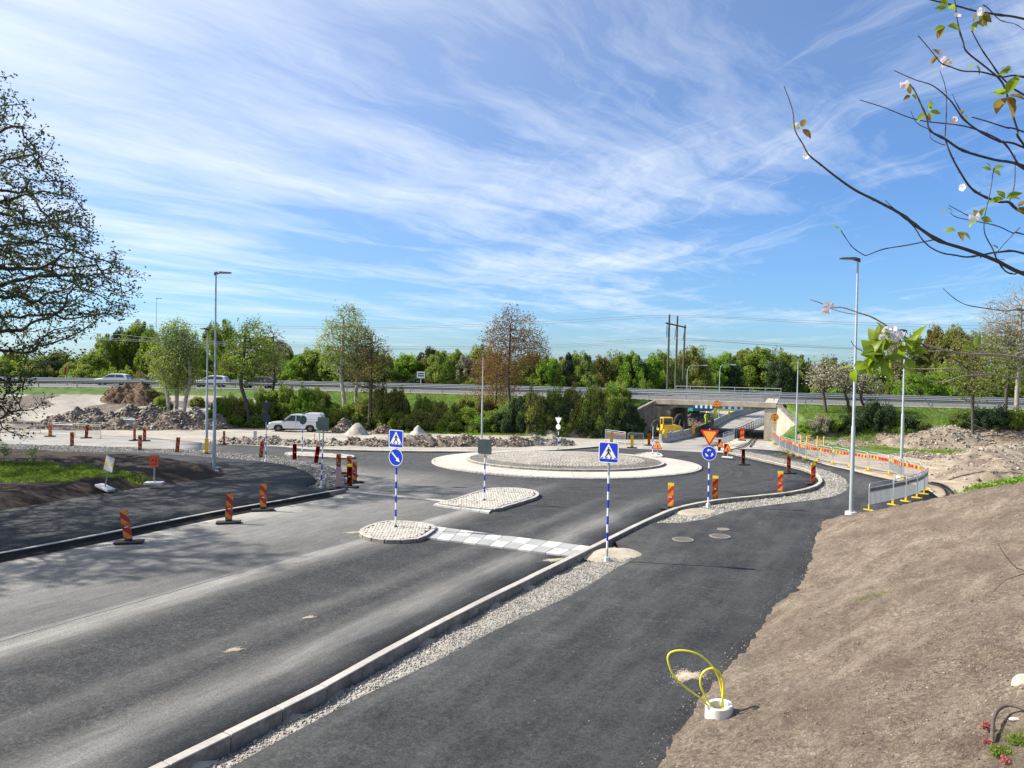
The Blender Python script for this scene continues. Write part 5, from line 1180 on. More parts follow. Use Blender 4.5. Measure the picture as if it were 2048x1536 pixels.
# white pickup with a box body on the bed
p = P3(593, 864); t = thing('pickup_truck', 'white double cab pickup with a closed white box over its bed', 'pickup truck', (p[0] - .05, p[1] + .3, p[2]), R(181))
lower = [(-2.62, .52), (-2.62, 1.10), (-1.0, 1.10), (1.05, 1.08), (2.30, 1.02), (2.58, .86), (2.66, .55), (2.62, .42)]
upper = [(-.98, 1.06), (-.95, 1.72), (-.2, 1.80), (.45, 1.76), (1.32, 1.06)]
f, b = car_shell(t, 5.3, 1.86, lower, upper, M_silver, [[(-.82, 1.14), (-.80, 1.62), (-.16, 1.68), (-.16, 1.14)], [(-.06, 1.14), (-.06, 1.68), (.42, 1.66), (1.02, 1.16)]], (-1.55, 1.62), .39)
glass_quad(t, (.50, 1.72), (1.22, 1.12), f)
c = MB(); up = [(-2.60, 1.10), (-2.60, 1.72), (-2.42, 1.93), (-1.2, 1.96), (-1.02, 1.86), (-1.0, 1.10)]
c.loft([[(x, -.88 + (.04 if z > 1.8 else 0), z) for x, z in up], [(x, .88 - (.04 if z > 1.8 else 0), z) for x, z in up]]); c.build('canopy', M_whitep, t, bevel=.05, seg=2)
for s in (-1, 1):
    box_part(t, 'locker_line', M_dgrey, -2.4, -1.15, s * .885 - .004, s * .885 + .004, 1.30, 1.315); box_part(t, 'headlight', M_light, 2.42, 2.60, s * .68 - .15, s * .68 + .15, .80, .96, bev=.02); box_part(t, 'wing_mirror', M_blk, 1.0, 1.14, s * 1.0 - .1, s * 1.0 + .1, 1.12, 1.26, bev=.02); box_part(t, 'side_step', M_silver, -.95, .95, s * .90 - .07, s * .90 + .05, .40, .46)
    box_part(t, 'door_line', M_dgrey, -.115, -.10, s * .931 - .003, s * .931 + .003, .50, 1.06); box_part(t, 'door_handle', M_dgrey, -.32, -.16, s * .935 - .01, s * .935 + .01, .98, 1.01); box_part(t, 'yellow_stripe', M_yelp, -2.45, -1.98, s * .933 - .004, s * .933 + .004, .98, 1.02)
box_part(t, 'beacon_bar', M_black, -.85, -.65, -.55, .55, 1.86, 1.95); box_part(t, 'front_bumper', M_silver, 2.55, 2.75, -.85, .85, .40, .70, bev=.04); box_part(t, 'chassis', M_black, -2.5, 2.4, -.7, .7, .28, .5)

def excavator(label, loc, rz, paint, pose, s=1.0, cab=True):
    t = thing('excavator', label, 'excavator', loc, R(rz), 'excavators working at the bridge'); t.scale = (s,) * 3
    for y in (-.85, .85):
        k = MB(); k.prism([(-1.4, .30), (-1.25, .05), (1.25, .05), (1.4, .30), (1.25, .62), (-1.25, .62)], y - .2, y + .2); tr_ = k.build('track', M_black, t, bevel=.03)
        for x in (-1.0, -.5, 0, .5, 1.0): MB().tube([(x, y - .23, .2), (x, y + .23, .2)], .14, 8).build('roller', M_dgrey, tr_)
    MB().cyl(0, 0, .5, .85, .6, n=16).build('turntable', M_dgrey, t)
    b = MB(); b.prism([(-1.75, .95), (-1.85, 1.35), (-1.6, 1.62), (-.6, 1.66), (.2, 1.4), (1.0, 1.35), (1.05, .85), (-1.4, .85)], -1.05, 1.05); b.build('upper_body', paint, t, bevel=.07, seg=2)
    c = MB()
    for x in (-.35, .95):
        for y in (-1.0, -.12): c.box(x - .05, x + .05, y - .05, y + .05, 1.35, 2.65)
    c.box(-.42, 1.02, -1.07, -.05, 2.6, 2.74); c.box(-.40, 1.0, -1.05, -.07, 1.35, 1.75); kind(c.build('cab', paint, t), 'thing')
    MB().box(-.33, .93, -1.03, -.09, 1.72, 2.62).build('window', M_glass, t)
    P = [Vector(q) for q in pose]; w0 = .28
    for nm, a, bb, w_, mt in (('boom', P[0], P[1], .30, M_dgrey), ('boom', P[1], P[2], .26, M_dgrey), ('stick', P[2], P[3], .20, M_dgrey)):
        k = MB(); d = (bb - a); L = d.length; k.prism([(0, -w_ * .7), (L, -w_ * .5), (L, w_ * .5), (L * .5, w_ * .9), (0, w_ * .7)], -.14, .14); o = k.build(nm, mt, t, bevel=.02); o.location = (a.x, .25, a.z); o.rotation_euler = (0, -math.atan2(d.z, d.x), 0)
    MB().tube([(P[0].x + .3, .25, P[0].z - .2), (P[1].x, .25, P[1].z - .45)], .08, 8).build('ram', M_galv, t)
    k = MB(); k.prism([(0, 0), (.42, -.1), (.5, -.6), (.1, -.95), (-.42, -.78), (-.3, -.35)], -.4, .4); o = k.build('bucket', M_dgrey, t); o.location = (P[3].x, .25, P[3].z); o.rotation_euler = (0, R(10), 0)
    return t
p = G(1335, 878); excavator('small yellow tracked excavator beside the left wing wall', (15.9, 75.6, float(H0(0, 75.6)) + .12), 192, M_exy, [(.9, 0, 1.3), (1.3, 0, 2.2), (1.9, 0, 1.9), (2.0, 0, 1.0)], .74)
ex = [o for o in scene.collection.objects if o.name == 'excavator'][0]; ex.scale.y = -.74
t = thing('excavator_arm', 'dark arched excavator arm with bucket behind the yellow excavator', 'digger', (17.9, 78.6, float(H0(0, 78.6))), R(15))  # a lone arm with foot, ram and bucket; no machine body attached
MB().tube(smooth_line([(-.5, 0, .3), (-.55, 0, 1.4), (-.25, 0, 2.15), (.3, 0, 2.2), (.6, 0, 1.6), (.62, 0, .7)], 4), [.26, .25, .25, .24, .24, .24, .23, .23, .22, .22, .21, .2, .2, .19, .19, .18, .18, .17, .16, .15, .15], 8).build('arm', M_black, t, smooth=True); MB().box(-.9, -.1, -.45, .45, .0, .5).build('foot', M_black, t, bevel=.05); MB().tube([(-.3, -.2, .8), (-.05, -.2, 1.8)], .06, 8).build('ram', M_galv, t); MB().prism([(.4, .9), (.9, .8), (1.0, .2), (.5, .0), (.2, .4)], -.3, .3).build('bucket', M_dgrey, t)
excavator('dark teal tracked excavator working beyond the bridge opening', (25.6, 103.5, float(H0(0, 102)) + .5), 205, M_teal, [(.7, 0, 1.4), (1.6, 0, 2.7), (3.0, 0, 2.4), (3.6, 0, 1.2)], 1.25)
# teal loader body seen right of the excavator arm
def worker(label, loc, rz, pose):
    """one continuous skinned figure in hi-vis clothes, helmet on top"""
    J = {'pel': (0, 0, .95), 'che': (0, -.03, 1.28), 'nk': (0, -.04, 1.46), 'hd': (0, -.06, 1.62), 'ht': (0, -.06, 1.74), 'ls': (.19, -.03, 1.40), 'le': (.30, -.04, 1.14), 'lh': (.27, -.22, .96), 'rs': (-.19, -.03, 1.40), 're': (-.31, -.02, 1.13), 'rh': (-.30, -.16, .92),
         'lp': (.10, 0, .90), 'lk': (.12, -.05, .50), 'la': (.12, .0, .09), 'lt': (.13, -.16, .04), 'rp': (-.10, 0, .90), 'rk': (-.13, -.02, .50), 'ra': (-.14, .05, .09), 'rt': (-.15, -.11, .04)}
    J.update(pose); rad = {'pel': .15, 'che': .165, 'nk': .065, 'hd': .10, 'ht': .07, 'ls': .075, 'le': .052, 'lh': .04, 'rs': .075, 're': .052, 'rh': .04, 'lp': .10, 'lk': .07, 'la': .055, 'lt': .045, 'rp': .10, 'rk': .07, 'ra': .055, 'rt': .045}
    E = [('pel', 'che'), ('che', 'nk'), ('nk', 'hd'), ('hd', 'ht'), ('che', 'ls'), ('ls', 'le'), ('le', 'lh'), ('che', 'rs'), ('rs', 're'), ('re', 'rh'), ('pel', 'lp'), ('lp', 'lk'), ('lk', 'la'), ('la', 'lt'), ('pel', 'rp'), ('rp', 'rk'), ('rk', 'ra'), ('ra', 'rt')]
    K = list(J); me = bpy.data.meshes.new('body'); me.from_pydata([J[k] for k in K], [(K.index(a), K.index(b)) for a, b in E], []); t = thing('person', label, 'person', loc, R(rz), 'workers in yellow at the bridge'); o = link('body', me, t)
    md = o.modifiers.new('s', 'SKIN'); sv = me.skin_vertices[0].data
    for i, k in enumerate(K): sv[i].radius = (rad[k], rad[k]); sv[i].use_root = (k == 'pel')
    sb = o.modifiers.new('u', 'SUBSURF'); sb.levels = 1; sb.render_levels = 1
    dg = bpy.context.evaluated_depsgraph_get(); nm = bpy.data.meshes.new_from_object(o.evaluated_get(dg)); o.modifiers.clear(); o.data = nm; nm.materials.clear()
    for m in (M_hiviz, M_skin, M_dgrey): nm.materials.append(m)
    for f in nm.polygons:
        c = f.center; f.material_index = 1 if (c.z > 1.50 or (abs(c.x) > .2 and c.z < 1.0 and c.z > .8 and c.y < -.1)) else (2 if c.z < .10 else 0); f.use_smooth = True
    hm = MB(); n = 12; V = [(.115 * math.cos(2 * math.pi * k / n) * q, .125 * math.sin(2 * math.pi * k / n) * q + (-.02 if zz_ == 0 else 0), zz_) for q, zz_ in ((1.25, 0), (1.0, .01), (.92, .07), (.62, .12), (.02, .14)) for k in range(n)]
    hm.add(V, [(j * n + i, j * n + (i + 1) % n, (j + 1) * n + (i + 1) % n, (j + 1) * n + i) for j in range(4) for i in range(n)]); h = hm.build('helmet', M_white, t, smooth=True); h.location = (J['ht'][0], J['ht'][1], J['ht'][2] - .05)
    for zz_ in (1.12, .35): pass
    return t
worker('worker in yellow with white helmet standing behind the barriers, bending arms', (at(1413, 845, 94).x, 94, float(H0(0, 94)) + .20), 10, {})
worker('worker in yellow further back beside the teal excavator', (at(1431, 840, 103).x, 103, float(H0(0, 103)) + .25), -40, {'rh': (-.12, -.38, 1.12), 're': (-.30, -.16, 1.16)})

# ================================================================ POWER LINE
M_pole = principled('tarred_pole', (.10, .08, .065), .9, var=.3, vscale=1.0)
def H_pole():
    b = [(1334, 1339, 629, 101), (1350, 1355, 632, 105), (1364, 1370, 650, 110)]; x0 = at(1335, 780, 101); t = thing('power_pole', 'three legged wooden power line pole behind the bridge', 'power pole', (x0.x, 101, 0)); O = Vector((x0.x, 101, 0)); tops = []
    for pb, pt, yt, Y in b:
        B = at(pb, 790, Y); B.z = TZ(B.x, Y); Tp = at(pt, yt, Y); tops.append(Tp); MB().tube([B - O, Tp - O], [.17, .12], 10).build('pole', M_pole, t, smooth=True)
    A, C = at(1332, 646, 100.5), at(1371.5, 655, 110.5); MB().tube([A - O, C - O], .11, 6).build('crossarm', M_pole, t)
    pts = []
    for u, (px, y0, y1) in zip((.05, .5, .95), ((1333.5, 650, 676), (1349, 652, 679), (1365.5, 656, 681))):
        a = A.lerp(C, u); e = at(px, y1, a.y); k = MB(); k.tube([a - O, Vector((e.x, a.y, e.z)) - O], .04, 5); q = a - O; L = a.z - e.z
        for i in range(8): zc = a.z - L * (.25 + .08 * i) - O.z; k.tube([(q.x, q.y, zc), (q.x, q.y, zc + .05)], .10, 8)
        kind(k.build('insulator', M_dgrey, t), 'stuff'); pts.append(e)
    return pts, tops
H_pole()
M_wire = principled('wire', (.30, .32, .36), .6)
def wire(pts, label, r=.022):
    P = [at(*q) for q in pts]; L = smooth_line([tuple(q) for q in P], 6); o = MB().tube(L, r, 4, caps=False).build('power_line', M_wire); tag(o, label, 'power line', 'high voltage wires across the sky')
wire([(-80, 660, 104.5), (212, 668, 104.5), (310, 676, 104.5), (560, 689, 104.5), (930, 693, 104.5), (1140, 688, 102.5), (1333.5, 676, 100.4), (1600, 690, 103.9), (1720, 696, 105.2), (2100, 708, 110.1)], 'lowest near wire of the power line crossing below the crossarm')
wire([(-80, 662, 110.1), (560, 692, 110.1), (930, 696, 110.1), (1140, 691, 107.3), (1349, 679, 105.2), (1600, 693, 108.7), (2100, 712, 115.0)], 'middle wire of the power line hanging from the crossarm')
wire([(-80, 665, 115.7), (560, 695, 115.7), (930, 698, 115.7), (1140, 694, 112.9), (1365.5, 681, 110.1), (1600, 694, 113.6), (2100, 714, 119.9)], 'third wire of the power line hanging from the crossarm')
wire([(-80, 640, 102.5), (560, 652, 102.5), (800, 654, 102.5), (1100, 642, 101.8), (1339, 631, 101.1), (1600, 641, 103.9), (1850, 649, 105.9), (2100, 655, 110.1)], 'upper near wire running over the pole tops')
wire([(-80, 644, 106.6), (560, 656, 106.6), (800, 657, 106.6), (1100, 647, 105.9), (1355, 634, 105.2), (1600, 645, 108.0), (1850, 654, 110.1), (2100, 662, 114.3)], 'upper far wire running over the pole tops')

# ================================================================ CABLE HOSES IN THE CONCRETE PIPE, ROCKS, NEAR PLANTS
def GH(px, py):
    d = ray(px, py); ts = np.linspace(3, 40, 4000); x, y, z = d.x * ts, d.y * ts, EYE + d.z * ts; h = hill(x, y, False); h = np.where(seg_dist(x, y, HILL_EDGE) > 0, h, .03); i = np.nonzero(z <= h)[0][0]; return Vector((x[i], y[i], z[i]))
c0 = GH(1438, 1432); t = thing('cable_duct', 'pale concrete pipe collar sticking out of the soil with yellow hoses', 'concrete pipe', tuple(c0 + Vector((0, 0, .05)))); n = 28; rO, rI = .225, .145
V = []
for r_, z_, tl in ((rO, -.35, 0), (rO * .97, .07, 1), (rO * .9, .085, 1), (rI * 1.05, .075, 1), (rI, .04, 1), (rI, -.2, 0)):
    for k in range(n): a = 2 * math.pi * k / n; x, y = r_ * math.cos(a), r_ * math.sin(a); V.append((x, y, z_ + tl * (x * .10 - y * .02 + .06)))
MB().add(V, [(j * n + i, j * n + (i + 1) % n, (j + 1) * n + (i + 1) % n, (j + 1) * n + i) for j in range(5) for i in range(n)]).build('pipe', M_concl, t, smooth=True)
def px_path(P, Y0, Y1): return [tuple(at(a, b, lerp(Y0, Y1, i / (len(P) - 1)))) for i, (a, b) in enumerate(P)]
L1 = [(1424, 1425), (1405, 1400), (1375, 1378), (1350, 1355), (1338, 1330), (1336, 1312), (1346, 1303), (1368, 1301), (1395, 1308), (1418, 1325), (1436, 1352), (1444, 1385), (1447, 1422)]
L2 = [(1427, 1422), (1412, 1395), (1401, 1370), (1404, 1348), (1420, 1337), (1436, 1342), (1446, 1362), (1446, 1390), (1443, 1420)]
D0 = c0.y
for nm, P, a, b in (('long yellow hose loop rising out of the concrete pipe', L1, D0 - .03, D0 + .03), ('short yellow hose loop inside the longer one', L2, D0 + .03, D0 - .02)):
    L = px_path(P, a, b); L = [(L[0][0], a, c0.z - .1)] + L + [(L[-1][0], b, c0.z - .1)]
    o = MB().tube(smooth_line(L, 6), .0155, 8).build('yellow_hose', M_cable, smooth=True); tag(o, nm, 'hose', 'yellow hoses in the concrete pipe')
def boulder(loc, r, mat, label, seed, flat=.6):
    bm = bmesh.new(); bmesh.ops.create_icosphere(bm, subdivisions=3, radius=1); rs = np.random.default_rng(seed); ph = rs.random(9) * 6; pl = [(Vector(rs.normal(0, 1, 3)).normalized(), rs.uniform(.62, .9)) for _ in range(9)]
    for v in bm.verts:
        for nn, dd in pl:
            k = v.co.dot(nn)
            if k > dd: v.co -= nn * (k - dd)
        v.co *= 1 + .04 * math.sin(5 * v.co.x + ph[0]) * math.sin(6 * v.co.y + ph[1]); v.co = Vector((v.co.x * r[0], v.co.y * r[1], v.co.z * r[2]))
    me = bpy.data.meshes.new('boulder'); bm.to_mesh(me); bm.free(); me.materials.append(mat); o = link('boulder', me); o.location = loc; tag(o, label, 'rock'); return o
M_boul = earth('pinkish_stone', [(.25, (.38, .27, .20)), (.5, (.55, .46, .37)), (.75, (.68, .62, .55))], [4, 14, 50], .5)
boulder(tuple(GH(2052, 1378) + Vector((.06, .05, .02))), (.20, .16, .15), M_boul, 'pale pinkish rock half buried at the right picture edge', 3)
g = GH(2030, 1440); boulder(tuple(g), (.07, .05, .03), M_boul, 'small flat stone below the larger pinkish rock', 5)
M_root = principled('dark_root', (.11, .085, .065), .9, var=.4, vscale=20, bump=.5, bscale=60)
rt = [GH(1985, 1500) + Vector((0, 0, -.02)), GH(1984, 1478) + Vector((0, 0, .05)), GH(1988, 1450) + Vector((0, 0, .10)), GH(2003, 1432) + Vector((0, 0, .11)), GH(2030, 1428) + Vector((0, 0, .10)), GH(2075, 1440) + Vector((.1, 0, .02))]
o = MB().tube(smooth_line([tuple(q) for q in rt], 5), [.022] * 26, 9).build('bent_root', M_root, smooth=True); tag(o, 'thick dark bent root arching over the soil near the rock', 'root')

# ================================================================ LEAVES AND TREES
def leaves(P, size, n_per=1, dirs=None, spread=0.0, quad=True, tone=None, up=.3, seed=0, aspect=.55):
    """(V, F, tone) of small leaf faces around points P"""
    rg = np.random.default_rng(seed); P = np.repeat(np.asarray(P, float), n_per, 0); n = len(P); P = P + rg.normal(0, 1, (n, 3)) * spread
    a = rg.normal(0, 1, (n, 3)); a[:, 2] *= .7; a /= np.linalg.norm(a, axis=1)[:, None]; b = rg.normal(0, 1, (n, 3)); b[:, 2] += up; b -= (a * b).sum(1)[:, None] * a; b /= np.linalg.norm(b, axis=1)[:, None] + 1e-9
    s = size * rg.uniform(.6, 1.3, n)[:, None]; V = np.stack([P - a * s, P - b * s * aspect, P + a * s, P + b * s * aspect], 1).reshape(-1, 3); Fa = np.arange(n * 4).reshape(-1, 4)
    tn = np.clip((rg.random(n) if tone is None else np.repeat(tone, n_per) + rg.normal(0, .15, n)), 0, 1); return V, Fa, np.repeat(tn, 4)[:, None] * np.ones((1, 3))
def colonize(att, start, step, infl, kill, iters=220, jit=.25, seed=0, tropism=(0, 0, .0)):
    rg = np.random.default_rng(seed); N = [np.array(p, float) for p in start]; par = list(range(-1, len(start) - 1)); att = np.asarray(att, float); near = np.full(len(att), -1); nd = np.full(len(att), 1e9)
    def upd(lo):
        new = np.array(N[lo:]); alive = np.nonzero(nd > kill)[0]
        if len(alive) == 0: return
        D = np.linalg.norm(att[alive][:, None] - new[None], axis=2); j = D.argmin(1); d = D[np.arange(len(alive)), j]; m = d < nd[alive]; nd[alive[m]] = d[m]; near[alive[m]] = lo + j[m]
    upd(0); last = -1
    for it in range(iters):
        act = np.nonzero((nd > kill) & (nd < infl))[0]
        if len(act) == 0: break
        A = np.array(N); ids = near[act]; v = att[act] - A[ids]; v /= np.linalg.norm(v, axis=1)[:, None]; u, inv = np.unique(ids, return_inverse=True); S = np.zeros((len(u), 3)); np.add.at(S, inv, v)
        S /= np.linalg.norm(S, axis=1)[:, None] + 1e-9; S += rg.normal(0, jit, S.shape) + np.array(tropism); S /= np.linalg.norm(S, axis=1)[:, None]; lo = len(N)
        for i, k in enumerate(u): N.append(A[k] + S[i] * step); par.append(int(k))
        upd(lo)
        if len(N) > 9000: break
    return np.array(N), np.array(par)
def branch_mesh(N, par, r0, expo=2.3, rmax=9, k=5, taper=1.0):
    n = len(N); r = np.zeros(n); ch = np.zeros(n, int)
    for i in range(n - 1, -1, -1):
        r[i] = r0 if ch[i] == 0 else r[i] ** (1 / expo); r[i] = min(r[i], rmax)
        if par[i] >= 0: r[par[i]] += r[i] ** expo; ch[par[i]] += 1
    e = np.array([(par[i], i) for i in range(n) if par[i] >= 0]); a, b = N[e[:, 0]], N[e[:, 1]]; d = b - a; d /= np.linalg.norm(d, axis=1)[:, None] + 1e-9
    up = np.where(np.abs(d[:, 2:3]) > .95, np.array([[1., 0, 0]]), np.array([[0, 0, 1.]])); u = np.cross(d, up); u /= np.linalg.norm(u, axis=1)[:, None]; w_ = np.cross(u, d)
    ra = np.minimum(r[e[:, 0]], r[e[:, 1]] * 1.5)[:, None]; rb = r[e[:, 1]][:, None]; V = []
    for c, rr_ in ((a - d * rb * .3, ra), (b + d * rb * .3, rb)):
        for i in range(k): th = 2 * math.pi * i / k; V.append(c + (u * math.cos(th) + w_ * math.sin(th)) * rr_)
    V = np.stack(V, 1).reshape(-1, 3); m = len(e); base = (np.arange(m) * 2 * k)[:, None]; Fa = np.concatenate([base + np.array([[i, (i + 1) % k, k + (i + 1) % k, k + i]]) for i in range(k)]); return V, Fa, ch, r
def env_points(n, prof, rg, bias=.5, lob=.25):
    zs = np.array([p[0] for p in prof], float); rs = np.array([p[1] for p in prof], float); z = rg.uniform(zs.min(), zs.max(), n * 3); o = np.argsort(zs); rr_ = np.interp(z, zs[o], rs[o]); keep = rg.random(len(z)) < (rr_ / rs.max()) ** 1.3; z, rr_ = z[keep][:n], rr_[keep][:n]; m = len(z)
    th = rg.random(m) * 2 * math.pi; q = rg.random(m) ** bias * (1 - lob + lob * (1 + vnoise(th * 1.2 + 5, z * .5))); return np.column_stack([np.cos(th) * rr_ * q, np.sin(th) * rr_ * q, z])
def make_tree(name, label, cat, loc, prof, start, bark, leafm, seed=1, natt=900, step=.35, infl=2.6, kill=.7, lsize=.10, nper=5, spread=.22, r0=.012, rmax=.4, bias=.5, tropism=(0, 0, 0), leaf_from=1, group=None, expo=2.25, twigs=2, aspect=.55, droop=0.0):
    rg = np.random.default_rng(seed); N, par = colonize(env_points(natt, prof, rg, bias), start, step, infl, kill, seed=seed, tropism=tropism)
    # short twigs at the ends
    n0 = len(N); cc = np.bincount(par[par >= 0], minlength=n0); tips = np.nonzero((cc <= 1) & (np.arange(n0) >= len(start)))[0]; T = []; Pp = []
    for i in tips:
        for _ in range(twigs): d = N[i] - N[par[i]]; v = d / (np.linalg.norm(d) + 1e-9) + rg.normal(0, .7, 3); v[2] -= droop; v /= np.linalg.norm(v); T.append(N[i] + v * step * rg.uniform(.6, 1.3)); Pp.append(i)
    if T: N = np.vstack([N, T]); par = np.concatenate([par, Pp])
    V, Fa, ch, r = branch_mesh(N, par, r0, expo, rmax); t = thing(name, label, cat, loc, group=group); link('trunk', npmesh('trunk', V, Fa, [bark], smooth=True), t)
    lt = np.concatenate([np.arange(n0, len(N)), tips]) if T else tips; tone = np.clip(.5 + .9 * vnoise(N[lt][:, 0] * .8, N[lt][:, 2] * .8 + N[lt][:, 1]), 0, 1)
    V, Fa, c = leaves(N[lt], lsize, nper, spread=spread, tone=tone, seed=seed, aspect=aspect); link('crown', npmesh('crown', V, Fa, [leafm], col=c), t); return t
up_ = lambda *p: [tuple(q) for q in smooth_line(list(p), 5)]
# large tree on the left, its trunk just outside the picture
BT = (-27.6, 37.0)
prof = [(21.3, .8), (20.0, 2.2), (18.8, 2.4), (17.5, 3.6), (16.2, 4.2), (14.2, 5.1), (13.0, 6.2), (11.6, 7.6), (10, 7.7), (8.6, 7.2), (7.2, 6.2), (6.0, 4.6), (4.5, 3.4), (2.6, 3.4), (1.4, 3.0)]
make_tree('large_tree', 'large spreading tree with fresh leaves at the left picture edge', 'tree', (*BT, float(H0(*BT)) + .3), prof, up_((0, 0, -.5), (.2, .1, 2.5), (-.1, 0, 5), (.3, 0, 8), (0, .1, 11), (.1, 0, 14), (0, 0, 16)), M_bark, L_big, seed=5, natt=3000, step=.42, infl=3.6, kill=.75, lsize=.085, nper=6, spread=.15, r0=.011, rmax=.48, bias=.40, twigs=2, tropism=(0, 0, .03), expo=2.08)
bt = [o for o in scene.collection.objects if o.name == 'large_tree'][0]
dup(bt, (-28.8, 24.6, 0), 1.1, 'large spreading tree left of the main road, outside the picture', scale=(.85, .85, .9))
GM = 'trees on the motorway bank'
def mt(px, pb, top, Y, hwpx, kindt, label, seed, lean=0.0, crown0=.35, stems=1, **k):
    B = at(px, pb, Y); z0 = TZ(B.x, Y); Hh = at(px, top, Y).z - z0; rw = hwpx / (F / Y)
    prof = [(Hh, rw * .15), (Hh * .9, rw * .55), (Hh * .75, rw * .9), (Hh * .6, rw), (Hh * (crown0 + .12), rw * .8), (Hh * crown0, rw * .3)]
    st = up_((0, 0, -.3), (lean * .3, .1, Hh * .2), (lean * .8, 0, Hh * .4), (lean * .6, .05, Hh * .62), (lean * .5, 0, Hh * .85))
    bark, lf, ls, nper, na = {'birch': (M_birch, L_birch, .10, 12, 460), 'green': (M_bark, L_green, .11, 11, 460), 'brown': (M_bark, L_brown, .10, 6, 900), 'sparse': (M_bark, L_bare, .07, 3, 500), 'bronze': (M_bark, L_rust, .09, 10, 450), 'blossom': (M_bark, L_blos, .10, 8, 460), 'olive': (M_bark, L_olive, .11, 3, 450), 'bare': (M_barkp, L_bare, .06, 2, 900)}[kindt]
    kw = dict(step=.42, infl=3.0, kill=.75, natt=na, lsize=ls, nper=nper, spread=.30, r0=.016, rmax=.22, twigs=2); kw.update(k)
    return make_tree({'birch': 'birch_tree'}.get(kindt, 'bank_tree'), label, 'tree', (B.x, Y, z0), prof, st, bark, lf, seed=seed, group=GM, **kw)
mt(338, 812, 640, 80, 42, 'birch', 'multi stemmed birch left of the two lamp posts, left stem', 11, -.8, .25); mt(352, 812, 633, 80.5, 45, 'birch', 'multi stemmed birch left of the two lamp posts, middle stem', 12, .1, .2, natt=600); mt(366, 814, 645, 79.5, 40, 'birch', 'multi stemmed birch left of the two lamp posts, right stem', 13, .9, .25)
mt(500, 836, 634, 80, 50, 'green', 'dark stemmed tree bent to the left right of the lamp posts', 14, -1.3, .42); mt(540, 800, 640, 84, 34, 'sparse', 'thin leaved tree just right of the bent dark tree', 15, .6, .35, natt=420, lsize=.11, nper=5)
mt(690, 818, 598, 81, 58, 'birch', 'tall weeping birch behind the white pickup', 16, -.6, .38, natt=750, droop=.9, nper=8); mt(709, 820, 612, 81.5, 36, 'birch', 'slimmer tall birch right of the weeping birch', 17, .3, .4, droop=.7, nper=8)
mt(738, 838, 655, 79, 42, 'bronze', 'bare topped bronze tree right of the tall birches', 18, .2, .35, natt=600)
mt(1022, 860, 613, 77, 66, 'brown', 'large tree with rusty brown young leaves in mid picture', 19, -.5, .40, natt=1500, kill=.65, lsize=.085, nper=9, rmax=.24, spread=.26, r0=.008); 
mt(990, 800, 705, 80, 50, 'brown', 'lower rusty brown crown left of the large brown tree', 20, .2, .15, natt=700, lsize=.085, nper=10, spread=.3, r0=.008)
mt(1652, 857, 712, 73, 45, 'blossom', 'small blossoming tree, left of three beyond the barriers', 21, -.5, .40); mt(1700, 850, 722, 73, 40, 'blossom', 'small blossoming tree, middle of three beyond the barriers', 22, -.8, .42); mt(1735, 856, 745, 72, 34, 'blossom', 'leaning thin tree, right of three beyond the barriers', 23, -.9, .42, nper=3)
mt(1947, 872, 655, 66, 62, 'olive', 'young olive leaved tree on the bank at the right', 24, -.2, .36, natt=900, nper=5, r0=.010, rmax=.13); mt(2032, 862, 570, 70, 78, 'bare', 'tall almost bare tree at the right picture edge', 25, .2, .33, natt=1700, r0=.009, rmax=.20, nper=3, twigs=3, kill=.6)
mt(2010, 858, 640, 71, 40, 'green', 'ivy green dark stemmed tree beside the bare tree', 26, .3, .35)

# crowns of the woodland: a few prototypes, every tree an object of its own
def crown_proto(seed, n, clumps, form='round', leaf=.05, flat=1.0):
    rg = np.random.default_rng(seed); C = rg.normal(0, 1, (clumps, 3)); C /= np.linalg.norm(C, axis=1)[:, None]; C *= rg.uniform(.45, .92, clumps)[:, None] ** .6
    if form == 'round': C = C * np.array([.86, .86, .98]) + np.array([0, 0, 1.05])
    elif form == 'bush': C[:, 2] = np.abs(C[:, 2]) * 1.0 + .10
    elif form == 'cone': C[:, 2] = C[:, 2] * .95 + 1.05; f = np.clip(1.25 - C[:, 2] * .55, .15, 1); C[:, 0] *= f; C[:, 1] *= f
    elif form == 'tall': C[:, 2] = C[:, 2] * 1.05 + 1.1; C[:, :2] *= (.75 + .25 * np.sin(C[:, 2:3] * 4 + seed))
    r = rg.uniform(.13, .30, clumps); i = rg.integers(0, clumps, n); d = rg.normal(0, 1, (n, 3)); d /= np.linalg.norm(d, axis=1)[:, None]; P = C[i] + d * (r[i] * rg.random(n) ** .35)[:, None] * np.array([1, 1, .85]); P = P[P[:, 2] > .02]
    tone = np.clip(.5 + rg.normal(0, .22, clumps), 0, 1)[i][:len(P)]; V, Fa, c = leaves(P, leaf, 1, tone=tone, seed=seed); me = npmesh('crown', V, Fa, [L_green], col=c)
    b = MB(); 
    for k in range(5 if form != 'bush' else 6):
        a = rg.random() * 6.28; q = C[rg.integers(0, clumps)]; b.tube([(0, 0, -.05), (q[0] * .15, q[1] * .15, .35), tuple(q * .9)], [.035, .025, .008], 5)
    o = b.build('trunk', M_bark); tm = o.data; bpy.data.objects.remove(o); return me, tm
PR = {'round': [crown_proto(s, 13000, 70, 'round', .042) for s in (1, 2, 3, 4)], 'bush': [crown_proto(s, 9000, 55, 'bush', .045) for s in (5, 6, 7, 8)], 'tall': [crown_proto(s, 11000, 60, 'tall', .042) for s in (9, 10, 11)], 'cone': [crown_proto(s, 12000, 80, 'cone', .035) for s in (12, 13)], 'thin': [crown_proto(s, 3200, 60, 'round', .034) for s in (14, 15)]}
LM = {'green': L_green, 'bright': L_bright, 'olive': L_olive, 'dark': L_dark, 'pine': L_pine, 'brown': L_brown, 'rust': L_rust, 'blossom': L_blos, 'bare': L_bare, 'birch': L_birch}
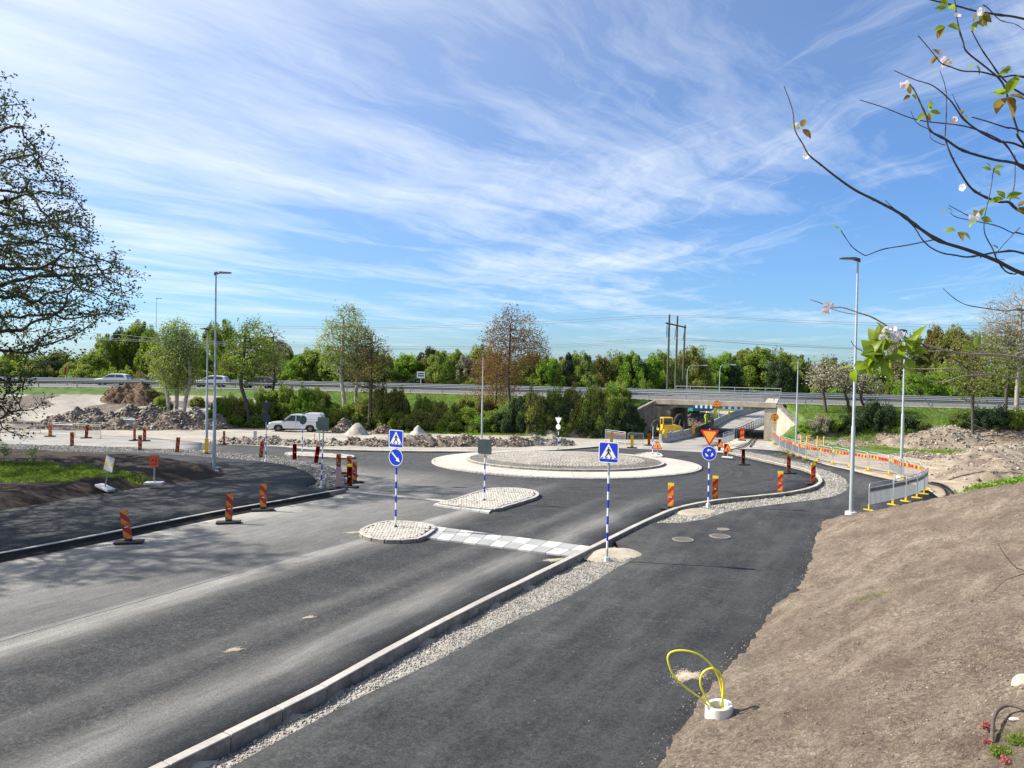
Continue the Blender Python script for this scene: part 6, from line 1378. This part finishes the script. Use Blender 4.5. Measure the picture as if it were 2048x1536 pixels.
ADJ = {'green': 'mid green', 'bright': 'bright green', 'olive': 'olive green', 'dark': 'dark green', 'pine': 'blackish green', 'brown': 'rusty brown', 'rust': 'brownish green', 'blossom': 'white blossoming', 'bare': 'grey almost leafless', 'birch': 'light feathery green'}
def landmark(px):
    L = [(60, 'behind the large left tree'), (150, 'left of the white hatchback'), (226, 'behind the white hatchback'), (290, 'behind the blue round sign'), (360, 'behind the multi stemmed birches'), (425, 'behind the two left lamp posts'), (505, 'behind the bent dark tree'), (570, 'above the white pickup cab'), (640, 'above the white pickup box'), (700, 'behind the tall birches'), (745, 'behind the bronze tree'), (800, 'above the blue crossing sign'), (850, 'behind the place name board'), (910, 'right of the place name board'), (960, 'at the middle lamp post'), (1020, 'behind the large brown tree'), (1090, 'right of the large brown tree'), (1140, 'above the pale backed sign'), (1215, 'above the right crossing sign'), (1290, 'left of the power pole'), (1350, 'behind the power pole'), (1410, 'behind the bridge, left half'), (1470, 'behind the bridge, middle'), (1530, 'behind the bridge, right half'), (1595, 'behind the lamp at the abutment'), (1660, 'behind the three small blossoming trees'), (1720, 'behind the tall foreground lamp post'), (1800, 'behind the dirt lamp post'), (1880, 'left of the olive young tree'), (1950, 'behind the olive young tree'), (2040, 'at the right picture edge')]
    return min(L, key=lambda q: abs(q[0] - px))[1]
SEEN = {}
def wood(px, top, Y, hwpx, form, kd, base='tree', grp='woodland trees behind the motorway', name=None, zb=None, squash=1.0):
    x = at(px, 700, Y).x
    if Y > 84 and Y < 145 and abs(float(seg_dist([x], [Y], [(22, 84), (29, 96), (33, 106), (39.5, 119), (46, 133), (57, 152)])[0])) < 8:
        if base != 'tree': return None
        Y += 42; x = at(px, 700, Y).x
    z0 = (TZ(x, Y) if zb is None else zb) - .1; Hh = at(px, top, Y).z - z0; rw = hwpx / (F / Y); me, tm = random.choice(PR[form]); tall = {'round': 2.02, 'bush': 1.10, 'tall': 2.15, 'cone': 2.0, 'thin': 2.02}[form]
    key = (kd, base, landmark(px)); SEEN[key] = SEEN.get(key, 0) + 1; k = SEEN[key]; size = 'tall' if Hh > 9 else ('low' if Hh < 4 else 'middling')
    lab = '%s %s %s %s' % (size, ADJ[kd], base, landmark(px)); 
    if k > 1: lab += [', second of its colour there', ', third of its colour there', ', another of its colour there'][min(k, 4) - 2]
    t = thing(name or ('woodland_tree' if base == 'tree' else 'shrub'), lab, base, (x, Y, z0), random.random() * 6.28, grp); t.scale = (rw, rw, Hh / tall)
    c = link('crown', me, t); c.material_slots[0].link = 'OBJECT'; c.material_slots[0].material = LM[kd]; link('trunk', tm, t); return t
T_ = [(15, 716, 120, 40, 'round', 'green'), (60, 724, 112, 36, 'bush', 'olive'), (105, 714, 125, 34, 'round', 'dark'), (150, 722, 114, 36, 'round', 'olive'), (190, 706, 122, 34, 'round', 'green'), (238, 652, 130, 32, 'tall', 'dark'), (262, 646, 128, 36, 'tall', 'green'), (300, 648, 126, 30, 'tall', 'green'), (330, 690, 118, 34, 'round', 'birch'), (395, 690, 118, 30, 'round', 'green'), (430, 650, 122, 34, 'tall', 'birch'), (462, 700, 114, 30, 'round', 'olive'), (520, 705, 112, 34, 'round', 'green'), (562, 682, 118, 30, 'round', 'dark'), (598, 708, 110, 34, 'round', 'bright'), (640, 702, 112, 34, 'round', 'green'), (690, 705, 112, 40, 'round', 'dark'), (745, 700, 112, 38, 'round', 'rust'), (786, 716, 112, 30, 'round', 'rust'), (808, 722, 110, 28, 'round', 'green'), (834, 712, 112, 34, 'round', 'olive'), (862, 693, 116, 34, 'round', 'dark'), (905, 706, 112, 30, 'round', 'bright'), (932, 708, 111, 26, 'round', 'blossom'), (962, 690, 114, 30, 'round', 'green'), (1045, 712, 112, 40, 'round', 'green'), (1080, 722, 110, 30, 'round', 'dark'), (1108, 716, 114, 26, 'round', 'green'), (1138, 706, 109, 25, 'cone', 'pine'), (1154, 700, 116, 24, 'tall', 'birch'), (1203, 708, 112, 32, 'round', 'rust'), (1240, 702, 113, 34, 'tall', 'green'), (1275, 712, 112, 28, 'round', 'dark'), (1306, 704, 112, 36, 'tall', 'bright'), (1345, 716, 116, 30, 'round', 'green'), (1385, 692, 120, 44, 'round', 'olive'), (1430, 714, 110, 40, 'round', 'bright'), (1462, 722, 110, 32, 'round', 'dark'), (1490, 698, 120, 34, 'round', 'olive'), (1528, 696, 116, 46, 'round', 'green'), (1572, 704, 114, 44, 'round', 'green'), (1618, 728, 112, 36, 'round', 'dark'), (1665, 742, 105, 40, 'round', 'olive'), (1712, 738, 108, 36, 'round', 'green'), (1755, 735, 104, 40, 'round', 'bright'), (1790, 682, 115, 50, 'thin', 'bare'), (1838, 662, 118, 46, 'thin', 'bare'), (1868, 655, 116, 42, 'round', 'rust'), (1905, 650, 112, 42, 'round', 'olive'), (1900, 730, 96, 50, 'round', 'bright'), (1968, 660, 110, 50, 'thin', 'olive'), (1835, 740, 96, 46, 'round', 'bright'), (1985, 735, 92, 50, 'round', 'green'), (2040, 700, 98, 46, 'round', 'green'), (2050, 625, 105, 50, 'thin', 'bare')]
for q in T_: wood(*q)
for q in [(25, 704, 130, 40, 'round', 'birch'), (120, 700, 132, 36, 'tall', 'olive'), (210, 668, 126, 30, 'round', 'birch'), (280, 640, 134, 30, 'round', 'birch'), (418, 642, 128, 26, 'tall', 'green'), (448, 640, 126, 30, 'round', 'birch'), (490, 660, 120, 30, 'thin', 'olive'), (540, 668, 122, 30, 'round', 'birch'), (575, 690, 112, 26, 'tall', 'birch'), (620, 696, 110, 34, 'round', 'birch'), (668, 690, 108, 34, 'round', 'green'), (770, 702, 108, 30, 'tall', 'birch'), (812, 706, 110, 32, 'round', 'bright'), (880, 700, 108, 30, 'round', 'birch'), (918, 696, 112, 26, 'tall', 'green'), (985, 700, 108, 34, 'round', 'rust'), (1065, 704, 110, 34, 'round', 'birch'), (1095, 712, 108, 28, 'round', 'bright'), (1172, 702, 108, 30, 'tall', 'birch'), (1222, 698, 112, 28, 'thin', 'olive'), (1262, 700, 110, 30, 'tall', 'bright'), (1325, 700, 114, 30, 'round', 'birch'), (1405, 690, 124, 32, 'thin', 'birch'), (1455, 704, 112, 30, 'round', 'bright'), (1505, 690, 122, 36, 'round', 'birch'), (1555, 692, 118, 34, 'thin', 'olive'), (1600, 710, 110, 28, 'round', 'birch'), (1810, 668, 116, 44, 'round', 'olive'), (1880, 642, 120, 40, 'thin', 'bare'), (1930, 668, 110, 40, 'round', 'rust'), (1995, 640, 112, 44, 'thin', 'bare')]: wood(*q)
kinds = ['green', 'olive', 'bright', 'birch', 'dark', 'green', 'rust', 'olive', 'green', 'birch']
for i, px in enumerate(np.arange(-40, 2110, 29)): wood(px + random.uniform(-9, 9), random.uniform(742, 760) + (px - 1024) * .012, 106.5 + random.uniform(0, 3) - max(0, px - 1400) * .016, random.uniform(20, 30), 'bush', kinds[random.randrange(10)], 'bush', 'bushes behind the motorway')
for i, px in enumerate(np.arange(-20, 2090, 58)): wood(px + random.uniform(-20, 20), random.uniform(706, 728) + (px - 1024) * .010, 150 + random.uniform(0, 25), random.uniform(34, 48), 'round', random.choice(['dark', 'green', 'dark', 'olive']), 'tree', 'farther woodland trees')
# shrubs on the near bank
def shrub(px, base, top, hw, kd, form='bush'):
    g = GT(px, base); Y = g[1]; wood(px, top, Y, hw, form, kd, 'shrub', 'shrubs on the near motorway bank', 'shrub', zb=g[2])
for q in [(300, 800, 775, 22, 'olive'), (325, 822, 790, 20, 'birch'), (395, 812, 792, 16, 'olive'), (452, 835, 792, 32, 'green'), (478, 845, 795, 26, 'olive'), (520, 842, 775, 34, 'green'), (548, 830, 778, 32, 'birch'), (560, 846, 800, 30, 'green'), (590, 838, 790, 30, 'green'), (620, 842, 795, 30, 'bright'), (645, 850, 800, 26, 'birch'), (668, 852, 812, 28, 'green'), (640, 815, 780, 26, 'olive'), (700, 850, 806, 30, 'green'), (735, 846, 790, 34, 'olive'), (765, 850, 780, 32, 'olive'), (792, 840, 778, 30, 'rust'), (785, 858, 815, 30, 'green'), (815, 862, 825, 26, 'olive'), (850, 858, 812, 30, 'olive'), (880, 855, 800, 28, 'olive'), (905, 862, 822, 28, 'birch'), (935, 858, 812, 32, 'green'), (960, 865, 828, 26, 'bright'), (985, 862, 818, 30, 'green'), (930, 835, 790, 26, 'olive'), (975, 838, 795, 26, 'rust'), (1015, 865, 820, 30, 'dark'), (1045, 862, 790, 30, 'dark'), (1072, 864, 785, 30, 'olive'), (1100, 862, 792, 28, 'dark'), (1128, 864, 788, 30, 'dark'), (1155, 860, 780, 32, 'olive'), (1180, 864, 784, 30, 'green'), (1205, 862, 772, 34, 'olive'), (1232, 864, 778, 32, 'green'), (1255, 862, 800, 28, 'dark'), (1275, 862, 832, 22, 'dark'), (1180, 872, 830, 30, 'dark'), (1225, 874, 828, 30, 'dark'), (1262, 872, 842, 24, 'dark'), (1085, 868, 830, 28, 'dark'), (1135, 870, 835, 26, 'green'), (1240, 800, 762, 26, 'birch'), (1215, 798, 768, 22, 'olive'), (745, 856, 835, 30, 'olive'), (590, 852, 822, 26, 'green'), (470, 852, 830, 24, 'bright'), (510, 856, 832, 28, 'green'),
          (1640, 862, 828, 30, 'blossom'), (1622, 866, 842, 24, 'bright'), (1672, 862, 832, 28, 'green'), (1700, 862, 826, 26, 'dark'), (1745, 858, 800, 26, 'dark'), (1768, 862, 802, 30, 'dark'), (1792, 864, 828, 26, 'green'), (1825, 866, 832, 28, 'dark'), (1850, 866, 840, 22, 'green'), (1812, 872, 848, 20, 'bright'), (1960, 862, 815, 34, 'dark'), (1995, 862, 810, 36, 'dark'), (2035, 862, 815, 34, 'green'), (1925, 858, 818, 26, 'green'), (572, 836, 764, 22, 'birch'), (604, 838, 768, 24, 'bright'), (632, 836, 772, 22, 'birch'), (768, 838, 768, 24, 'rust'), (800, 842, 772, 22, 'olive'), (845, 846, 788, 22, 'birch'), (868, 850, 800, 24, 'bright'), (1062, 856, 774, 24, 'olive'), (1112, 858, 770, 24, 'birch'), (1150, 856, 768, 26, 'olive'), (1188, 858, 764, 26, 'birch'), (1226, 856, 764, 24, 'bright'), (1205, 868, 812, 28, 'birch'), (1160, 868, 818, 26, 'olive'), (1100, 866, 822, 26, 'birch'), (470, 838, 788, 24, 'birch'), (438, 838, 806, 22, 'bright'), (720, 856, 822, 26, 'birch'), (895, 864, 834, 24, 'bright'), (955, 866, 838, 24, 'birch')]: shrub(*q)
# a far wood closing the horizon
C = []; 
for i in range(1500):
    a = rng.uniform(-1.1, 1.1); d = rng.uniform(330, 520); C.append((d * math.sin(a), d * math.cos(a), TZ(d * math.sin(a), d * math.cos(a)) + rng.uniform(0, 6)))
V, Fa, c = leaves(C, .7, 40, spread=2.2, seed=3, tone=rng.random(len(C))); kind(link('far_wood', npmesh('far_wood', V, Fa, [L_dark], col=c)), 'stuff')

# ---- grass and ground plants
def blades(name, X, Y, Z, h, w_, mat, lean=.5, seed=0):
    rg = np.random.default_rng(seed); n = len(X); th = rg.random(n) * 6.28; hh = h * rg.uniform(.5, 1.3, n); ln_ = rg.normal(0, lean, (n, 2)) * hh[:, None]; B = np.column_stack([X, Y, Z]); dx = np.column_stack([np.cos(th), np.sin(th), np.zeros(n)]) * w_ / 2; T = B + np.column_stack([ln_, hh])
    V = np.stack([B - dx, B + dx, T], 1).reshape(-1, 3); c = np.repeat(rg.random(n), 3)[:, None] * np.ones((1, 3)); return kind(link(name, npmesh(name, V, np.arange(n * 3).reshape(-1, 3), [mat], col=c)), 'stuff')
n = 230000; X = rng.uniform(-34, 52, n); Y = rng.uniform(60, 92, n); s_ = seg_dist(X, Y, MW); m = (s_ > .1) & (s_ < 12) & (X > -.72 * Y) & (X < .74 * Y); a_ = (X - BL.x) * BU.x + (Y - BL.y) * BU.y; b_ = (X - BL.x) * BV.x + (Y - BL.y) * BV.y
edge = np.where(X > 27, 14.5, 10.3) + fbm(X, Y, 3, 3) * 2.5; m &= s_ < edge; m &= ~((a_ > -1.2 + np.minimum(b_, 0) * .9) & (a_ < BLEN + 1.0 - np.minimum(b_, 0) * .9)); m &= X > -27; X, Y = X[m], Y[m]
blades('bank_grass', X, Y, terrain(X, Y) - .02, .26, .05, L_grass, .5)
PG = GL([(-60, 928), (60, 930), (150, 936), (235, 944), (290, 953), (235, 960), (120, 966), (40, 968), (-60, 970)], .5)
n = 60000; P = np.array(PG); X = rng.uniform(P[:, 0].min() - 1, P[:, 0].max() + 1, n); Y = rng.uniform(P[:, 1].min() - 1, P[:, 1].max() + 1, n); m = (np.abs(seg_dist(X, Y, PG + [PG[0]])) * np.where(inside(X, Y, PG), 1, -1) + fbm(X, Y, .8, 3) * 1.2 > 0) & (X > -.75 * Y); X, Y = X[m], Y[m]
D = np.abs(seg_dist(X, Y, LIN + [(-60, 18)])); blades('grass', X, Y, H0(X, Y) + .15 + np.clip(D * .3, -.3, .42) + fbm(X * .45, Y, .8, 4) * .13 - .02, .12, .03, L_grass, .5, 2)
for i, (px, py, hh) in enumerate([(8, 935, 1.25), (66, 938, 1.0)]):
    x, y = G(px, py, .5); make_tree('sapling', ['thin young sapling in the grass at the left picture edge', 'small sapling in the grass right of the taller one'][i], 'tree', (x, y, .5), [(hh, .15), (hh * .7, .3), (hh * .4, .12)], [(0, 0, -.05), (0, 0, hh * .3), (.02, 0, hh * .5)], M_bark, L_bright, seed=40 + i, natt=60, step=.09, infl=.8, kill=.12, lsize=.035, nper=4, spread=.05, r0=.004, rmax=.015)
def plants(name, X, Y, Z, size, n_per, mat, spread, seed): V, Fa, c = leaves(np.column_stack([X, Y, Z]), size, n_per, spread=spread, seed=seed, up=1.0); return kind(link(name, npmesh(name, V, Fa, [mat], col=c)), 'stuff')
g = [GH(2045, 1000), GH(1975, 985)]; n = 2600; X = rng.uniform(17.5, 27, n); Y = rng.uniform(26, 31, n); q = (W2 + F * X / Y); m = (q > 1945 + rng.normal(0, 20, n)) & (hill(X, Y, False) > .5); X, Y = X[m], Y[m]; plants('ground_cover', X, Y, hill(X, Y) + .08, .055, 7, L_bright, .07, 9)
n = 500; X = rng.uniform(20, 34, n); Y = rng.uniform(48, 60, n); m = fbm(X, Y, 2, 2) > .12; plants('weeds', X[m], Y[m], terrain(X[m], Y[m]) + .05, .07, 6, L_green, .12, 10)
# plants right beside the camera
def sedum(px, py, r, n, mat, label, name, h=.05, ls=.012, cat='plant'):
    c = GH(px, py); rg = np.random.default_rng(int(px)); t = thing(name, label, cat, tuple(c)); a = rg.random(n) * 6.28; q = rg.random(n) ** .5 * r; P = np.column_stack([q * np.cos(a), q * np.sin(a), rg.uniform(.3, 1, n) * h]); V, Fa, cc = leaves(P, ls, 6, spread=ls * 1.4, seed=int(py)); link('foliage', npmesh('foliage', V, Fa, [mat], col=cc), t)
    b = MB(); 
    for p_ in P[:60]: b.tube([(p_[0] * .6, p_[1] * .6, -.01), tuple(p_)], [.002, .0015], 4)
    kind(b.build('stems', M_bark, t), 'stuff'); return t
sedum(1972, 1458, .045, 40, L_reds, 'small red flowering plant left of the bent root', 'red_flower', .07); sedum(1975, 1490, .04, 30, L_reds, 'lower red flowering plant beside the bent root', 'red_flower', .06); sedum(2005, 1512, .12, 260, L_green, 'tuft of dark green stonecrop at the lower right corner', 'stonecrop', .07, .012); sedum(2012, 1532, .05, 30, L_reds, 'red flowers in the stonecrop at the bottom edge', 'red_flower', .08); sedum(2042, 1490, .13, 200, L_green, 'green stonecrop mat right of the bent root', 'stonecrop', .05, .012)
n = 260; c = GH(2035, 1470); X = c.x + rng.normal(0, .13, n); Y = c.y + rng.normal(0, .10, n); blades('grass_tuft', X, Y, hill(X, Y), .10, .004, L_olive, .9, 5)
c = GH(1745, 1195); n = 240; X = c.x + rng.normal(0, .35, n); Y = c.y + rng.normal(0, .12, n); blades('grass_sprouts', X, Y, hill(X, Y), .05, .008, L_grass, .6, 6)

# ================================================================ FOREGROUND CHERRY TREE
DC = 2.5
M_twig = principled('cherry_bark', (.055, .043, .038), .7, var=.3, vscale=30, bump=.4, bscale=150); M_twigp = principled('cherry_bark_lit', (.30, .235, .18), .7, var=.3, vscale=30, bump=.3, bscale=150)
ch = thing('cherry_tree', 'cherry tree with sparse blossoms reaching in from the right edge', 'tree', (4.1, 3.2, 1.9))
CO = Vector((4.1, 3.2, 1.9))
BR = [([(1568, 172), (1585, 220), (1590, 260), (1605, 287), (1618, 310), (1640, 328), (1670, 352), (1710, 380), (1750, 400), (1800, 427), (1840, 457), (1880, 482), (1930, 498), (1990, 520), (2048, 548), (2180, 590), (2400, 700)], 1.6, 9, 0), ([(1804, 431), (1829, 455), (1843, 477), (1860, 494), (1885, 506), (1909, 510), (1934, 514), (1963, 510), (2000, 504), (2048, 507), (2180, 560)], 2, 4.5, 0),
 ([(1681, 460), (1697, 484), (1707, 496), (1728, 510), (1738, 509), (1768, 498), (1816, 490), (1875, 478)], 1.4, 2.6, 0), ([(1819, 168), (1829, 181), (1841, 207), (1853, 234), (1860, 261), (1890, 278), (1926, 301), (1987, 319), (2048, 333), (2180, 400), (2400, 600)], 2, 7, 0), ([(1890, 278), (1902, 310), (1919, 342), (1943, 377), (1973, 395), (2000, 404), (2019, 405), (2048, 426), (2180, 480)], 3, 6.5, 0),
 ([(1943, 234), (1975, 243), (2012, 255), (2048, 264), (2200, 330)], 2, 4, 0), ([(1788, 141), (1829, 159), (1865, 171), (1895, 195), (1909, 212), (1929, 240), (1963, 265), (2000, 283), (2048, 295), (2200, 380)], 1.5, 5, 0), ([(1720, 200), (1768, 215), (1816, 234), (1853, 243), (1909, 249), (1943, 256), (1982, 271), (2012, 290), (2036, 327), (2050, 340), (2180, 420)], 1.6, 4, 0),
 ([(1907, -30), (1909, 0), (1917, 54), (1926, 83), (1934, 104), (1975, 137), (2005, 166), (2020, 212), (2035, 260), (2048, 290), (2180, 450)], 2.2, 5, 0), ([(1943, 61), (1963, 98), (1983, 127), (2000, 151), (2026, 176), (2048, 190), (2200, 280)], 2, 4.5, 0), ([(1830, -8), (1863, 0), (1914, 12), (1951, 22), (2000, 30), (2048, 38), (2200, 80)], 2.5, 5, 0), ([(1836, 71), (1865, 105), (1882, 126), (1902, 134), (1926, 142), (1963, 144), (2004, 154), (2048, 154), (2200, 200)], 1.6, 4, 0), ([(1880, 142), (1890, 171), (1893, 200), (1892, 242), (1890, 273)], 1.3, 2.4, 0),
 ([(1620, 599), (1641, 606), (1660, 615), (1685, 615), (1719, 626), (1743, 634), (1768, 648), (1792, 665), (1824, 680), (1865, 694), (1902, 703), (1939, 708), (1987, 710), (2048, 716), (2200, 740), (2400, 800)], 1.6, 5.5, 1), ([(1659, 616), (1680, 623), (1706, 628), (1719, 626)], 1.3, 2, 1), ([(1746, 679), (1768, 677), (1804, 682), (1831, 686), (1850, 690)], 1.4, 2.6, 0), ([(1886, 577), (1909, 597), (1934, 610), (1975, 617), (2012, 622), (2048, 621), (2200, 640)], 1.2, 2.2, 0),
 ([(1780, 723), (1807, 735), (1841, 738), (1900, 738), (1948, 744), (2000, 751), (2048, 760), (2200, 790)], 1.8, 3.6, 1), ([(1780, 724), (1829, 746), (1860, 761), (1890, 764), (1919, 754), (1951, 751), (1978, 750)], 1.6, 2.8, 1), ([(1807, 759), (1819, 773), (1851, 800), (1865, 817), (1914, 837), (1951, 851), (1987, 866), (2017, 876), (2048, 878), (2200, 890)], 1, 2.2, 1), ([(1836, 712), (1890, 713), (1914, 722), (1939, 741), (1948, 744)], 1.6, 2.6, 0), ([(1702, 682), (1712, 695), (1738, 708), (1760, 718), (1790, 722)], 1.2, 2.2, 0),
 ([(1995, 1085), (2010, 1110), (2030, 1133), (2050, 1141), (2200, 1180)], 1.4, 3, 1), ([(1985, 1185), (2012, 1160), (2048, 1148)], 1, 1.8, 0), ([(2030, 310), (2030, 350), (2028, 375), (2018, 405)], 1.4, 2.4, 0), ([(1987, 340), (1980, 387), (1970, 430), (1969, 465), (1985, 497), (1995, 521), (2012, 543), (2031, 548), (2048, 543), (2180, 560)], 1.6, 3.6, 0), ([(1900, 425), (1912, 434), (1943, 441), (1975, 447), (2000, 454), (2026, 466), (2048, 469), (2200, 520)], 1.3, 2.8, 0), ([(1897, 410), (1926, 426), (1953, 440)], 1.2, 2, 0), ([(2048, 60), (2030, 48), (2000, 40), (1975, 15), (1965, 10)], 1, 2.4, 0), ([(1821, 222), (1834, 246), (1857, 258)], 1, 1.8, 0), ([(1860, 262), (1862, 277), (1880, 287), (1890, 290)], 1, 1.8, 0), ([(2010, 520), (1990, 512), (2025, 470), (2040, 455)], 1, 2, 0), ([(1905, 188), (1912, 205), (1925, 228)], 1, 1.8, 0), ([(1770, 400), (1785, 415), (1800, 425)], 1, 2.4, 0)]
rg = np.random.default_rng(4)
for bi, (P, r0_, r1_, pale) in enumerate(BR):
    off = (bi * 37 % 11) / 11 * .35 - .15; n = len(P); Q = [at(a, b, DC + off + .5 * max(0, (a - 1900) / 500)) - CO for a, b in P]; Q = smooth_line([tuple(q) for q in Q], 4); m = len(Q); k = (DC + off) / F
    rad = [lerp(r0_, r1_, (i / (m - 1)) ** 1.1) * .5 * k * (1 + (.35 if rg.random() < .10 else 0) + rg.normal(0, .04)) for i in range(m)]
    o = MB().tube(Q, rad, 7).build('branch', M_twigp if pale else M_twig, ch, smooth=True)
    b = MB(); nb = 0
    for i in range(2, m - 2, 3):
        if rg.random() < .55:
            q = Vector(Q[i]); d = Vector(rg.normal(0, 1, 3)).normalized(); b.tube([q, q + d * rad[i] * 2.6], [rad[i] * .8, rad[i] * .25], 5); nb += 1
    if nb: kind(b.build('buds', M_twig, o), 'stuff')
Q = [Vector((4.1, 3.2, .5)) - CO, Vector((4.0, 3.2, 2.6)) - CO, Vector((3.7, 3.1, 4.6)) - CO, Vector((3.5, 3.0, 6.6)) - CO, Vector((3.2, 2.9, 8.2)) - CO]; MB().tube(smooth_line([tuple(q) for q in Q], 5), [.10, .095, .09, .085, .08, .075, .07, .066, .06, .056, .052, .05, .046, .042, .04, .036, .032, .028, .025, .02, .015], 10).build('trunk', M_twig, ch, smooth=True)
def leaf_mesh(mat):
    xs = [(0, .0), (.12, .15), (.32, .25), (.55, .24), (.78, .13), (1, 0)]; V = [(x, 0, .10 * math.sin(x * 3)) for x, _ in xs] + [(x, w_, .10 * math.sin(x * 3) + w_ * .35) for x, w_ in xs[1:-1]] + [(x, -w_, .10 * math.sin(x * 3) + w_ * .35) for x, w_ in xs[1:-1]]
    Fa = [(0, 1, 6), (0, 10, 1), (1, 2, 7, 6), (2, 3, 8, 7), (3, 4, 9, 8), (4, 5, 9), (1, 10, 11, 2), (2, 11, 12, 3), (3, 12, 13, 4), (4, 13, 5)]; return npmesh('leaf', V, [np.array([f for f in Fa if len(f) == 3]), np.array([f for f in Fa if len(f) == 4])], [mat], smooth=True, col=np.full((14, 3), .6))
LV = [leaf_mesh(L_cherry), leaf_mesh(L_cherry), leaf_mesh(L_cherryb)]
def petal_mesh():
    V = []; Fa = []
    for k in range(5):
        a = 2 * math.pi * k / 5; s = len(V)
        for r_, w_, z_ in ((.05, .02, 0), (.3, .25, .12), (.5, .16, .16)):
            for sg in (-1, 1): V.append((r_ * math.cos(a) - sg * w_ * math.sin(a), r_ * math.sin(a) + sg * w_ * math.cos(a), z_))
        Fa += [(s, s + 2, s + 3, s + 1), (s + 2, s + 4, s + 5, s + 3)]
    return npmesh('blossom', V, np.array(Fa), [L_petal], col=np.full((len(V), 3), .5))
PM = petal_mesh()
def cluster(px, py, n, size, Y=DC, kinds=(0, 1, 2), tint=None):
    c = at(px, py, Y) - CO
    for i in range(n):
        o = link('leaf', LV[kinds[rg.integers(0, len(kinds))]], ch); a = rg.random() * 6.28; s = size * Y / F * rg.uniform(.7, 1.15); o.location = c + Vector((math.cos(a), 0, math.sin(a))) * s * .10; o.scale = (s,) * 3
        d = Vector((math.cos(a), rg.normal(0, .35), math.sin(a) * .9 - .15)).normalized(); o.rotation_mode = 'QUATERNION'; o.rotation_quaternion = d.to_track_quat('X', 'Z') @ Vector((1, 0, 0)).rotation_difference(Vector((1, 0, 0))); o.rotation_quaternion = o.rotation_quaternion @ Matrix.Rotation(rg.uniform(-1.3, 1.3), 3, 'X').to_quaternion()
def blossom(px, py, n=1, size=15, Y=DC - .02):
    for i in range(n):
        o = link('blossom', PM, ch); o.location = at(px + rg.normal(0, 4 * (n > 1) * n ** .5), py + rg.normal(0, 2.5 * (n > 1) * n ** .4), Y) - CO; s = size * Y / F; o.scale = (s,) * 3; o.rotation_euler = (R(90) + rg.normal(0, .6), rg.normal(0, .6), rg.normal(0, 1))
for q in [(1897, 12, 3, 26), (1892, 52, 4, 28), (1960, 26, 3, 26), (1955, 40, 2, 24), (1880, 112, 5, 26), (1951, 128, 2, 20), (2024, 137, 2, 22), (2012, 192, 6, 40), (1822, 190, 4, 20), (1858, 224, 4, 24), (1929, 227, 2, 18), (1603, 257, 3, 24), (1983, 342, 4, 22), (2010, 398, 5, 30), (2032, 415, 3, 26), (1960, 434, 5, 24), (1914, 462, 3, 26), (1892, 415, 2, 18), (1997, 499, 2, 18), (1680, 458, 2, 16), (1772, 706, 13, 56), (1764, 722, 7, 50), (1826, 698, 6, 44), (1818, 712, 5, 40), (1706, 735, 4, 34), (1736, 716, 3, 40), (1950, 697, 3, 30), (1838, 744, 3, 18), (1850, 740, 3, 18), (1797, 690, 4, 40)]: cluster(*q, kinds=(0, 0, 1) if q[1] > 600 else (0, 1, 2))
for q in [(1808, 172, 2), (1884, 126, 3), (1909, 242, 2), (1592, 252, 1), (1614, 312, 1), (1950, 436, 2), (1656, 615, 4), (1786, 668, 11), (1961, 19, 2), (1914, 32, 1), (1926, 375, 1)]: blossom(*q)
